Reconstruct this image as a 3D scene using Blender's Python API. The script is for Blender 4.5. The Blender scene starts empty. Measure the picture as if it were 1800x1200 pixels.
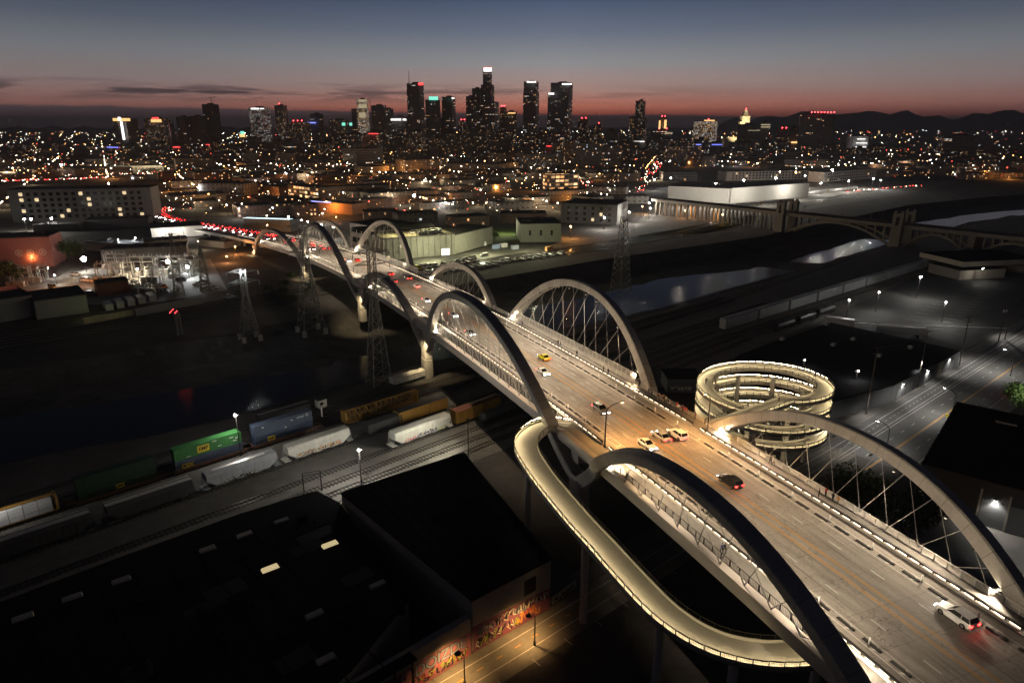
import bpy, bmesh, math, random
import numpy as np
from mathutils import Vector, Matrix
R = math.radians
rnd = random.Random(7)
SC = bpy.context.scene
COL = SC.collection

# ---------------------------------------------------------------- camera
CAMH, FPX, HY = 80.0, 1200.0, 222.0
PITCH = math.atan((600 - HY) / FPX)
cam_d = bpy.data.cameras.new('camera')
cam_d.sensor_width = 36.0
cam_d.lens = 24.0
cam_d.clip_start = 1.0
cam_d.clip_end = 80000.0
cam = bpy.data.objects.new('camera', cam_d)
COL.objects.link(cam)
cam.location = (0, 0, CAMH)
cam.rotation_euler = (math.pi / 2 - PITCH, 0, 0)
SC.camera = cam
SC.view_settings.view_transform = 'Standard'
SC.view_settings.look = 'None'
SC.view_settings.exposure = 0.0
SC.view_settings.gamma = 1.0
SC.cycles.use_denoising = True
SC.cycles.max_bounces = 4
SC.cycles.diffuse_bounces = 2
SC.cycles.glossy_bounces = 2
SC.cycles.transmission_bounces = 2
SC.cycles.transparent_max_bounces = 12
SC.cycles.sample_clamp_indirect = 1.5
SC.cycles.caustics_reflective = False
SC.cycles.caustics_refractive = False
SC.cycles.use_light_tree = True
SC.cycles.use_adaptive_sampling = True
SC.cycles.adaptive_threshold = 0.02

# ---------------------------------------------------------------- world: dusk sky after sunset
world = bpy.data.worlds.new('World')
SC.world = world
world.use_nodes = True
nt = world.node_tree
nt.nodes.clear()


def N(tree, typ, **kw):
    n = tree.nodes.new(typ)
    for k, v in kw.items():
        if k == 'inp':
            for i, val in v.items():
                n.inputs[i].default_value = val
        else:
            setattr(n, k, v)
    return n


def ramp(tree, stops, interp='LINEAR'):
    n = tree.nodes.new('ShaderNodeValToRGB')
    cr = n.color_ramp
    cr.interpolation = interp
    while len(cr.elements) < len(stops):
        cr.elements.new(0.5)
    for e, (p, c) in zip(cr.elements, stops):
        e.position = p
        e.color = (c[0], c[1], c[2], 1.0) if len(c) == 3 else c
    return n


def srgb(r, g, b):
    def f(c):
        c /= 255.0
        return c / 12.92 if c <= 0.04045 else ((c + 0.055) / 1.055) ** 2.4
    return (f(r), f(g), f(b))


def math_n(tree, op, a, b=None, c=None, clamp=False):
    n = tree.nodes.new('ShaderNodeMath')
    n.operation = op
    n.use_clamp = clamp
    for i, v in enumerate((a, b, c)):
        if v is None:
            continue
        if isinstance(v, (int, float)):
            n.inputs[i].default_value = v
        else:
            tree.links.new(v, n.inputs[i])
    return n.outputs[0]


def mixc(tree, fac, a, b, mode='MIX'):
    n = tree.nodes.new('ShaderNodeMix')
    n.data_type = 'RGBA'
    n.blend_type = mode
    for sock, v in ((n.inputs[0], fac), (n.inputs[6], a), (n.inputs[7], b)):
        if isinstance(v, (int, float)):
            sock.default_value = v
        elif isinstance(v, tuple):
            sock.default_value = (v[0], v[1], v[2], 1.0)
        else:
            tree.links.new(v, sock)
    return n.outputs[2]


L = nt.links.new
tc = N(nt, 'ShaderNodeTexCoord')
sep = N(nt, 'ShaderNodeSeparateXYZ')
L(tc.outputs['Generated'], sep.inputs[0])
zz = sep.outputs[2]
# elevation 0..0.5 -> 0..1
el = math_n(nt, 'MULTIPLY', zz, 2.0, clamp=True)
west = ramp(nt, [(0.0, srgb(116, 74, 74)), (0.026, srgb(196, 92, 76)), (0.050, srgb(222, 130, 106)), (0.095, srgb(184, 148, 138)),
                 (0.160, srgb(148, 147, 149)), (0.235, srgb(106, 115, 131)), (0.32, srgb(68, 83, 110)), (0.42, srgb(22, 29, 43)), (1.0, srgb(12, 15, 24))])
L(el, west.inputs[0])
side = ramp(nt, [(0.0, srgb(84, 64, 67)), (0.026, srgb(134, 82, 79)), (0.055, srgb(160, 112, 104)), (0.11, srgb(140, 124, 122)),
                 (0.18, srgb(116, 118, 123)), (0.25, srgb(83, 91, 104)), (0.32, srgb(55, 66, 87)), (0.42, srgb(20, 27, 40)), (1.0, srgb(12, 15, 24))])
L(el, side.inputs[0])
# azimuth: glow centred a little right of straight ahead (+y)
az = math_n(nt, 'ARCTAN2', sep.outputs[0], sep.outputs[1])
azd = math_n(nt, 'ABSOLUTE', math_n(nt, 'SUBTRACT', az, 0.06))
azf = math_n(nt, 'SMOOTH_MIN', math_n(nt, 'DIVIDE', azd, 0.52), 1.0, 0.25)
azf = math_n(nt, 'MAXIMUM', azf, 0.0)
skyc = mixc(nt, azf, west.outputs[0], side.outputs[0])
# behind the camera the sky is dim blue-grey
back = math_n(nt, 'MULTIPLY_ADD', sep.outputs[1], -0.5, 0.5, clamp=True)
skyc = mixc(nt, math_n(nt, 'POWER', back, 2.0), skyc, srgb(24, 26, 34))
# low marine-layer bank on the left half and thin cloud streaks
mp = N(nt, 'ShaderNodeMapping')
mp.inputs['Scale'].default_value = (5.0, 5.0, 60.0)
L(tc.outputs['Generated'], mp.inputs[0])
nz = N(nt, 'ShaderNodeTexNoise', inp={'Scale': 1.6, 'Detail': 6.0, 'Roughness': 0.55})
L(mp.outputs[0], nz.inputs['Vector'])
mp2 = N(nt, 'ShaderNodeMapping')
mp2.inputs['Scale'].default_value = (9.0, 9.0, 9.0)
L(tc.outputs['Generated'], mp2.inputs[0])
nz2 = N(nt, 'ShaderNodeTexNoise', inp={'Scale': 1.0, 'Detail': 5.0, 'Roughness': 0.6})
L(mp2.outputs[0], nz2.inputs['Vector'])
# bank top elevation (sin) ~0.030 on the left, sinking to ~0.012 right of centre
tilt = math_n(nt, 'MULTIPLY_ADD', az, -0.012, 0.0165)
tilt = math_n(nt, 'MINIMUM', tilt, 0.0265)
top = math_n(nt, 'ADD', tilt, math_n(nt, 'MULTIPLY', math_n(nt, 'SUBTRACT', nz2.outputs[0], 0.5), 0.010))
bank = math_n(nt, 'DIVIDE', math_n(nt, 'SUBTRACT', top, zz), 0.0022)
bank = math_n(nt, 'ADD', bank, 0.5, clamp=True)
bankc = mixc(nt, math_n(nt, 'MULTIPLY', zz, 38.0, clamp=True), srgb(70, 62, 66), srgb(92, 80, 85))
skyc = mixc(nt, math_n(nt, 'MULTIPLY', bank, 0.92), skyc, bankc)
# streak clouds between 1.5 and 4 degrees
win = math_n(nt, 'SUBTRACT', 1.0, math_n(nt, 'DIVIDE', math_n(nt, 'ABSOLUTE', math_n(nt, 'SUBTRACT', zz, 0.042)), 0.014), clamp=True)
stk = math_n(nt, 'MULTIPLY', math_n(nt, 'SUBTRACT', nz.outputs[0], 0.462), 11.0, clamp=True)
leftw = math_n(nt, 'MULTIPLY_ADD', az, -1.3, 0.55, clamp=True)
stk = math_n(nt, 'MULTIPLY', math_n(nt, 'MULTIPLY', stk, win), leftw)
skyc = mixc(nt, math_n(nt, 'MULTIPLY', stk, 0.95), skyc, srgb(70, 60, 65))
# below the horizon: dark
below = math_n(nt, 'MULTIPLY', zz, -60.0, clamp=True)
skyc = mixc(nt, below, skyc, srgb(20, 19, 21))
bg = N(nt, 'ShaderNodeBackground')
L(skyc, bg.inputs[0])
bg.inputs[1].default_value = 1.16
wo = N(nt, 'ShaderNodeOutputWorld')
L(bg.outputs[0], wo.inputs[0])


# ---------------------------------------------------------------- helpers
def ray(px, py):
    """direction through a point of the 1800x1200 photograph"""
    u, v = (px - 900) / FPX, (py - 600) / FPX
    c, s = math.cos(PITCH), math.sin(PITCH)
    return Vector((u, c - v * s, -s - v * c))


def G(px, py, z=0.0):
    """point of height z seen at that pixel: used to survey the real places of things"""
    d = ray(px, py)
    return Vector((0, 0, CAMH)) + d * ((z - CAMH) / d.z)


def far(px, py, dist):
    """point at ground distance dist (metres along +y) on that pixel's ray"""
    d = ray(px, py)
    return Vector((0, 0, CAMH)) + d * (dist / d.y)


class MB:
    """collects shapes into one mesh"""
    def __init__(s):
        s.v, s.f, s.m, s.uv = [], [], [], []
        s.mi = 0

    def quad(s, *pts, uv=None):
        i = len(s.v)
        s.v.extend([tuple(p) for p in pts])
        s.f.append(tuple(range(i, i + len(pts))))
        s.m.append(s.mi)
        s.uv.append(uv)

    def faces(s, verts, faces):
        i = len(s.v)
        s.v.extend([tuple(p) for p in verts])
        for f in faces:
            s.f.append(tuple(i + k for k in f))
            s.m.append(s.mi)
            s.uv.append(None)

    def box(s, cx, cy, z0, lx, ly, h, rot=0.0, uvwall=False, bottom=False, taper=1.0, top=True):
        c, sn = math.cos(rot), math.sin(rot)
        P = lambda a, b, z: (cx + a * c - b * sn, cy + a * sn + b * c, z)
        x, y = lx / 2, ly / 2
        b4 = [P(-x, -y, z0), P(x, -y, z0), P(x, y, z0), P(-x, y, z0)]
        t4 = [P(-x * taper, -y * taper, z0 + h), P(x * taper, -y * taper, z0 + h), P(x * taper, y * taper, z0 + h), P(-x * taper, y * taper, z0 + h)]
        off = 0.0
        for k in range(4):
            k2 = (k + 1) % 4
            ln = lx if k % 2 == 0 else ly
            s.quad(b4[k], b4[k2], t4[k2], t4[k], uv=[(off, 0), (off + ln, 0), (off + ln, h), (off, h)] if uvwall else None)
            off += math.ceil(ln) + 50
        if top:
            s.quad(*t4)
        if bottom:
            s.quad(*reversed(b4))

    def bar(s, a, b, w, h=None):
        """rectangular bar between two points"""
        h = h or w
        a, b = Vector(a), Vector(b)
        d = (b - a)
        if d.length < 1e-6:
            return
        d.normalize()
        up = Vector((0, 0, 1)) if abs(d.z) < 0.95 else Vector((1, 0, 0))
        sx = d.cross(up).normalized() * (w / 2)
        sy = sx.cross(d).normalized() * (h / 2)
        ring = lambda p: [p - sx - sy, p + sx - sy, p + sx + sy, p - sx + sy]
        s.faces(ring(a) + ring(b), [(0, 1, 5, 4), (1, 2, 6, 5), (2, 3, 7, 6), (3, 0, 4, 7), (3, 2, 1, 0), (4, 5, 6, 7)])

    def tube(s, pts, r, n=6, r2=None, cap=True):
        pts = [Vector(p) for p in pts]
        m = len(pts)
        rings = []
        for i, p in enumerate(pts):
            d = (pts[min(i + 1, m - 1)] - pts[max(i - 1, 0)]).normalized()
            up = Vector((0, 0, 1)) if abs(d.z) < 0.95 else Vector((1, 0, 0))
            a = d.cross(up).normalized()
            b = a.cross(d).normalized()
            rr = r if r2 is None else r + (r2 - r) * i / max(1, m - 1)
            rings.append([p + a * rr * math.cos(2 * math.pi * k / n) + b * rr * math.sin(2 * math.pi * k / n) for k in range(n)])
        s.loft(rings, cap)

    def loft(s, rings, cap=True, closed=True):
        i = len(s.v)
        n = len(rings[0])
        for rg in rings:
            s.v.extend([tuple(p) for p in rg])
        for a in range(len(rings) - 1):
            for k in range(n if closed else n - 1):
                k2 = (k + 1) % n
                s.f.append((i + a * n + k, i + a * n + k2, i + (a + 1) * n + k2, i + (a + 1) * n + k))
                s.m.append(s.mi)
                s.uv.append(None)
        if cap and closed:
            s.f.append(tuple(i + k for k in reversed(range(n))))
            s.f.append(tuple(i + (len(rings) - 1) * n + k for k in range(n)))
            s.m += [s.mi] * 2
            s.uv += [None] * 2

    def cyl(s, cx, cy, z0, r, h, n=12, r2=None):
        r2 = r if r2 is None else r2
        s.loft([[(cx + r * math.cos(2 * math.pi * k / n), cy + r * math.sin(2 * math.pi * k / n), z0) for k in range(n)],
                [(cx + r2 * math.cos(2 * math.pi * k / n), cy + r2 * math.sin(2 * math.pi * k / n), z0 + h) for k in range(n)]])

    def ball(s, c, r, n=8, m=5, sz=1.0):
        rings = []
        for j in range(m + 1):
            t = math.pi * (j + 0.02) / (m + 0.04)
            rings.append([(c[0] + r * math.sin(t) * math.cos(2 * math.pi * k / n), c[1] + r * math.sin(t) * math.sin(2 * math.pi * k / n), c[2] - r * sz * math.cos(t)) for k in range(n)])
        s.loft(rings)

    def poly(s, pts, z):
        s.quad(*[(p[0], p[1], z) for p in pts])

    def slab(s, pts, z0, z1, uvwall=False):
        """prism over a polygon (counter-clockwise from above)"""
        a = sum(pts[k][0] * pts[(k + 1) % len(pts)][1] - pts[(k + 1) % len(pts)][0] * pts[k][1] for k in range(len(pts)))
        if a < 0:
            pts = list(reversed(pts))
        n = len(pts)
        off = 0
        for k in range(n):
            p, q = pts[k], pts[(k + 1) % n]
            ln = math.hypot(q[0] - p[0], q[1] - p[1])
            s.quad((p[0], p[1], z0), (q[0], q[1], z0), (q[0], q[1], z1), (p[0], p[1], z1),
                   uv=[(off, 0), (off + ln, 0), (off + ln, z1 - z0), (off, z1 - z0)] if uvwall else None)
            off += math.ceil(ln) + 50
        s.quad(*[(p[0], p[1], z1) for p in pts])

    def build(s, name, mats, parent=None, origin=None, smooth=False):
        me = bpy.data.meshes.new(name)
        if parent is not None:
            o0 = wloc(parent)
        else:
            o0 = Vector(origin) if origin is not None else Vector((0, 0, 0))
        me.from_pydata([(v[0] - o0.x, v[1] - o0.y, v[2] - o0.z) for v in s.v], [], s.f)
        if not isinstance(mats, (list, tuple)):
            mats = [mats]
        for m in mats:
            me.materials.append(m)
        if any(s.m):
            me.polygons.foreach_set('material_index', s.m)
        if any(u is not None for u in s.uv):
            ul = me.uv_layers.new(name='UVMap')
            k = 0
            for f, u in zip(s.f, s.uv):
                for j in range(len(f)):
                    ul.data[k].uv = u[j] if u is not None else (-7.0, -7.0)
                    k += 1
        if smooth:
            me.polygons.foreach_set('use_smooth', [True] * len(me.polygons))
        me.update()
        o = bpy.data.objects.new(name, me)
        COL.objects.link(o)
        if parent is not None:
            o.parent = parent
            WL[o.name] = o0.copy()
        else:
            o.location = o0
            WL[o.name] = o0.copy()
        return o


WL = {}


def wloc(o):
    return WL.get(o.name, Vector((0, 0, 0)))


def tag(o, label=None, cat=None, group=None, kind=None):
    if label:
        o['label'] = label
    if cat:
        o['category'] = cat
    if group:
        o['group'] = group
    if kind:
        o['kind'] = kind
    return o


def thing(name, loc, label, cat, group=None):
    o = bpy.data.objects.new(name, None)
    COL.objects.link(o)
    o.location = loc
    WL[o.name] = Vector(loc)
    return tag(o, label, cat, group)


def kids(o):
    return [c for c in KIDS.get(o.name, [])]


def dup(src, loc, rotz=0.0, label=None, group=None, scale=None):
    """copy of a thing with copies of its parts and sub-parts"""
    def cp(o, parent):
        c = o.copy()
        COL.objects.link(c)
        if parent is not None:
            c.parent = parent
        for ch in list(o.children):
            cp(ch, c)
        return c
    c = cp(src, None)
    c.location = loc
    c.rotation_euler = (0, 0, rotz)
    if scale:
        c.scale = scale if isinstance(scale, tuple) else (scale,) * 3
    if label:
        c['label'] = label
    if group:
        c['group'] = group
    return c


MATS = {}


def mat(name, col, rough=0.8, metal=0.0, var=0.25, scale=1.0, emit=None, estr=0.0, bump=0.0, detail=5.0, stain=None, sample=True, spec=0.4, coord='Object', stretch=None):
    """principled material with two-scale procedural variation of the base colour"""
    if name in MATS:
        return MATS[name]
    m = bpy.data.materials.new(name)
    m.use_nodes = True
    t = m.node_tree
    b = t.nodes['Principled BSDF']
    b.inputs['Roughness'].default_value = rough
    b.inputs['Metallic'].default_value = metal
    b.inputs['Specular IOR Level'].default_value = spec
    if emit is not None:
        b.inputs['Base Color'].default_value = (*col, 1)
        b.inputs['Emission Color'].default_value = (*emit, 1)
        b.inputs['Emission Strength'].default_value = estr
        if not sample:
            m.cycles.emission_sampling = 'NONE'
    elif var > 0:
        cd = N(t, 'ShaderNodeTexCoord')
        vec = cd.outputs[coord]
        if stretch:
            mpn = N(t, 'ShaderNodeMapping')
            mpn.inputs['Scale'].default_value = stretch
            t.links.new(vec, mpn.inputs[0])
            vec = mpn.outputs[0]
        n1 = N(t, 'ShaderNodeTexNoise', inp={'Scale': scale * 0.12, 'Detail': detail, 'Roughness': 0.6})
        n2 = N(t, 'ShaderNodeTexNoise', inp={'Scale': scale * 1.7, 'Detail': 4.0, 'Roughness': 0.7})
        t.links.new(vec, n1.inputs['Vector'])
        t.links.new(vec, n2.inputs['Vector'])
        f = math_n(t, 'ADD', math_n(t, 'MULTIPLY', n1.outputs[0], 0.65), math_n(t, 'MULTIPLY', n2.outputs[0], 0.35))
        dk = tuple(c * (1 - var) for c in col)
        lt = tuple(min(0.95, c * (1 + var)) for c in col)
        rp = ramp(t, [(0.3, dk), (0.7, lt)])
        t.links.new(f, rp.inputs[0])
        out = rp.outputs[0]
        if stain:
            n3 = N(t, 'ShaderNodeTexNoise', inp={'Scale': scale * 0.35, 'Detail': 7.0, 'Roughness': 0.65})
            t.links.new(vec, n3.inputs['Vector'])
            sf = math_n(t, 'MULTIPLY', math_n(t, 'SUBTRACT', n3.outputs[0], 0.55), 6.0, clamp=True)
            out = mixc(t, math_n(t, 'MULTIPLY', sf, 0.7), out, stain)
        t.links.new(out, b.inputs['Base Color'])
        if bump:
            bn = N(t, 'ShaderNodeBump', inp={'Strength': bump, 'Distance': 0.05})
            t.links.new(n2.outputs[0], bn.inputs['Height'])
            t.links.new(bn.outputs[0], b.inputs['Normal'])
    else:
        b.inputs['Base Color'].default_value = (*col, 1)
    MATS[name] = m
    return m


def wmat(name, wall, bay=3.2, storey=3.5, lit=0.18, ww=0.55, wh=0.5, warm=0.6, strength=2.0, glass=(0.045, 0.045, 0.05), hueshift=None, rough=0.7, rowlit=0.0, glow=None):
    """facade with procedural windows, some of them lit from inside; uses wall UVs in metres"""
    if name in MATS:
        return MATS[name]
    m = bpy.data.materials.new(name)
    m.use_nodes = True
    m.cycles.emission_sampling = 'NONE'
    t = m.node_tree
    b = t.nodes['Principled BSDF']
    b.inputs['Roughness'].default_value = rough
    uv = N(t, 'ShaderNodeUVMap')
    uv.uv_map = 'UVMap'
    sp = N(t, 'ShaderNodeSeparateXYZ')
    t.links.new(uv.outputs[0], sp.inputs[0])
    oi = N(t, 'ShaderNodeObjectInfo')
    u = math_n(t, 'DIVIDE', sp.outputs[0], bay)
    v = math_n(t, 'DIVIDE', sp.outputs[1], storey)
    fu, fv = math_n(t, 'FRACT', u), math_n(t, 'FRACT', v)
    iu, iv = math_n(t, 'FLOOR', u), math_n(t, 'FLOOR', v)
    inu = math_n(t, 'LESS_THAN', math_n(t, 'ABSOLUTE', math_n(t, 'SUBTRACT', fu, 0.5)), ww / 2)
    inv = math_n(t, 'LESS_THAN', math_n(t, 'ABSOLUTE', math_n(t, 'SUBTRACT', fv, 0.5)), wh / 2)
    valid = math_n(t, 'GREATER_THAN', sp.outputs[0], -1.0)
    win = math_n(t, 'MULTIPLY', math_n(t, 'MULTIPLY', inu, inv), valid)
    cv = N(t, 'ShaderNodeCombineXYZ')
    t.links.new(iu, cv.inputs[0])
    t.links.new(iv, cv.inputs[1])
    t.links.new(math_n(t, 'MULTIPLY', oi.outputs['Random'], 917.0), cv.inputs[2])
    wn = N(t, 'ShaderNodeTexWhiteNoise')
    t.links.new(cv.outputs[0], wn.inputs['Vector'])
    thr = wn.outputs['Value']
    on = math_n(t, 'LESS_THAN', thr, lit)
    if rowlit:
        cr = N(t, 'ShaderNodeCombineXYZ')
        t.links.new(math_n(t, 'FLOOR', math_n(t, 'DIVIDE', iu, 7.0)), cr.inputs[0])
        t.links.new(iv, cr.inputs[1])
        t.links.new(math_n(t, 'MULTIPLY', oi.outputs['Random'], 311.0), cr.inputs[2])
        wr = N(t, 'ShaderNodeTexWhiteNoise')
        t.links.new(cr.outputs[0], wr.inputs['Vector'])
        on2 = math_n(t, 'MULTIPLY', math_n(t, 'LESS_THAN', wr.outputs['Value'], rowlit), math_n(t, 'LESS_THAN', thr, 0.75))
        on = math_n(t, 'MAXIMUM', on, on2)
    sc = N(t, 'ShaderNodeSeparateColor')
    t.links.new(wn.outputs['Color'], sc.inputs[0])
    warmc = ramp(t, [(0.0, (1.0, 0.42, 0.14)), (warm, (1.0, 0.62, 0.30)), (min(0.98, warm + 0.02), (1.0, 0.86, 0.66)), (1.0, (0.75, 0.88, 1.0))])
    t.links.new(sc.outputs[1], warmc.inputs[0])
    amp = math_n(t, 'MULTIPLY_ADD', math_n(t, 'POWER', sc.outputs[2], 2.0), 1.3, 0.25)
    es = math_n(t, 'MULTIPLY', math_n(t, 'MULTIPLY', math_n(t, 'MULTIPLY', win, on), amp), strength)
    cd = N(t, 'ShaderNodeTexCoord')
    n1 = N(t, 'ShaderNodeTexNoise', inp={'Scale': 0.25, 'Detail': 5.0})
    t.links.new(cd.outputs['Object'], n1.inputs['Vector'])
    wc = ramp(t, [(0.3, tuple(c * 0.7 for c in wall)), (0.7, tuple(c * 1.2 for c in wall))])
    t.links.new(n1.outputs[0], wc.inputs[0])
    base = mixc(t, win, wc.outputs[0], glass)
    t.links.new(base, b.inputs['Base Color'])
    t.links.new(warmc.outputs[0], b.inputs['Emission Color'])
    t.links.new(es, b.inputs['Emission Strength'])
    MATS[name] = m
    return m


def lamp(name, kind, loc, col, power, parent=None, radius=0.25, target=None, angle=60, blend=0.6, size=None):
    d = bpy.data.lights.new(name, kind)
    d.color = col
    d.energy = power
    if kind in ('POINT', 'SPOT'):
        d.shadow_soft_size = radius
    if kind == 'SPOT':
        d.spot_size = R(angle)
        d.spot_blend = blend
    o = bpy.data.objects.new(name, d)
    COL.objects.link(o)
    loc = Vector(loc)
    if parent is not None:
        o.parent = parent
        o.location = loc - wloc(parent)
    else:
        o.location = loc
    if target is not None:
        o.rotation_euler = (Vector(target) - loc).to_track_quat('-Z', 'Y').to_euler()
    return o


WARM = (1.0, 0.80, 0.55)
AMBER = (1.0, 0.50, 0.16)
WHITE = (1.0, 0.95, 0.88)
COOL = (0.90, 0.96, 1.0)
# ---------------------------------------------------------------- bridge centre line (plan and profile surveyed from the photo)
_px = [(1559, 1060, 59.6), (1408, 953, 59.7), (1350, 911, 59.8), (1211, 814, 60), (1122, 752, 60), (1056, 707, 60.3), (989, 668, 60.6),
       (844, 574, 61.2), (704, 498, 63.7), (584, 446, 67), (485, 420, 71), (353, 396, 76), (290, 363, 79.2)]
_Q = np.array([G(a, b, CAMH - h)[:] for a, b, h in _px])
_S = np.concatenate([[0], np.cumsum(np.linalg.norm(np.diff(_Q[:, :2], axis=0), axis=1))])
_cx, _cy, _cz = np.polyfit(_S, _Q[:, 0], 5), np.polyfit(_S, _Q[:, 1], 5), np.polyfit(_S, _Q[:, 2], 4)


def BC(s):
    """(x, y, z, tx, ty): deck centre and heading at station s (metres westward)"""
    q = max(0.0, min(s, 765.0))
    x, y, z = np.polyval(_cx, q), np.polyval(_cy, q), np.polyval(_cz, q)
    tx, ty = np.polyval(np.polyder(_cx), q), np.polyval(np.polyder(_cy), q)
    n = math.hypot(tx, ty)
    tx, ty = tx / n, ty / n
    return x + (s - q) * tx, y + (s - q) * ty, z, tx, ty


def BP(s, off, dz=0.0):
    x, y, z, tx, ty = BC(s)
    return Vector((x + ty * off, y - tx * off, z + dz))


def heading(s):
    _, _, _, tx, ty = BC(s)
    return math.atan2(ty, tx)


# ---------------------------------------------------------------- ground, river, roads
EB = [(-900, -420), (-400, -62), (-230, 78), (-125, 150), (-58, 196), (-22, 229), (60, 288), (100, 322), (205, 420), (293, 500), (400, 602), (520, 672), (900, 860), (2600, 1720), (9000, 5000)]
WB = [(-1300, -420), (-560, 0), (-380, 105), (-176, 221), (-130, 250), (-84, 292), (-20, 362), (60, 428), (190, 520), (300, 622), (420, 735), (560, 822), (900, 1000), (2600, 1850), (9000, 5150)]


def offl(line, d):
    """polyline shifted d metres to the right of its direction"""
    out = []
    for i, p in enumerate(line):
        a, b = line[max(0, i - 1)], line[min(len(line) - 1, i + 1)]
        dx, dy = b[0] - a[0], b[1] - a[1]
        n = math.hypot(dx, dy)
        out.append((p[0] + dy / n * d, p[1] - dx / n * d))
    return out


m_ground = mat('dirt_ground', (0.055, 0.050, 0.045), rough=0.95, var=0.4, scale=0.6, stain=(0.085, 0.078, 0.068))
m_bank = mat('river_concrete', (0.085, 0.08, 0.074), rough=0.9, var=0.5, scale=0.7, stain=(0.17, 0.16, 0.145), spec=0.15)
m_asph = mat('asphalt', (0.075, 0.074, 0.072), rough=0.85, var=0.3, scale=0.8, stain=(0.035, 0.034, 0.033))
m_asph2 = mat('parking_asphalt', (0.060, 0.060, 0.056), rough=0.8, var=0.35, scale=0.4, stain=(0.035, 0.035, 0.033))
m_walk = mat('pavement_concrete', (0.22, 0.21, 0.19), rough=0.85, var=0.2, scale=1.0, stain=(0.12, 0.11, 0.10))
m_ballast = mat('ballast', (0.115, 0.108, 0.096), rough=0.95, var=0.35, scale=2.5, stain=(0.07, 0.062, 0.052), bump=0.6)
m_white = mat('road_paint', (0.66, 0.65, 0.62), rough=0.6, var=0.3, scale=2.0)
m_worn = mat('worn_road_paint', (0.42, 0.41, 0.39), rough=0.7, var=0.45, scale=3.0, stain=(0.14, 0.14, 0.135))
m_yellow = mat('yellow_paint', (0.55, 0.27, 0.03), rough=0.6, var=0.2, scale=2.0)

WT = offl(WB, 12.0)
ET = offl(EB, -11.0)
g = MB()
# west land, bank slopes and bed as one continuous sheet
for i in range(len(EB) - 1):
    pass
n_ = len(WB)
far_w = [(p[0] - 9000, p[1] + 9000) for p in WB]
far_e = [(p[0] + 9000, p[1] - 9000) for p in EB]
for i in range(n_ - 1):
    g.quad((*WB[i], 0), (*WB[i + 1], 0), (*far_w[i + 1], 0), (*far_w[i], 0))
for i in range(n_ - 1):
    g.quad((*far_e[i], 0), (*far_e[i + 1], 0), (*EB[i + 1], 0), (*EB[i], 0))
g.quad((-26000, -1500, 0), (-1300, -420, 0), (-10300, 8580, 0), (-26000, 30000, 0))
g.quad((-10300, 8580, 0), (0, 14150, 0), (0, 40000, 0), (-26000, 30000, 0))
g.quad((0, 14150, 0), (9000, 5150, 0), (26000, 9000, 0), (26000, 40000, 0))
g.quad((0, 14150, 0), (26000, 40000, 0), (0, 40000, 0))
ground = g.build('ground', m_ground)
tag(ground, 'dark ground of the rail yards and city blocks', 'ground', kind='structure')
g = MB()
for i in range(n_ - 1):
    g.quad((*WT[i], -6), (*WT[i + 1], -6), (*WB[i + 1], 0), (*WB[i], 0))
    g.quad((*ET[i], -6), (*WT[i], -6), (*WT[i], -6)) if False else None
    g.quad((*EB[i], 0), (*EB[i + 1], 0), (*ET[i + 1], -6), (*ET[i], -6))
    g.quad((*ET[i], -6), (*ET[i + 1], -6), (*WT[i + 1], -6), (*WT[i], -6))
tag(g.build('riverbed', m_bank), 'concrete river channel with sloping banks', 'riverbed', kind='structure')
# water in the low-flow channel
m_water = bpy.data.materials.new('river_water')
m_water.use_nodes = True
t_ = m_water.node_tree
b_ = t_.nodes['Principled BSDF']
b_.inputs['Base Color'].default_value = (0.010, 0.014, 0.020, 1)
b_.inputs['Roughness'].default_value = 0.12
b_.inputs['IOR'].default_value = 1.33
tc_ = N(t_, 'ShaderNodeTexCoord')
mp_ = N(t_, 'ShaderNodeMapping')
mp_.inputs['Rotation'].default_value = (0, 0, R(-42))
mp_.inputs['Scale'].default_value = (0.35, 1.0, 1.0)
nz_ = N(t_, 'ShaderNodeTexNoise', inp={'Scale': 0.9, 'Detail': 6.0, 'Roughness': 0.6})
bp_ = N(t_, 'ShaderNodeBump', inp={'Strength': 0.35, 'Distance': 0.25})
t_.links.new(tc_.outputs['Object'], mp_.inputs[0])
t_.links.new(mp_.outputs[0], nz_.inputs['Vector'])
t_.links.new(nz_.outputs[0], bp_.inputs['Height'])
t_.links.new(bp_.outputs[0], b_.inputs['Normal'])
we = [(-900, -395), (-420, -40), (-250, 88), (-140, 163), (-101, 184), (-67, 214), (-35, 243), (20, 290), (86, 336), (125, 372), (160, 404), (191, 434), (279, 513), (389, 612), (498, 669), (900, 880), (2600, 1745), (9000, 5040)]
ww_ = [(-930, -360), (-450, 0), (-280, 125), (-160, 192), (-116, 216), (-74, 240), (-40, 268), (-8, 315), (56, 366), (92, 398), (150, 424), (171, 438), (251, 516), (360, 628), (462, 700), (870, 910), (2580, 1775), (8980, 5080)]
g = MB()
rr = random.Random(3)


def dense(l, k=8):
    o = []
    for i in range(len(l) - 1):
        for j in range(k):
            f = j / k
            o.append((l[i][0] * (1 - f) + l[i + 1][0] * f + (rr.uniform(-2.6, 2.6) if j else 0), l[i][1] * (1 - f) + l[i + 1][1] * f + (rr.uniform(-1.2, 1.2) if j else 0)))
    return o + [l[-1]]


a_, c_ = dense(we), dense(ww_)
for i in range(len(a_) - 1):
    if 164 < (a_[i][0] + c_[i][0]) / 2 < 184 or 292 < a_[i][0] < 380:      # gravel bars between the pools
        continue
    g.quad((*a_[i], -5.93), (*a_[i + 1], -5.93), (*c_[i + 1], -5.93), (*c_[i], -5.93))
tag(g.build('water', m_water), 'shallow dark river water reflecting the dusk sky', 'water', kind='structure')


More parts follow.
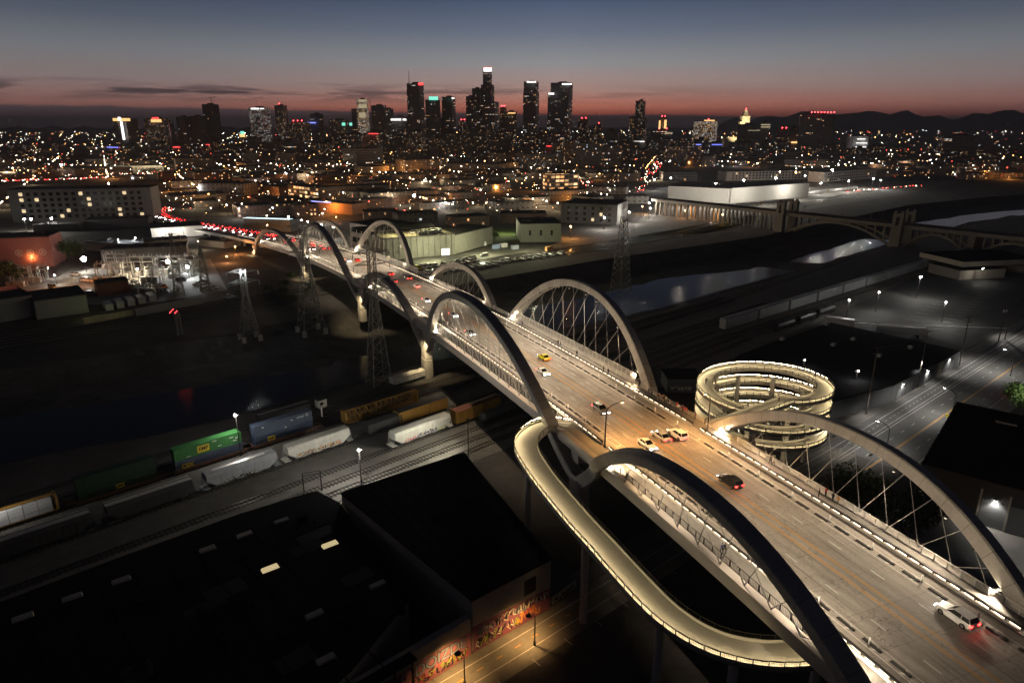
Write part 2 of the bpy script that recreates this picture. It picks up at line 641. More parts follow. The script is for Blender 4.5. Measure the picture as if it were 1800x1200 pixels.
def strip(name, line, l, r, z, m, label, step=None):
    """sheet along a polyline from l to r metres right of it"""
    a, b = offl(line, l), offl(line, r)
    q = MB()
    for i in range(len(line) - 1):
        q.quad((*b[i], z), (*b[i + 1], z), (*a[i + 1], z), (*a[i], z))
    return tag(q.build(name, m), label, name.replace('_', ' '), kind='structure')


def along(line, d):
    """point and heading d metres along a polyline"""
    for i in range(len(line) - 1):
        a, b = line[i], line[i + 1]
        n = math.hypot(b[0] - a[0], b[1] - a[1])
        if d <= n or i == len(line) - 2:
            f = d / n
            return (a[0] + (b[0] - a[0]) * f, a[1] + (b[1] - a[1]) * f), math.atan2(b[1] - a[1], b[0] - a[0])
        d -= n


def llen(line):
    return sum(math.hypot(b[0] - a[0], b[1] - a[1]) for a, b in zip(line, line[1:]))


# the street east of the river: passes under the bridge and on past the right-hand warehouses
p0, p1, p2 = G(700, 1240), G(917, 1112), G(1067, 1020)
q0, q1 = G(1500, 763), G(1800, 580)
dq = (q1 - q0).normalized()
STREET = [tuple((p0 - (p1 - p0).normalized() * 70)[:2]), tuple(p0[:2]), tuple(p1[:2]), tuple(p2[:2]), tuple((p2 + (p2 - p1).normalized() * 22)[:2]),
          tuple((q0 - dq * 12)[:2]), tuple(q0[:2]), tuple(q1[:2]), tuple((q1 + dq * 700)[:2])]
D5 = llen(STREET[:6]) - 6
strip('street', STREET[5:], -1.5, 19.0, 0.02, m_asph, 'asphalt street right of the bridge')
strip('lane', STREET[:6], -1.5, 6.2, 0.024, mat('patched_lane', (0.15, 0.14, 0.12), rough=.85, var=.4, scale=1.2, stain=(0.07, 0.066, 0.06)), 'narrow lane along the mural wall, running under the bridge')
# kerbed pavements either side
for nm, l, r, st0 in (('pavement', -5.5, -1.5, 0), ('pavement', 19.0, 23.0, 5)):
    a, b = offl(STREET, l), offl(STREET, r)
    q = MB()
    for i in range(st0, len(STREET) - 1):
        q.quad((*b[i], 0.15), (*b[i + 1], 0.15), (*a[i + 1], 0.15), (*a[i], 0.15))
        for e in (a, b):
            q.quad((*e[i], 0.0), (*e[i + 1], 0.0), (*e[i + 1], 0.15), (*e[i], 0.15))
    tag(q.build(nm, mat('dull_pavement', (0.10, 0.095, 0.088), rough=.9, var=.3, stain=(.06, .056, .05))), 'concrete pavement along the street', 'pavement', kind='structure')
# painted lines of that street
q = MB()


def paint_line(q, line, off, w, z, d0, d1, dash=None, gap=None):
    ln = offl(line, off)
    d, step = d0, (dash or 6.0)
    while d < d1:
        (xa, ya), ha = along(ln, d)
        (xb, yb), hb = along(ln, min(d + step, d1))
        nx, ny = -math.sin(ha) * w / 2, math.cos(ha) * w / 2
        q.quad((xa - nx, ya - ny, z), (xb - nx, yb - ny, z), (xb + nx, yb + ny, z), (xa + nx, ya + ny, z))
        d += step + (gap or 0)


TL = llen(STREET)
paint_line(q, STREET, 0.3, 0.18, 0.03, 60, TL - 300)
paint_line(q, STREET, 1.9, 0.14, 0.03, 150, TL - 300, 1.2, 1.6)
paint_line(q, STREET, 3.6, 0.16, 0.03, 60, TL - 300)
paint_line(q, STREET, 4.6, 0.16, 0.03, D5, TL - 300)
paint_line(q, STREET, 7.9, 0.14, 0.03, D5, TL - 300, 2.2, 5.1)
paint_line(q, STREET, 14.6, 0.14, 0.03, D5, TL - 300, 2.2, 5.1)
paint_line(q, STREET, 18.0, 0.16, 0.03, D5, TL - 300)
# little parking ticks beside the near part
for d in range(84, 128, 7):
    (x_, y_), h_ = along(offl(STREET, 6.4), d)
    q.box(x_, y_, 0.026, 1.8, 0.14, 0.006, h_ + R(90))
tag(q.build('street_markings', m_worn), 'white lane lines on the dark street', 'markings', kind='structure')
q = MB()
paint_line(q, STREET, 11.0, 0.12, 0.03, D5, TL - 300)
paint_line(q, STREET, 11.35, 0.12, 0.03, D5, TL - 300)
paint_line(q, STREET, 1.9, 0.14, 0.03, 60, 125, 1.2, 2.6)
tag(q.build('centre_markings', m_yellow), 'yellow centre lines on the dark street', 'markings', kind='structure')

# ---------------------------------------------------------------- the viaduct
m_conc = mat('bridge_concrete', (0.46, 0.43, 0.385), rough=0.75, var=0.13, scale=0.8, stain=(0.36, 0.335, 0.30))
m_rib = mat('arch_concrete', (0.42, 0.395, 0.355), rough=0.75, var=0.2, scale=1.4, stain=(0.31, 0.285, 0.25), bump=0.25)
m_steel = mat('dark_steel', (0.035, 0.033, 0.031), rough=0.45, metal=0.6, var=0.2)
m_pale = mat('pale_steel', (0.80, 0.78, 0.74), rough=0.5, metal=0.0, var=0.06)
m_cable = mat('cable_steel', (0.42, 0.41, 0.39), rough=0.35, metal=0.6, var=0.1)
m_rubber = mat('black_rubber', (0.018, 0.017, 0.016), rough=0.7, var=0.2)
m_led = mat('led_strip', (0.9, 0.85, 0.75), emit=(1.0, 0.80, 0.57), estr=4.2)
m_lens = mat('luminaire_lens', (0.9, 0.85, 0.75), emit=(1.0, 0.82, 0.6), estr=1.2, sample=False)
m_ledR = mat('led_bulb', (0.9, 0.85, 0.75), emit=(1.0, 0.82, 0.60), estr=60.0)
m_flood = mat('floodlight_glass', (0.9, 0.9, 0.85), emit=(1.0, 0.90, 0.70), estr=170.0, sample=False)

# pour joints and slightly different pours along the ribs
t_ = m_rib.node_tree
b_ = t_.nodes['Principled BSDF']
lk_ = b_.inputs['Base Color'].links[0].from_socket
uvn = N(t_, 'ShaderNodeUVMap')
uvn.uv_map = 'UVMap'
sp_ = N(t_, 'ShaderNodeSeparateXYZ')
t_.links.new(uvn.outputs[0], sp_.inputs[0])
u_ = math_n(t_, 'DIVIDE', sp_.outputs[0], 4.2)
wn_ = N(t_, 'ShaderNodeTexWhiteNoise')
wn_.noise_dimensions = '1D'
t_.links.new(math_n(t_, 'FLOOR', u_), wn_.inputs['W'])
tone = math_n(t_, 'MULTIPLY_ADD', wn_.outputs['Value'], 0.22, 0.80)
jn = math_n(t_, 'LESS_THAN', math_n(t_, 'ABSOLUTE', math_n(t_, 'SUBTRACT', math_n(t_, 'FRACT', u_), 0.5)), 0.012)
tone = math_n(t_, 'MULTIPLY', tone, math_n(t_, 'MULTIPLY_ADD', jn, -0.45, 1.0))
cx_ = N(t_, 'ShaderNodeCombineXYZ')
for i_ in range(3):
    t_.links.new(tone, cx_.inputs[i_])
mpR = N(t_, 'ShaderNodeMapping')
mpR.inputs['Scale'].default_value = (0.25, 3.0, 1)
t_.links.new(uvn.outputs[0], mpR.inputs[0])
nR = N(t_, 'ShaderNodeTexNoise', inp={'Scale': 1.2, 'Detail': 6.0, 'Roughness': 0.65})
t_.links.new(mpR.outputs[0], nR.inputs['Vector'])
wet = math_n(t_, 'MULTIPLY', math_n(t_, 'SUBTRACT', nR.outputs[0], 0.55), 5.0, clamp=True)
c_ = mixc(t_, 1.0, lk_, cx_.outputs[0], 'MULTIPLY')
t_.links.new(mixc(t_, math_n(t_, 'MULTIPLY', wet, 0.5), c_, (0.20, 0.18, 0.155)), b_.inputs['Base Color'])

# deck concrete: grooved panels, joints, tyre darkening and stains
m_deck = bpy.data.materials.new('deck_concrete')
m_deck.use_nodes = True
t_ = m_deck.node_tree
b_ = t_.nodes['Principled BSDF']
b_.inputs['Roughness'].default_value = 0.72
uvn = N(t_, 'ShaderNodeUVMap')
uvn.uv_map = 'UVMap'
sp_ = N(t_, 'ShaderNodeSeparateXYZ')
t_.links.new(uvn.outputs[0], sp_.inputs[0])
mp_ = N(t_, 'ShaderNodeMapping')
mp_.inputs['Scale'].default_value = (0.10, 0.55, 1)
t_.links.new(uvn.outputs[0], mp_.inputs[0])
nA = N(t_, 'ShaderNodeTexNoise', inp={'Scale': 1.0, 'Detail': 6.0, 'Roughness': 0.6})
t_.links.new(mp_.outputs[0], nA.inputs['Vector'])
nB = N(t_, 'ShaderNodeTexNoise', inp={'Scale': 0.07, 'Detail': 3.0, 'Roughness': 0.5})
t_.links.new(uvn.outputs[0], nB.inputs['Vector'])
nC = N(t_, 'ShaderNodeTexNoise', inp={'Scale': 2.2, 'Detail': 6.0, 'Roughness': 0.75})
t_.links.new(uvn.outputs[0], nC.inputs['Vector'])
nD = N(t_, 'ShaderNodeTexNoise', inp={'Scale': 0.45, 'Detail': 8.0, 'Roughness': 0.7})
t_.links.new(uvn.outputs[0], nD.inputs['Vector'])
f_ = math_n(t_, 'ADD', math_n(t_, 'MULTIPLY', nA.outputs[0], 0.45), math_n(t_, 'ADD', math_n(t_, 'MULTIPLY', nB.outputs[0], 0.35), math_n(t_, 'MULTIPLY', nC.outputs[0], 0.25)))
rp_ = ramp(t_, [(0.36, (0.15, 0.134, 0.116)), (0.52, (0.29, 0.266, 0.234)), (0.68, (0.43, 0.40, 0.355))])
t_.links.new(f_, rp_.inputs[0])
# joints every 6 m across the deck
jf = math_n(t_, 'ABSOLUTE', math_n(t_, 'SUBTRACT', math_n(t_, 'FRACT', math_n(t_, 'DIVIDE', sp_.outputs[0], 6.1)), 0.5))
jm = math_n(t_, 'GREATER_THAN', jf, 0.492)
# wheel tracks in the lanes
av = math_n(t_, 'ABSOLUTE', sp_.outputs[1])
wt = math_n(t_, 'ABSOLUTE', math_n(t_, 'SUBTRACT', math_n(t_, 'FRACT', math_n(t_, 'DIVIDE', math_n(t_, 'SUBTRACT', av, 0.6), 1.75)), 0.5))
wt = math_n(t_, 'MULTIPLY', math_n(t_, 'SUBTRACT', 0.30, wt), 2.2, clamp=True)
wt = math_n(t_, 'MULTIPLY', wt, math_n(t_, 'LESS_THAN', av, 7.4))
wt = math_n(t_, 'MULTIPLY', wt, math_n(t_, 'MULTIPLY_ADD', nA.outputs[0], 1.4, -0.25, clamp=True))
c1 = mixc(t_, math_n(t_, 'MULTIPLY', wt, 0.62), rp_.outputs[0], (0.105, 0.088, 0.074))
c2 = mixc(t_, math_n(t_, 'MULTIPLY', jm, 0.45), c1, (0.09, 0.08, 0.07))
st = math_n(t_, 'MULTIPLY', math_n(t_, 'SUBTRACT', nD.outputs[0], 0.585), 9.0, clamp=True)
c3 = mixc(t_, math_n(t_, 'MULTIPLY', st, 0.55), c2, (0.075, 0.066, 0.058))
# cracks: thin lines where a distorted noise crosses its middle value
nE = N(t_, 'ShaderNodeTexNoise', inp={'Scale': 0.16, 'Detail': 9.0, 'Roughness': 0.62, 'Distortion': 0.4})
t_.links.new(uvn.outputs[0], nE.inputs['Vector'])
ck = math_n(t_, 'LESS_THAN', math_n(t_, 'ABSOLUTE', math_n(t_, 'SUBTRACT', nE.outputs[0], 0.5)), 0.0035)
ck = math_n(t_, 'MULTIPLY', ck, math_n(t_, 'GREATER_THAN', nB.outputs[0], 0.50))
c4 = mixc(t_, math_n(t_, 'MULTIPLY', ck, 0.75), c3, (0.05, 0.045, 0.04))
# skid marks along the lanes
mpS = N(t_, 'ShaderNodeMapping')
mpS.inputs['Scale'].default_value = (0.035, 2.6, 1)
t_.links.new(uvn.outputs[0], mpS.inputs[0])
nS = N(t_, 'ShaderNodeTexNoise', inp={'Scale': 1.0, 'Detail': 3.0, 'Roughness': 0.5})
t_.links.new(mpS.outputs[0], nS.inputs['Vector'])
sk_ = math_n(t_, 'MULTIPLY', math_n(t_, 'SUBTRACT', nS.outputs[0], 0.60), 14.0, clamp=True)
sk_ = math_n(t_, 'MULTIPLY', sk_, math_n(t_, 'LESS_THAN', av, 7.2))
c5 = mixc(t_, math_n(t_, 'MULTIPLY', sk_, 0.55), c4, (0.055, 0.048, 0.042))
t_.links.new(c5, b_.inputs['Base Color'])

bridge = thing('arch_bridge', (0, 0, 0), 'long pale concrete arch bridge, brightly lit, running from the near right to the city', 'bridge')
S0, S1 = -60.0, 560.0
S2 = 740.0


def sweep_strip(q, s0, s1, prof, step=4.0, uvs=False):
    """loft an open profile [(off, dz), ...] along the bridge"""
    n = max(1, int(math.ceil((s1 - s0) / step)))
    st_ = [s0 + (s1 - s0) * i / n for i in range(n + 1)]
    for i in range(n):
        for (o0, z0), (o1, z1) in zip(prof, prof[1:]):
            u = [(st_[i], o0), (st_[i], o1), (st_[i + 1], o1), (st_[i + 1], o0)] if uvs else None
            q.quad(BP(st_[i], o0, z0), BP(st_[i], o1, z1), BP(st_[i + 1], o1, z1), BP(st_[i + 1], o0, z0), uv=u)


q = MB()
sweep_strip(q, S0, S2, [(-10.7, 0.0), (10.7, 0.0)], uvs=True)
deck = q.build('deck', m_deck, bridge)
q = MB()
sweep_strip(q, S0, S1, [(15.6, 0.15), (15.6, -1.9), (13.6, -2.1), (12.8, -1.2), (-12.8, -1.2), (-13.6, -2.1), (-15.6, -1.9), (-15.6, 0.15), (-14.2, 0.15), (-14.2, 0.02)])
sweep_strip(q, S0, S1, [(14.2, 0.02), (14.2, 0.15), (15.6, 0.15)])
sweep_strip(q, S1, S2, [(11.6, 0.0), (11.6, -1.2), (-11.6, -1.2), (-11.6, 0.0)])
q.build('edge_beam', m_conc, bridge)
for sd in (-1, 1):
    q = MB()
    sweep_strip(q, S0, S1, [(sd * 14.2, 0.02), (sd * 11.1, 0.02)][::sd])
    q.build('footway', m_walk, bridge)
# lane paint
q = MB()
for o in (-0.95, -0.65, 0.65, 0.95):
    sweep_strip(q, S0, S2, [(o - 0.07, 0.010), (o + 0.07, 0.010)])
q.build('centre_line', m_yellow, bridge)
far_ = MB()
s_ = 3.9 - 7.52 * 8
while s_ < 700:
    for o in (4.05, -4.3):
        q = MB() if -45 < s_ < 310 else far_
        sweep_strip(q, s_, s_ + 2.3, [(o - 0.07, 0.010), (o + 0.07, 0.010)])
        if q is not far_:
            q.build('lane_dash', m_white, bridge)
    s_ += 7.52
tag(far_.build('lane_dash_row', m_white, bridge), kind='stuff')
q = MB()
for o in (7.35, -7.35, 8.75, -8.75):
    sweep_strip(q, S0, S1, [(o - 0.06, 0.010), (o + 0.06, 0.010)])
s_ = -58.0
k_ = 0
while s_ < 420:
    for o in (1, -1):
        # chevrons in the buffer between the rubber kerbs
        for e in (-1, 1):
            a = BP(s_, o * 8.05, 0.010)
            bb = BP(s_ + 0.55, o * (8.05 + 0.55 * e), 0.010)
            d = (bb - a).normalized() * 0.0
            t2 = BP(s_ + 0.32, o * 8.05, 0.010)
            b2 = BP(s_ + 0.87, o * (8.05 + 0.55 * e), 0.010)
            q.quad(a, bb, b2, t2)
    s_ += 4.0
    k_ += 1
q.build('buffer_line', m_white, bridge)

# parapets between road and footways: kerb wall, slotted dark rail with light strips
for sd in (-1, 1):
    s0, s1 = S0, 470
    segs = [(s0, 53.0), (56.0, s1)]
    for a, b in segs:
        q = MB()
        pr = [(10.7, 0.0), (10.72, 0.42), (11.08, 0.42), (11.1, 0.0)]
        sweep_strip(q, a, b, [(sd * o, z) for o, z in pr][::sd])
        for e in (a, b):
            q.quad(*[BP(e, sd * o, z) for o, z in pr])
        q.build('parapet', m_conc, bridge)
    for a, b in segs:
        q = MB()
        pr = [(10.78, 0.72), (10.74, 0.98), (11.06, 0.98), (11.02, 0.72), (10.78, 0.72)]
        sweep_strip(q, a, b, [(sd * o, z) for o, z in pr])
        for e in (a, b):
            q.quad(*[BP(e, sd * o, z) for o, z in pr[:4]])
        x = a + 0.1
        while x < b:
            q.bar(BP(x, sd * 10.9, 0.4), BP(x, sd * 10.9, 0.74), 0.14)
            x += 2.0
        q.build('parapet_rail', m_steel, bridge)
    # light strips in the slot: individual near the camera, the far ones as one part
    fars = MB()
    cnt = 0
    x = -20.0
    while x < 470:
        if not (52.0 < x < 56.5):
            lo, hi = (x + 0.25, x + 1.55)
            tgt = MB() if (cnt < 50 and x > -14) else fars
            a0, a1 = BP(lo, sd * 10.9, 0.60), BP(hi, sd * 10.9, 0.60)
            tgt.bar(a0, a1, 0.13, 0.055)
            if tgt is not fars:
                tgt.build('light_strip', m_led, bridge)
                cnt += 1
        x += 2.0
    tag(fars.build('light_strip_row', m_led, bridge), kind='stuff')


# footway railings: posts, rails and upright bars; tall mesh screens over the tracks
def railing(name, sd, s0, s1, off, h, m, bar, parent=bridge, post=2.0, lean=0.0, rails=(0.08, 1.0)):
    q = MB()
    n = max(1, int(round((s1 - s0) / post)))
    for i in range(n + 1):
        s = s0 + (s1 - s0) * i / n
        q.bar(BP(s, sd * off, 0.02), BP(s, sd * (off + lean), h), 0.14 if h < 1.8 else 0.13)
    for f in rails:
        for i in range(n):
            a, b = s0 + (s1 - s0) * i / n, s0 + (s1 - s0) * (i + 1) / n
            q.bar(BP(a, sd * (off + lean * f), h * f), BP(b, sd * (off + lean * f), h * f), 0.07)
    fr = q.build('railing', m, parent)
    q = MB()
    n = int((s1 - s0) / bar)
    for i in range(n + 1):
        s = s0 + (s1 - s0) * i / n
        q.bar(BP(s, sd * off, 0.1), BP(s, sd * (off + lean), h), 0.036 if h > 1.8 else 0.026)
    if h > 1.8:
        k = 0.25
        while k < h:
            for i in range(int((s1 - s0) / 4)):
                q.bar(BP(s0 + 4 * i, sd * (off + lean * k / h), k), BP(s0 + 4 * i + 4, sd * (off + lean * k / h), k), 0.016)
            k += 0.25
    q.build('mesh_panel', m, fr)
    return fr


railing('railing', 1, -54, -5.5, 14.1, 1.25, m_pale, 0.16)
railing('railing', 1, -5.5, 46, 14.1, 1.25, m_pale, 0.16)
railing('railing', 1, 82.5, 145, 14.1, 2.7, m_pale, 0.14, lean=0.25, rails=(0.05, 0.42, 1.0))
railing('railing', 1, 145, 153, 14.1, 2.7, m_pale, 0.14, lean=0.25, rails=(0.05, 0.42, 1.0))
railing('railing', 1, 156, 180, 14.1, 1.25, m_pale, 0.16)
railing('railing', 1, 180, 236, 14.1, 1.25, m_pale, 0.20)
railing('railing', 1, 248, 336, 14.1, 2.7, m_pale, 0.16, lean=0.25, rails=(0.05, 0.42, 1.0))
railing('railing', 1, 336, 430, 14.1, 1.25, m_pale, 0.3)
railing('railing', -1, -54, 46, 14.1, 1.25, m_steel, 0.30)
railing('railing', -1, 70, 152, 14.1, 2.5, m_steel, 0.20, rails=(0.05, 0.45, 1.0))
railing('railing', -1, 152, 250, 14.1, 1.25, m_pale, 0.22)
railing('railing', -1, 250, 335, 14.1, 1.25, m_pale, 0.25)
railing('railing', -1, 335, 430, 14.1, 1.25, m_pale, 0.3)

# ---- arches
TILT = math.tan(R(10))
BASE = 15.6
ARCH = [  # side, s0 (east foot), s1 (west foot), rise, description, pier stations east / west
    (-1, -11, 49, 11.0), (1, -8, 53, 11.0), (-1, 69, 151, 19.0), (1, 78, 155.5, 17.6), (-1, 169, 230, 9.6), (1, 173, 233, 9.6),
    (-1, 254, 332, 20.5), (1, 259, 337, 18.6), (-1, 343, 421, 10.3), (1, 347, 425, 12.2)]
PIERS = {-1: [-24, 59, 160, 242, 338, 432], 1: [-20, 64, 164, 246, 342, 436]}


def arch_path(sd, s0, s1, H, pe, pw):
    """points (s, height above deck): leg from the east pier, over the deck, to the west pier"""
    pts = []
    D = -9.0
    for k in range(5):
        f = k / 5.0
        pts.append((pe + (s0 - pe) * (1 - (1 - f) ** 1.6), D * (1 - f) ** 1.15 if True else 0))
    for k in range(37):
        u = k / 36.0
        pts.append((s0 + (s1 - s0) * u, H * (1 - abs(2 * u - 1) ** 2.25)))
    for k in range(1, 6):
        f = k / 5.0
        pts.append((s1 + (pw - s1) * f ** 1.6, D * f ** 1.15))
    return pts


def arch_point(sd, s, h, ds=0.0, dn=0.0, db=0.0):
    return BP(s, sd * (BASE + h * TILT), h)


m_dark_fix = mat('fixture_housing', (0.03, 0.03, 0.03), rough=0.5, var=0.0)
ROADW = 6800.0
for ai, (sd, s0, s1, H) in enumerate(ARCH):
    pe = max([p for p in PIERS[sd] if p < s0])
    pw = min([p for p in PIERS[sd] if p > s1])
    path = arch_path(sd, s0, s1, H, pe, pw)
    P3 = [arch_point(sd, s, h) for s, h in path]
    q = MB()
    rings = []
    for i, p in enumerate(P3):
        T = (P3[min(i + 1, len(P3) - 1)] - P3[max(i - 1, 0)]).normalized()
        _, _, _, tx, ty = BC(path[i][0])
        lat = Vector((ty, -tx, 0)) * sd              # outward
        up_pl = (Vector((0, 0, 1)) + lat * TILT).normalized()
        fwd = Vector((tx, ty, 0))
        Bn = fwd.cross(up_pl).normalized()           # normal of the arch plane
        Nn = Bn.cross(T).normalized()
        if Nn.dot(up_pl) < 0 and abs(T.z) < 0.98:
            Nn = -Nn
        h = path[i][1]
        dpt = 0.95 + 0.35 * max(0.0, 1 - max(h, 0) / H) if h >= 0 else 1.35
        w, c = 1.25, 0.22
        prof = [(-w, -dpt + c), (-w + c, -dpt), (w - c, -dpt), (w, -dpt + c), (w, dpt - c), (w - c, dpt), (-w + c, dpt), (-w, dpt - c)]
        rings.append([p + Bn * a + Nn * b for a, b in prof])
    q.loft(rings)
    arch = q.build('arch', m_rib, bridge)
    ul_ = arch.data.uv_layers.new(name='UVMap')
    cum = [0.0]
    for a, b in zip(P3, P3[1:]):
        cum.append(cum[-1] + (b - a).length)
    for lp in arch.data.loops:
        ul_.data[lp.index].uv = (cum[min(lp.vertex_index // 8, len(cum) - 1)], (lp.vertex_index % 8) * 0.6)
    # hangers: crossing inclined cables from footway edge to rib
    near = ai < 4
    one = MB()
    Hf = lambda s: H * (1 - abs(2 * (s - s0) / (s1 - s0) - 1) ** 2.25) if s0 <= s <= s1 else -1
    sp = 5.2 if H < 15 else 6.0
    k = s0 + sp
    while k < s1 - sp * 0.8:
        a = BP(k, sd * 15.0, 0.2)
        for e in (-1, 1):
            for dd in (1.0, 0.8, 0.6, 0.4):
                tgt = k + e * dd * (0.45 * H if H < 15 else 0.42 * H)
                hh = Hf(tgt)
                if hh > 1.8:
                    b = arch_point(sd, tgt, hh - 0.9)
                    q = MB() if near else one
                    q.tube([a, b], 0.055, 5)
                    q.tube([a, a + (b - a).normalized() * 1.1], 0.11, 5)
                    q.tube([b, b + (a - b).normalized() * 0.8], 0.10, 5)
                    q.tube([(a + b) / 2 - (b - a).normalized() * 0.15, (a + b) / 2 + (b - a).normalized() * 0.15], 0.10, 5) if H > 15 else None
                    if near:
                        q.build('hanger', m_cable, arch)
                    break
        # gusset plate on the deck edge
        (one if not near else one).bar(a + Vector((0, 0, -0.2)), a + Vector((0, 0, 0.35)), 0.35, 0.12)
        k += sp
    if one.v:
        o = one.build('hanger' if not near else 'gusset', m_cable, arch)
        tag(o, kind='stuff')
    # fixtures under the rib
    for i_, u in enumerate(np.linspace(0.06, 0.44, 6)):
        for uu in (u, 1 - u):
            s = s0 + (s1 - s0) * uu
            inw = (BP(s, 0) - BP(s, sd)).normalized()
            p = arch_point(sd, s, Hf(s) - 1.15) + inw * 0.7
            fx = MB()
            fx.bar(p, p + inw * 0.55 + Vector((0, 0, -0.1)), 0.3, 0.22)
            br = fx.build('lamp_bracket', m_dark_fix, arch)
            if i_ % 2 == 0 or (H > 15 and i_ == 5):
                fx = MB()
                e = p + inw * 0.58 + Vector((0, 0, -0.25))
                fx.box(e.x, e.y, e.z, 0.28, 0.28, 0.05, heading(s), bottom=True)
                fx.build('lens', m_lens, br)
                lamp('roadway_light', 'SPOT', e + inw * 0.1 + Vector((0, 0, -0.12)), (1.0, 0.80, 0.58) if abs(s - 62) > 33 else (1.0, 0.70, 0.42), ROADW * (1.0 if H > 15 else 0.8), radius=0.15,
                     target=BP(s, sd * 4.5), angle=138, blend=0.6)
    # floodlight at the west foot, aimed up the rib
    b = BP(s1 - 1.8, sd * 14.6, 0.55)
    q = MB()
    q.box(b.x, b.y, b.z - 0.35, 0.9, 0.5, 0.55, heading(s1))
    fl = q.build('floodlight', m_flood, arch)
    aim = arch_point(sd, s0 + (s1 - s0) * 0.72, Hf(s0 + (s1 - s0) * 0.72))
    kk = 1.0 if H > 15 else 0.55
    lamp('floodlight_beam', 'SPOT', b + Vector((0, 0, 0.9)) - Vector((BC(s1)[3], BC(s1)[4], 0)) * 1.2, WARM, 13000 * kk, radius=0.2,
         target=arch_point(sd, s0 + (s1 - s0) * 0.85, Hf(s0 + (s1 - s0) * 0.85) - 0.3), angle=80, blend=0.9)
    b2 = BP(s0 + 2.2, sd * 14.4, 0.7)
    lamp('floodlight_beam', 'SPOT', b2 + Vector((0, 0, 0.5)) + Vector((BC(s0)[3], BC(s0)[4], 0)) * 1.2, WARM, 2600 * kk, radius=0.2,
         target=arch_point(sd, s0 + (s1 - s0) * 0.15, Hf(s0 + (s1 - s0) * 0.15) - 0.3), angle=80, blend=0.9)

# ---- piers under the V legs
for sd in (-1, 1):
    for s in PIERS[sd][1:]:
        top = arch_point(sd, s, -8.2)
        x, y, z, tx, ty = BC(s)
        hd = math.atan2(ty, tx)
        q = MB()
        zb = -6.2 if s in (160, 164) else -1.0
        joint = top.z - 3.2
        for za, zc, lx, ly in ((joint, top.z + 1.2, 4.6, 2.9), (joint - 0.35, joint, 3.9, 2.3), (zb, joint - 0.35, 4.9, 3.2)):
            rg = []
            for zq, k in ((za, 1.0), (zc, 1.0)):
                lxx, lyy = lx, ly
                pts = []
                for aa in range(16):
                    an = 2 * math.pi * aa / 16
                    cx_ = math.copysign(abs(math.cos(an)) ** 0.45, math.cos(an)) * lxx / 2
                    cy_ = math.copysign(abs(math.sin(an)) ** 0.45, math.sin(an)) * lyy / 2
                    pts.append((top.x + cx_ * math.cos(hd) - cy_ * math.sin(hd), top.y + cx_ * math.sin(hd) + cy_ * math.cos(hd), zq))
                rg.append(pts)
            q.loft(rg)
        q.build('pier', m_rib, bridge)
        # cross head between the legs
        if sd == -1:
            q = MB()
            a, b = arch_point(-1, s + 2, -7.6), arch_point(1, s + 2, -7.6)
            q.bar(Vector((a.x, a.y, a.z + 3.4)), Vector((b.x, b.y, a.z + 3.4)), 3.0, 2.0)
            q.build('cross_beam', m_conc, bridge)
            # floodlight washing the pier shaft
            if s > 100:
                f = top + Vector((-tx * 5.5 - ty * 4.0, -ty * 5.5 + tx * 4.0, 4.0))
                lamp('pier_beam', 'SPOT', f, (1.0, 0.76, 0.42), 8500, radius=0.2, target=top + Vector((0, 0, -7.0)), angle=100, blend=0.9)
# plain columns under the far approach
for s in range(470, 760, 32):
    for sd in (-1, 1):
        p = BP(s, sd * 7.0)
        if p.z > 3:
            q = MB()
            q.cyl(p.x, p.y, -0.5, 0.9, p.z - 0.7, 12)
            q.build('column', m_conc, bridge)

# ---- rubber kerbs and white posts along the cycle lanes (each its own thing)
q = MB()
q.box(0, 0, 0, 2.75, 0.42, 0.16, taper=0.92)
kerb0 = q.build('rubber_kerb', m_rubber)
q = MB()
q.cyl(0, 0, 0, 0.22, 0.04, 10)
bol_base = q
bol0 = thing('lane_post', (0, 0, 0), 'slim white post between the rubber kerbs of the cycle lane', 'post', 'white posts along the cycle lanes')
bol_base.build('base', m_rubber, bol0)
q = MB()
q.cyl(0, 0, 0.04, 0.13, 1.0, 10)
q.ball((0, 0, 1.04), 0.13, 8, 4)
q.build('tube', mat('white_plastic', (0.86, 0.85, 0.82), rough=0.4, var=0.05), bol0, smooth=True)
fk = fb = True
for sd, nm in ((1, 'right-hand cycle lane, lying past the yellow centre lines'), (-1, 'left-hand cycle lane, beside the arch that hides part of it')):
    s = 5.2 - 56
    i = 0
    while s < 262:
        for d in (1.9, 5.9):
            if not 50 < s + d < 60 and s + d > -42:
                o = kerb0 if fk else dup(kerb0, (0, 0, 0))
                fk = False
                o.location = BP(s + d, sd * 8.05, 0.006)
                o.rotation_euler = (0, 0, heading(s + d))
                tag(o, 'low black rubber kerb on the buffer of the ' + ('right' if sd > 0 else 'left') + ' cycle lane of the bridge', 'kerb', 'black rubber kerbs of the ' + ('right' if sd > 0 else 'left') + ' cycle lane')
        if s > -45 and s < 200 and not 50 < s < 58:
            o = bol0 if fb else dup(bol0, (0, 0, 0))
            fb = False
            o.location = BP(s - (1.9 if sd < 0 else 3.5), sd * 8.3, 0.004)
            tag(o, 'slim white post beside the black kerbs of the ' + ('right' if sd > 0 else 'left') + ' cycle lane of the bridge', 'post', 'white posts of the ' + ('right' if sd > 0 else 'left') + ' cycle lane')
        s += 8.0
        i += 1
# ---------------------------------------------------------------- cycle ramps: a spiral on the right, a hairpin on the left
m_ramp = mat('ramp_concrete', (0.50, 0.47, 0.40), rough=0.75, var=0.10, scale=0.8)
m_rlip = mat('ramp_rail_lip', (0.9, 0.8, 0.6), emit=(1.0, 0.80, 0.47), estr=2.0, sample=False)
m_rlight = mat('ramp_rail_light', (0.9, 0.8, 0.6), emit=(1.0, 0.80, 0.47), estr=34.0)

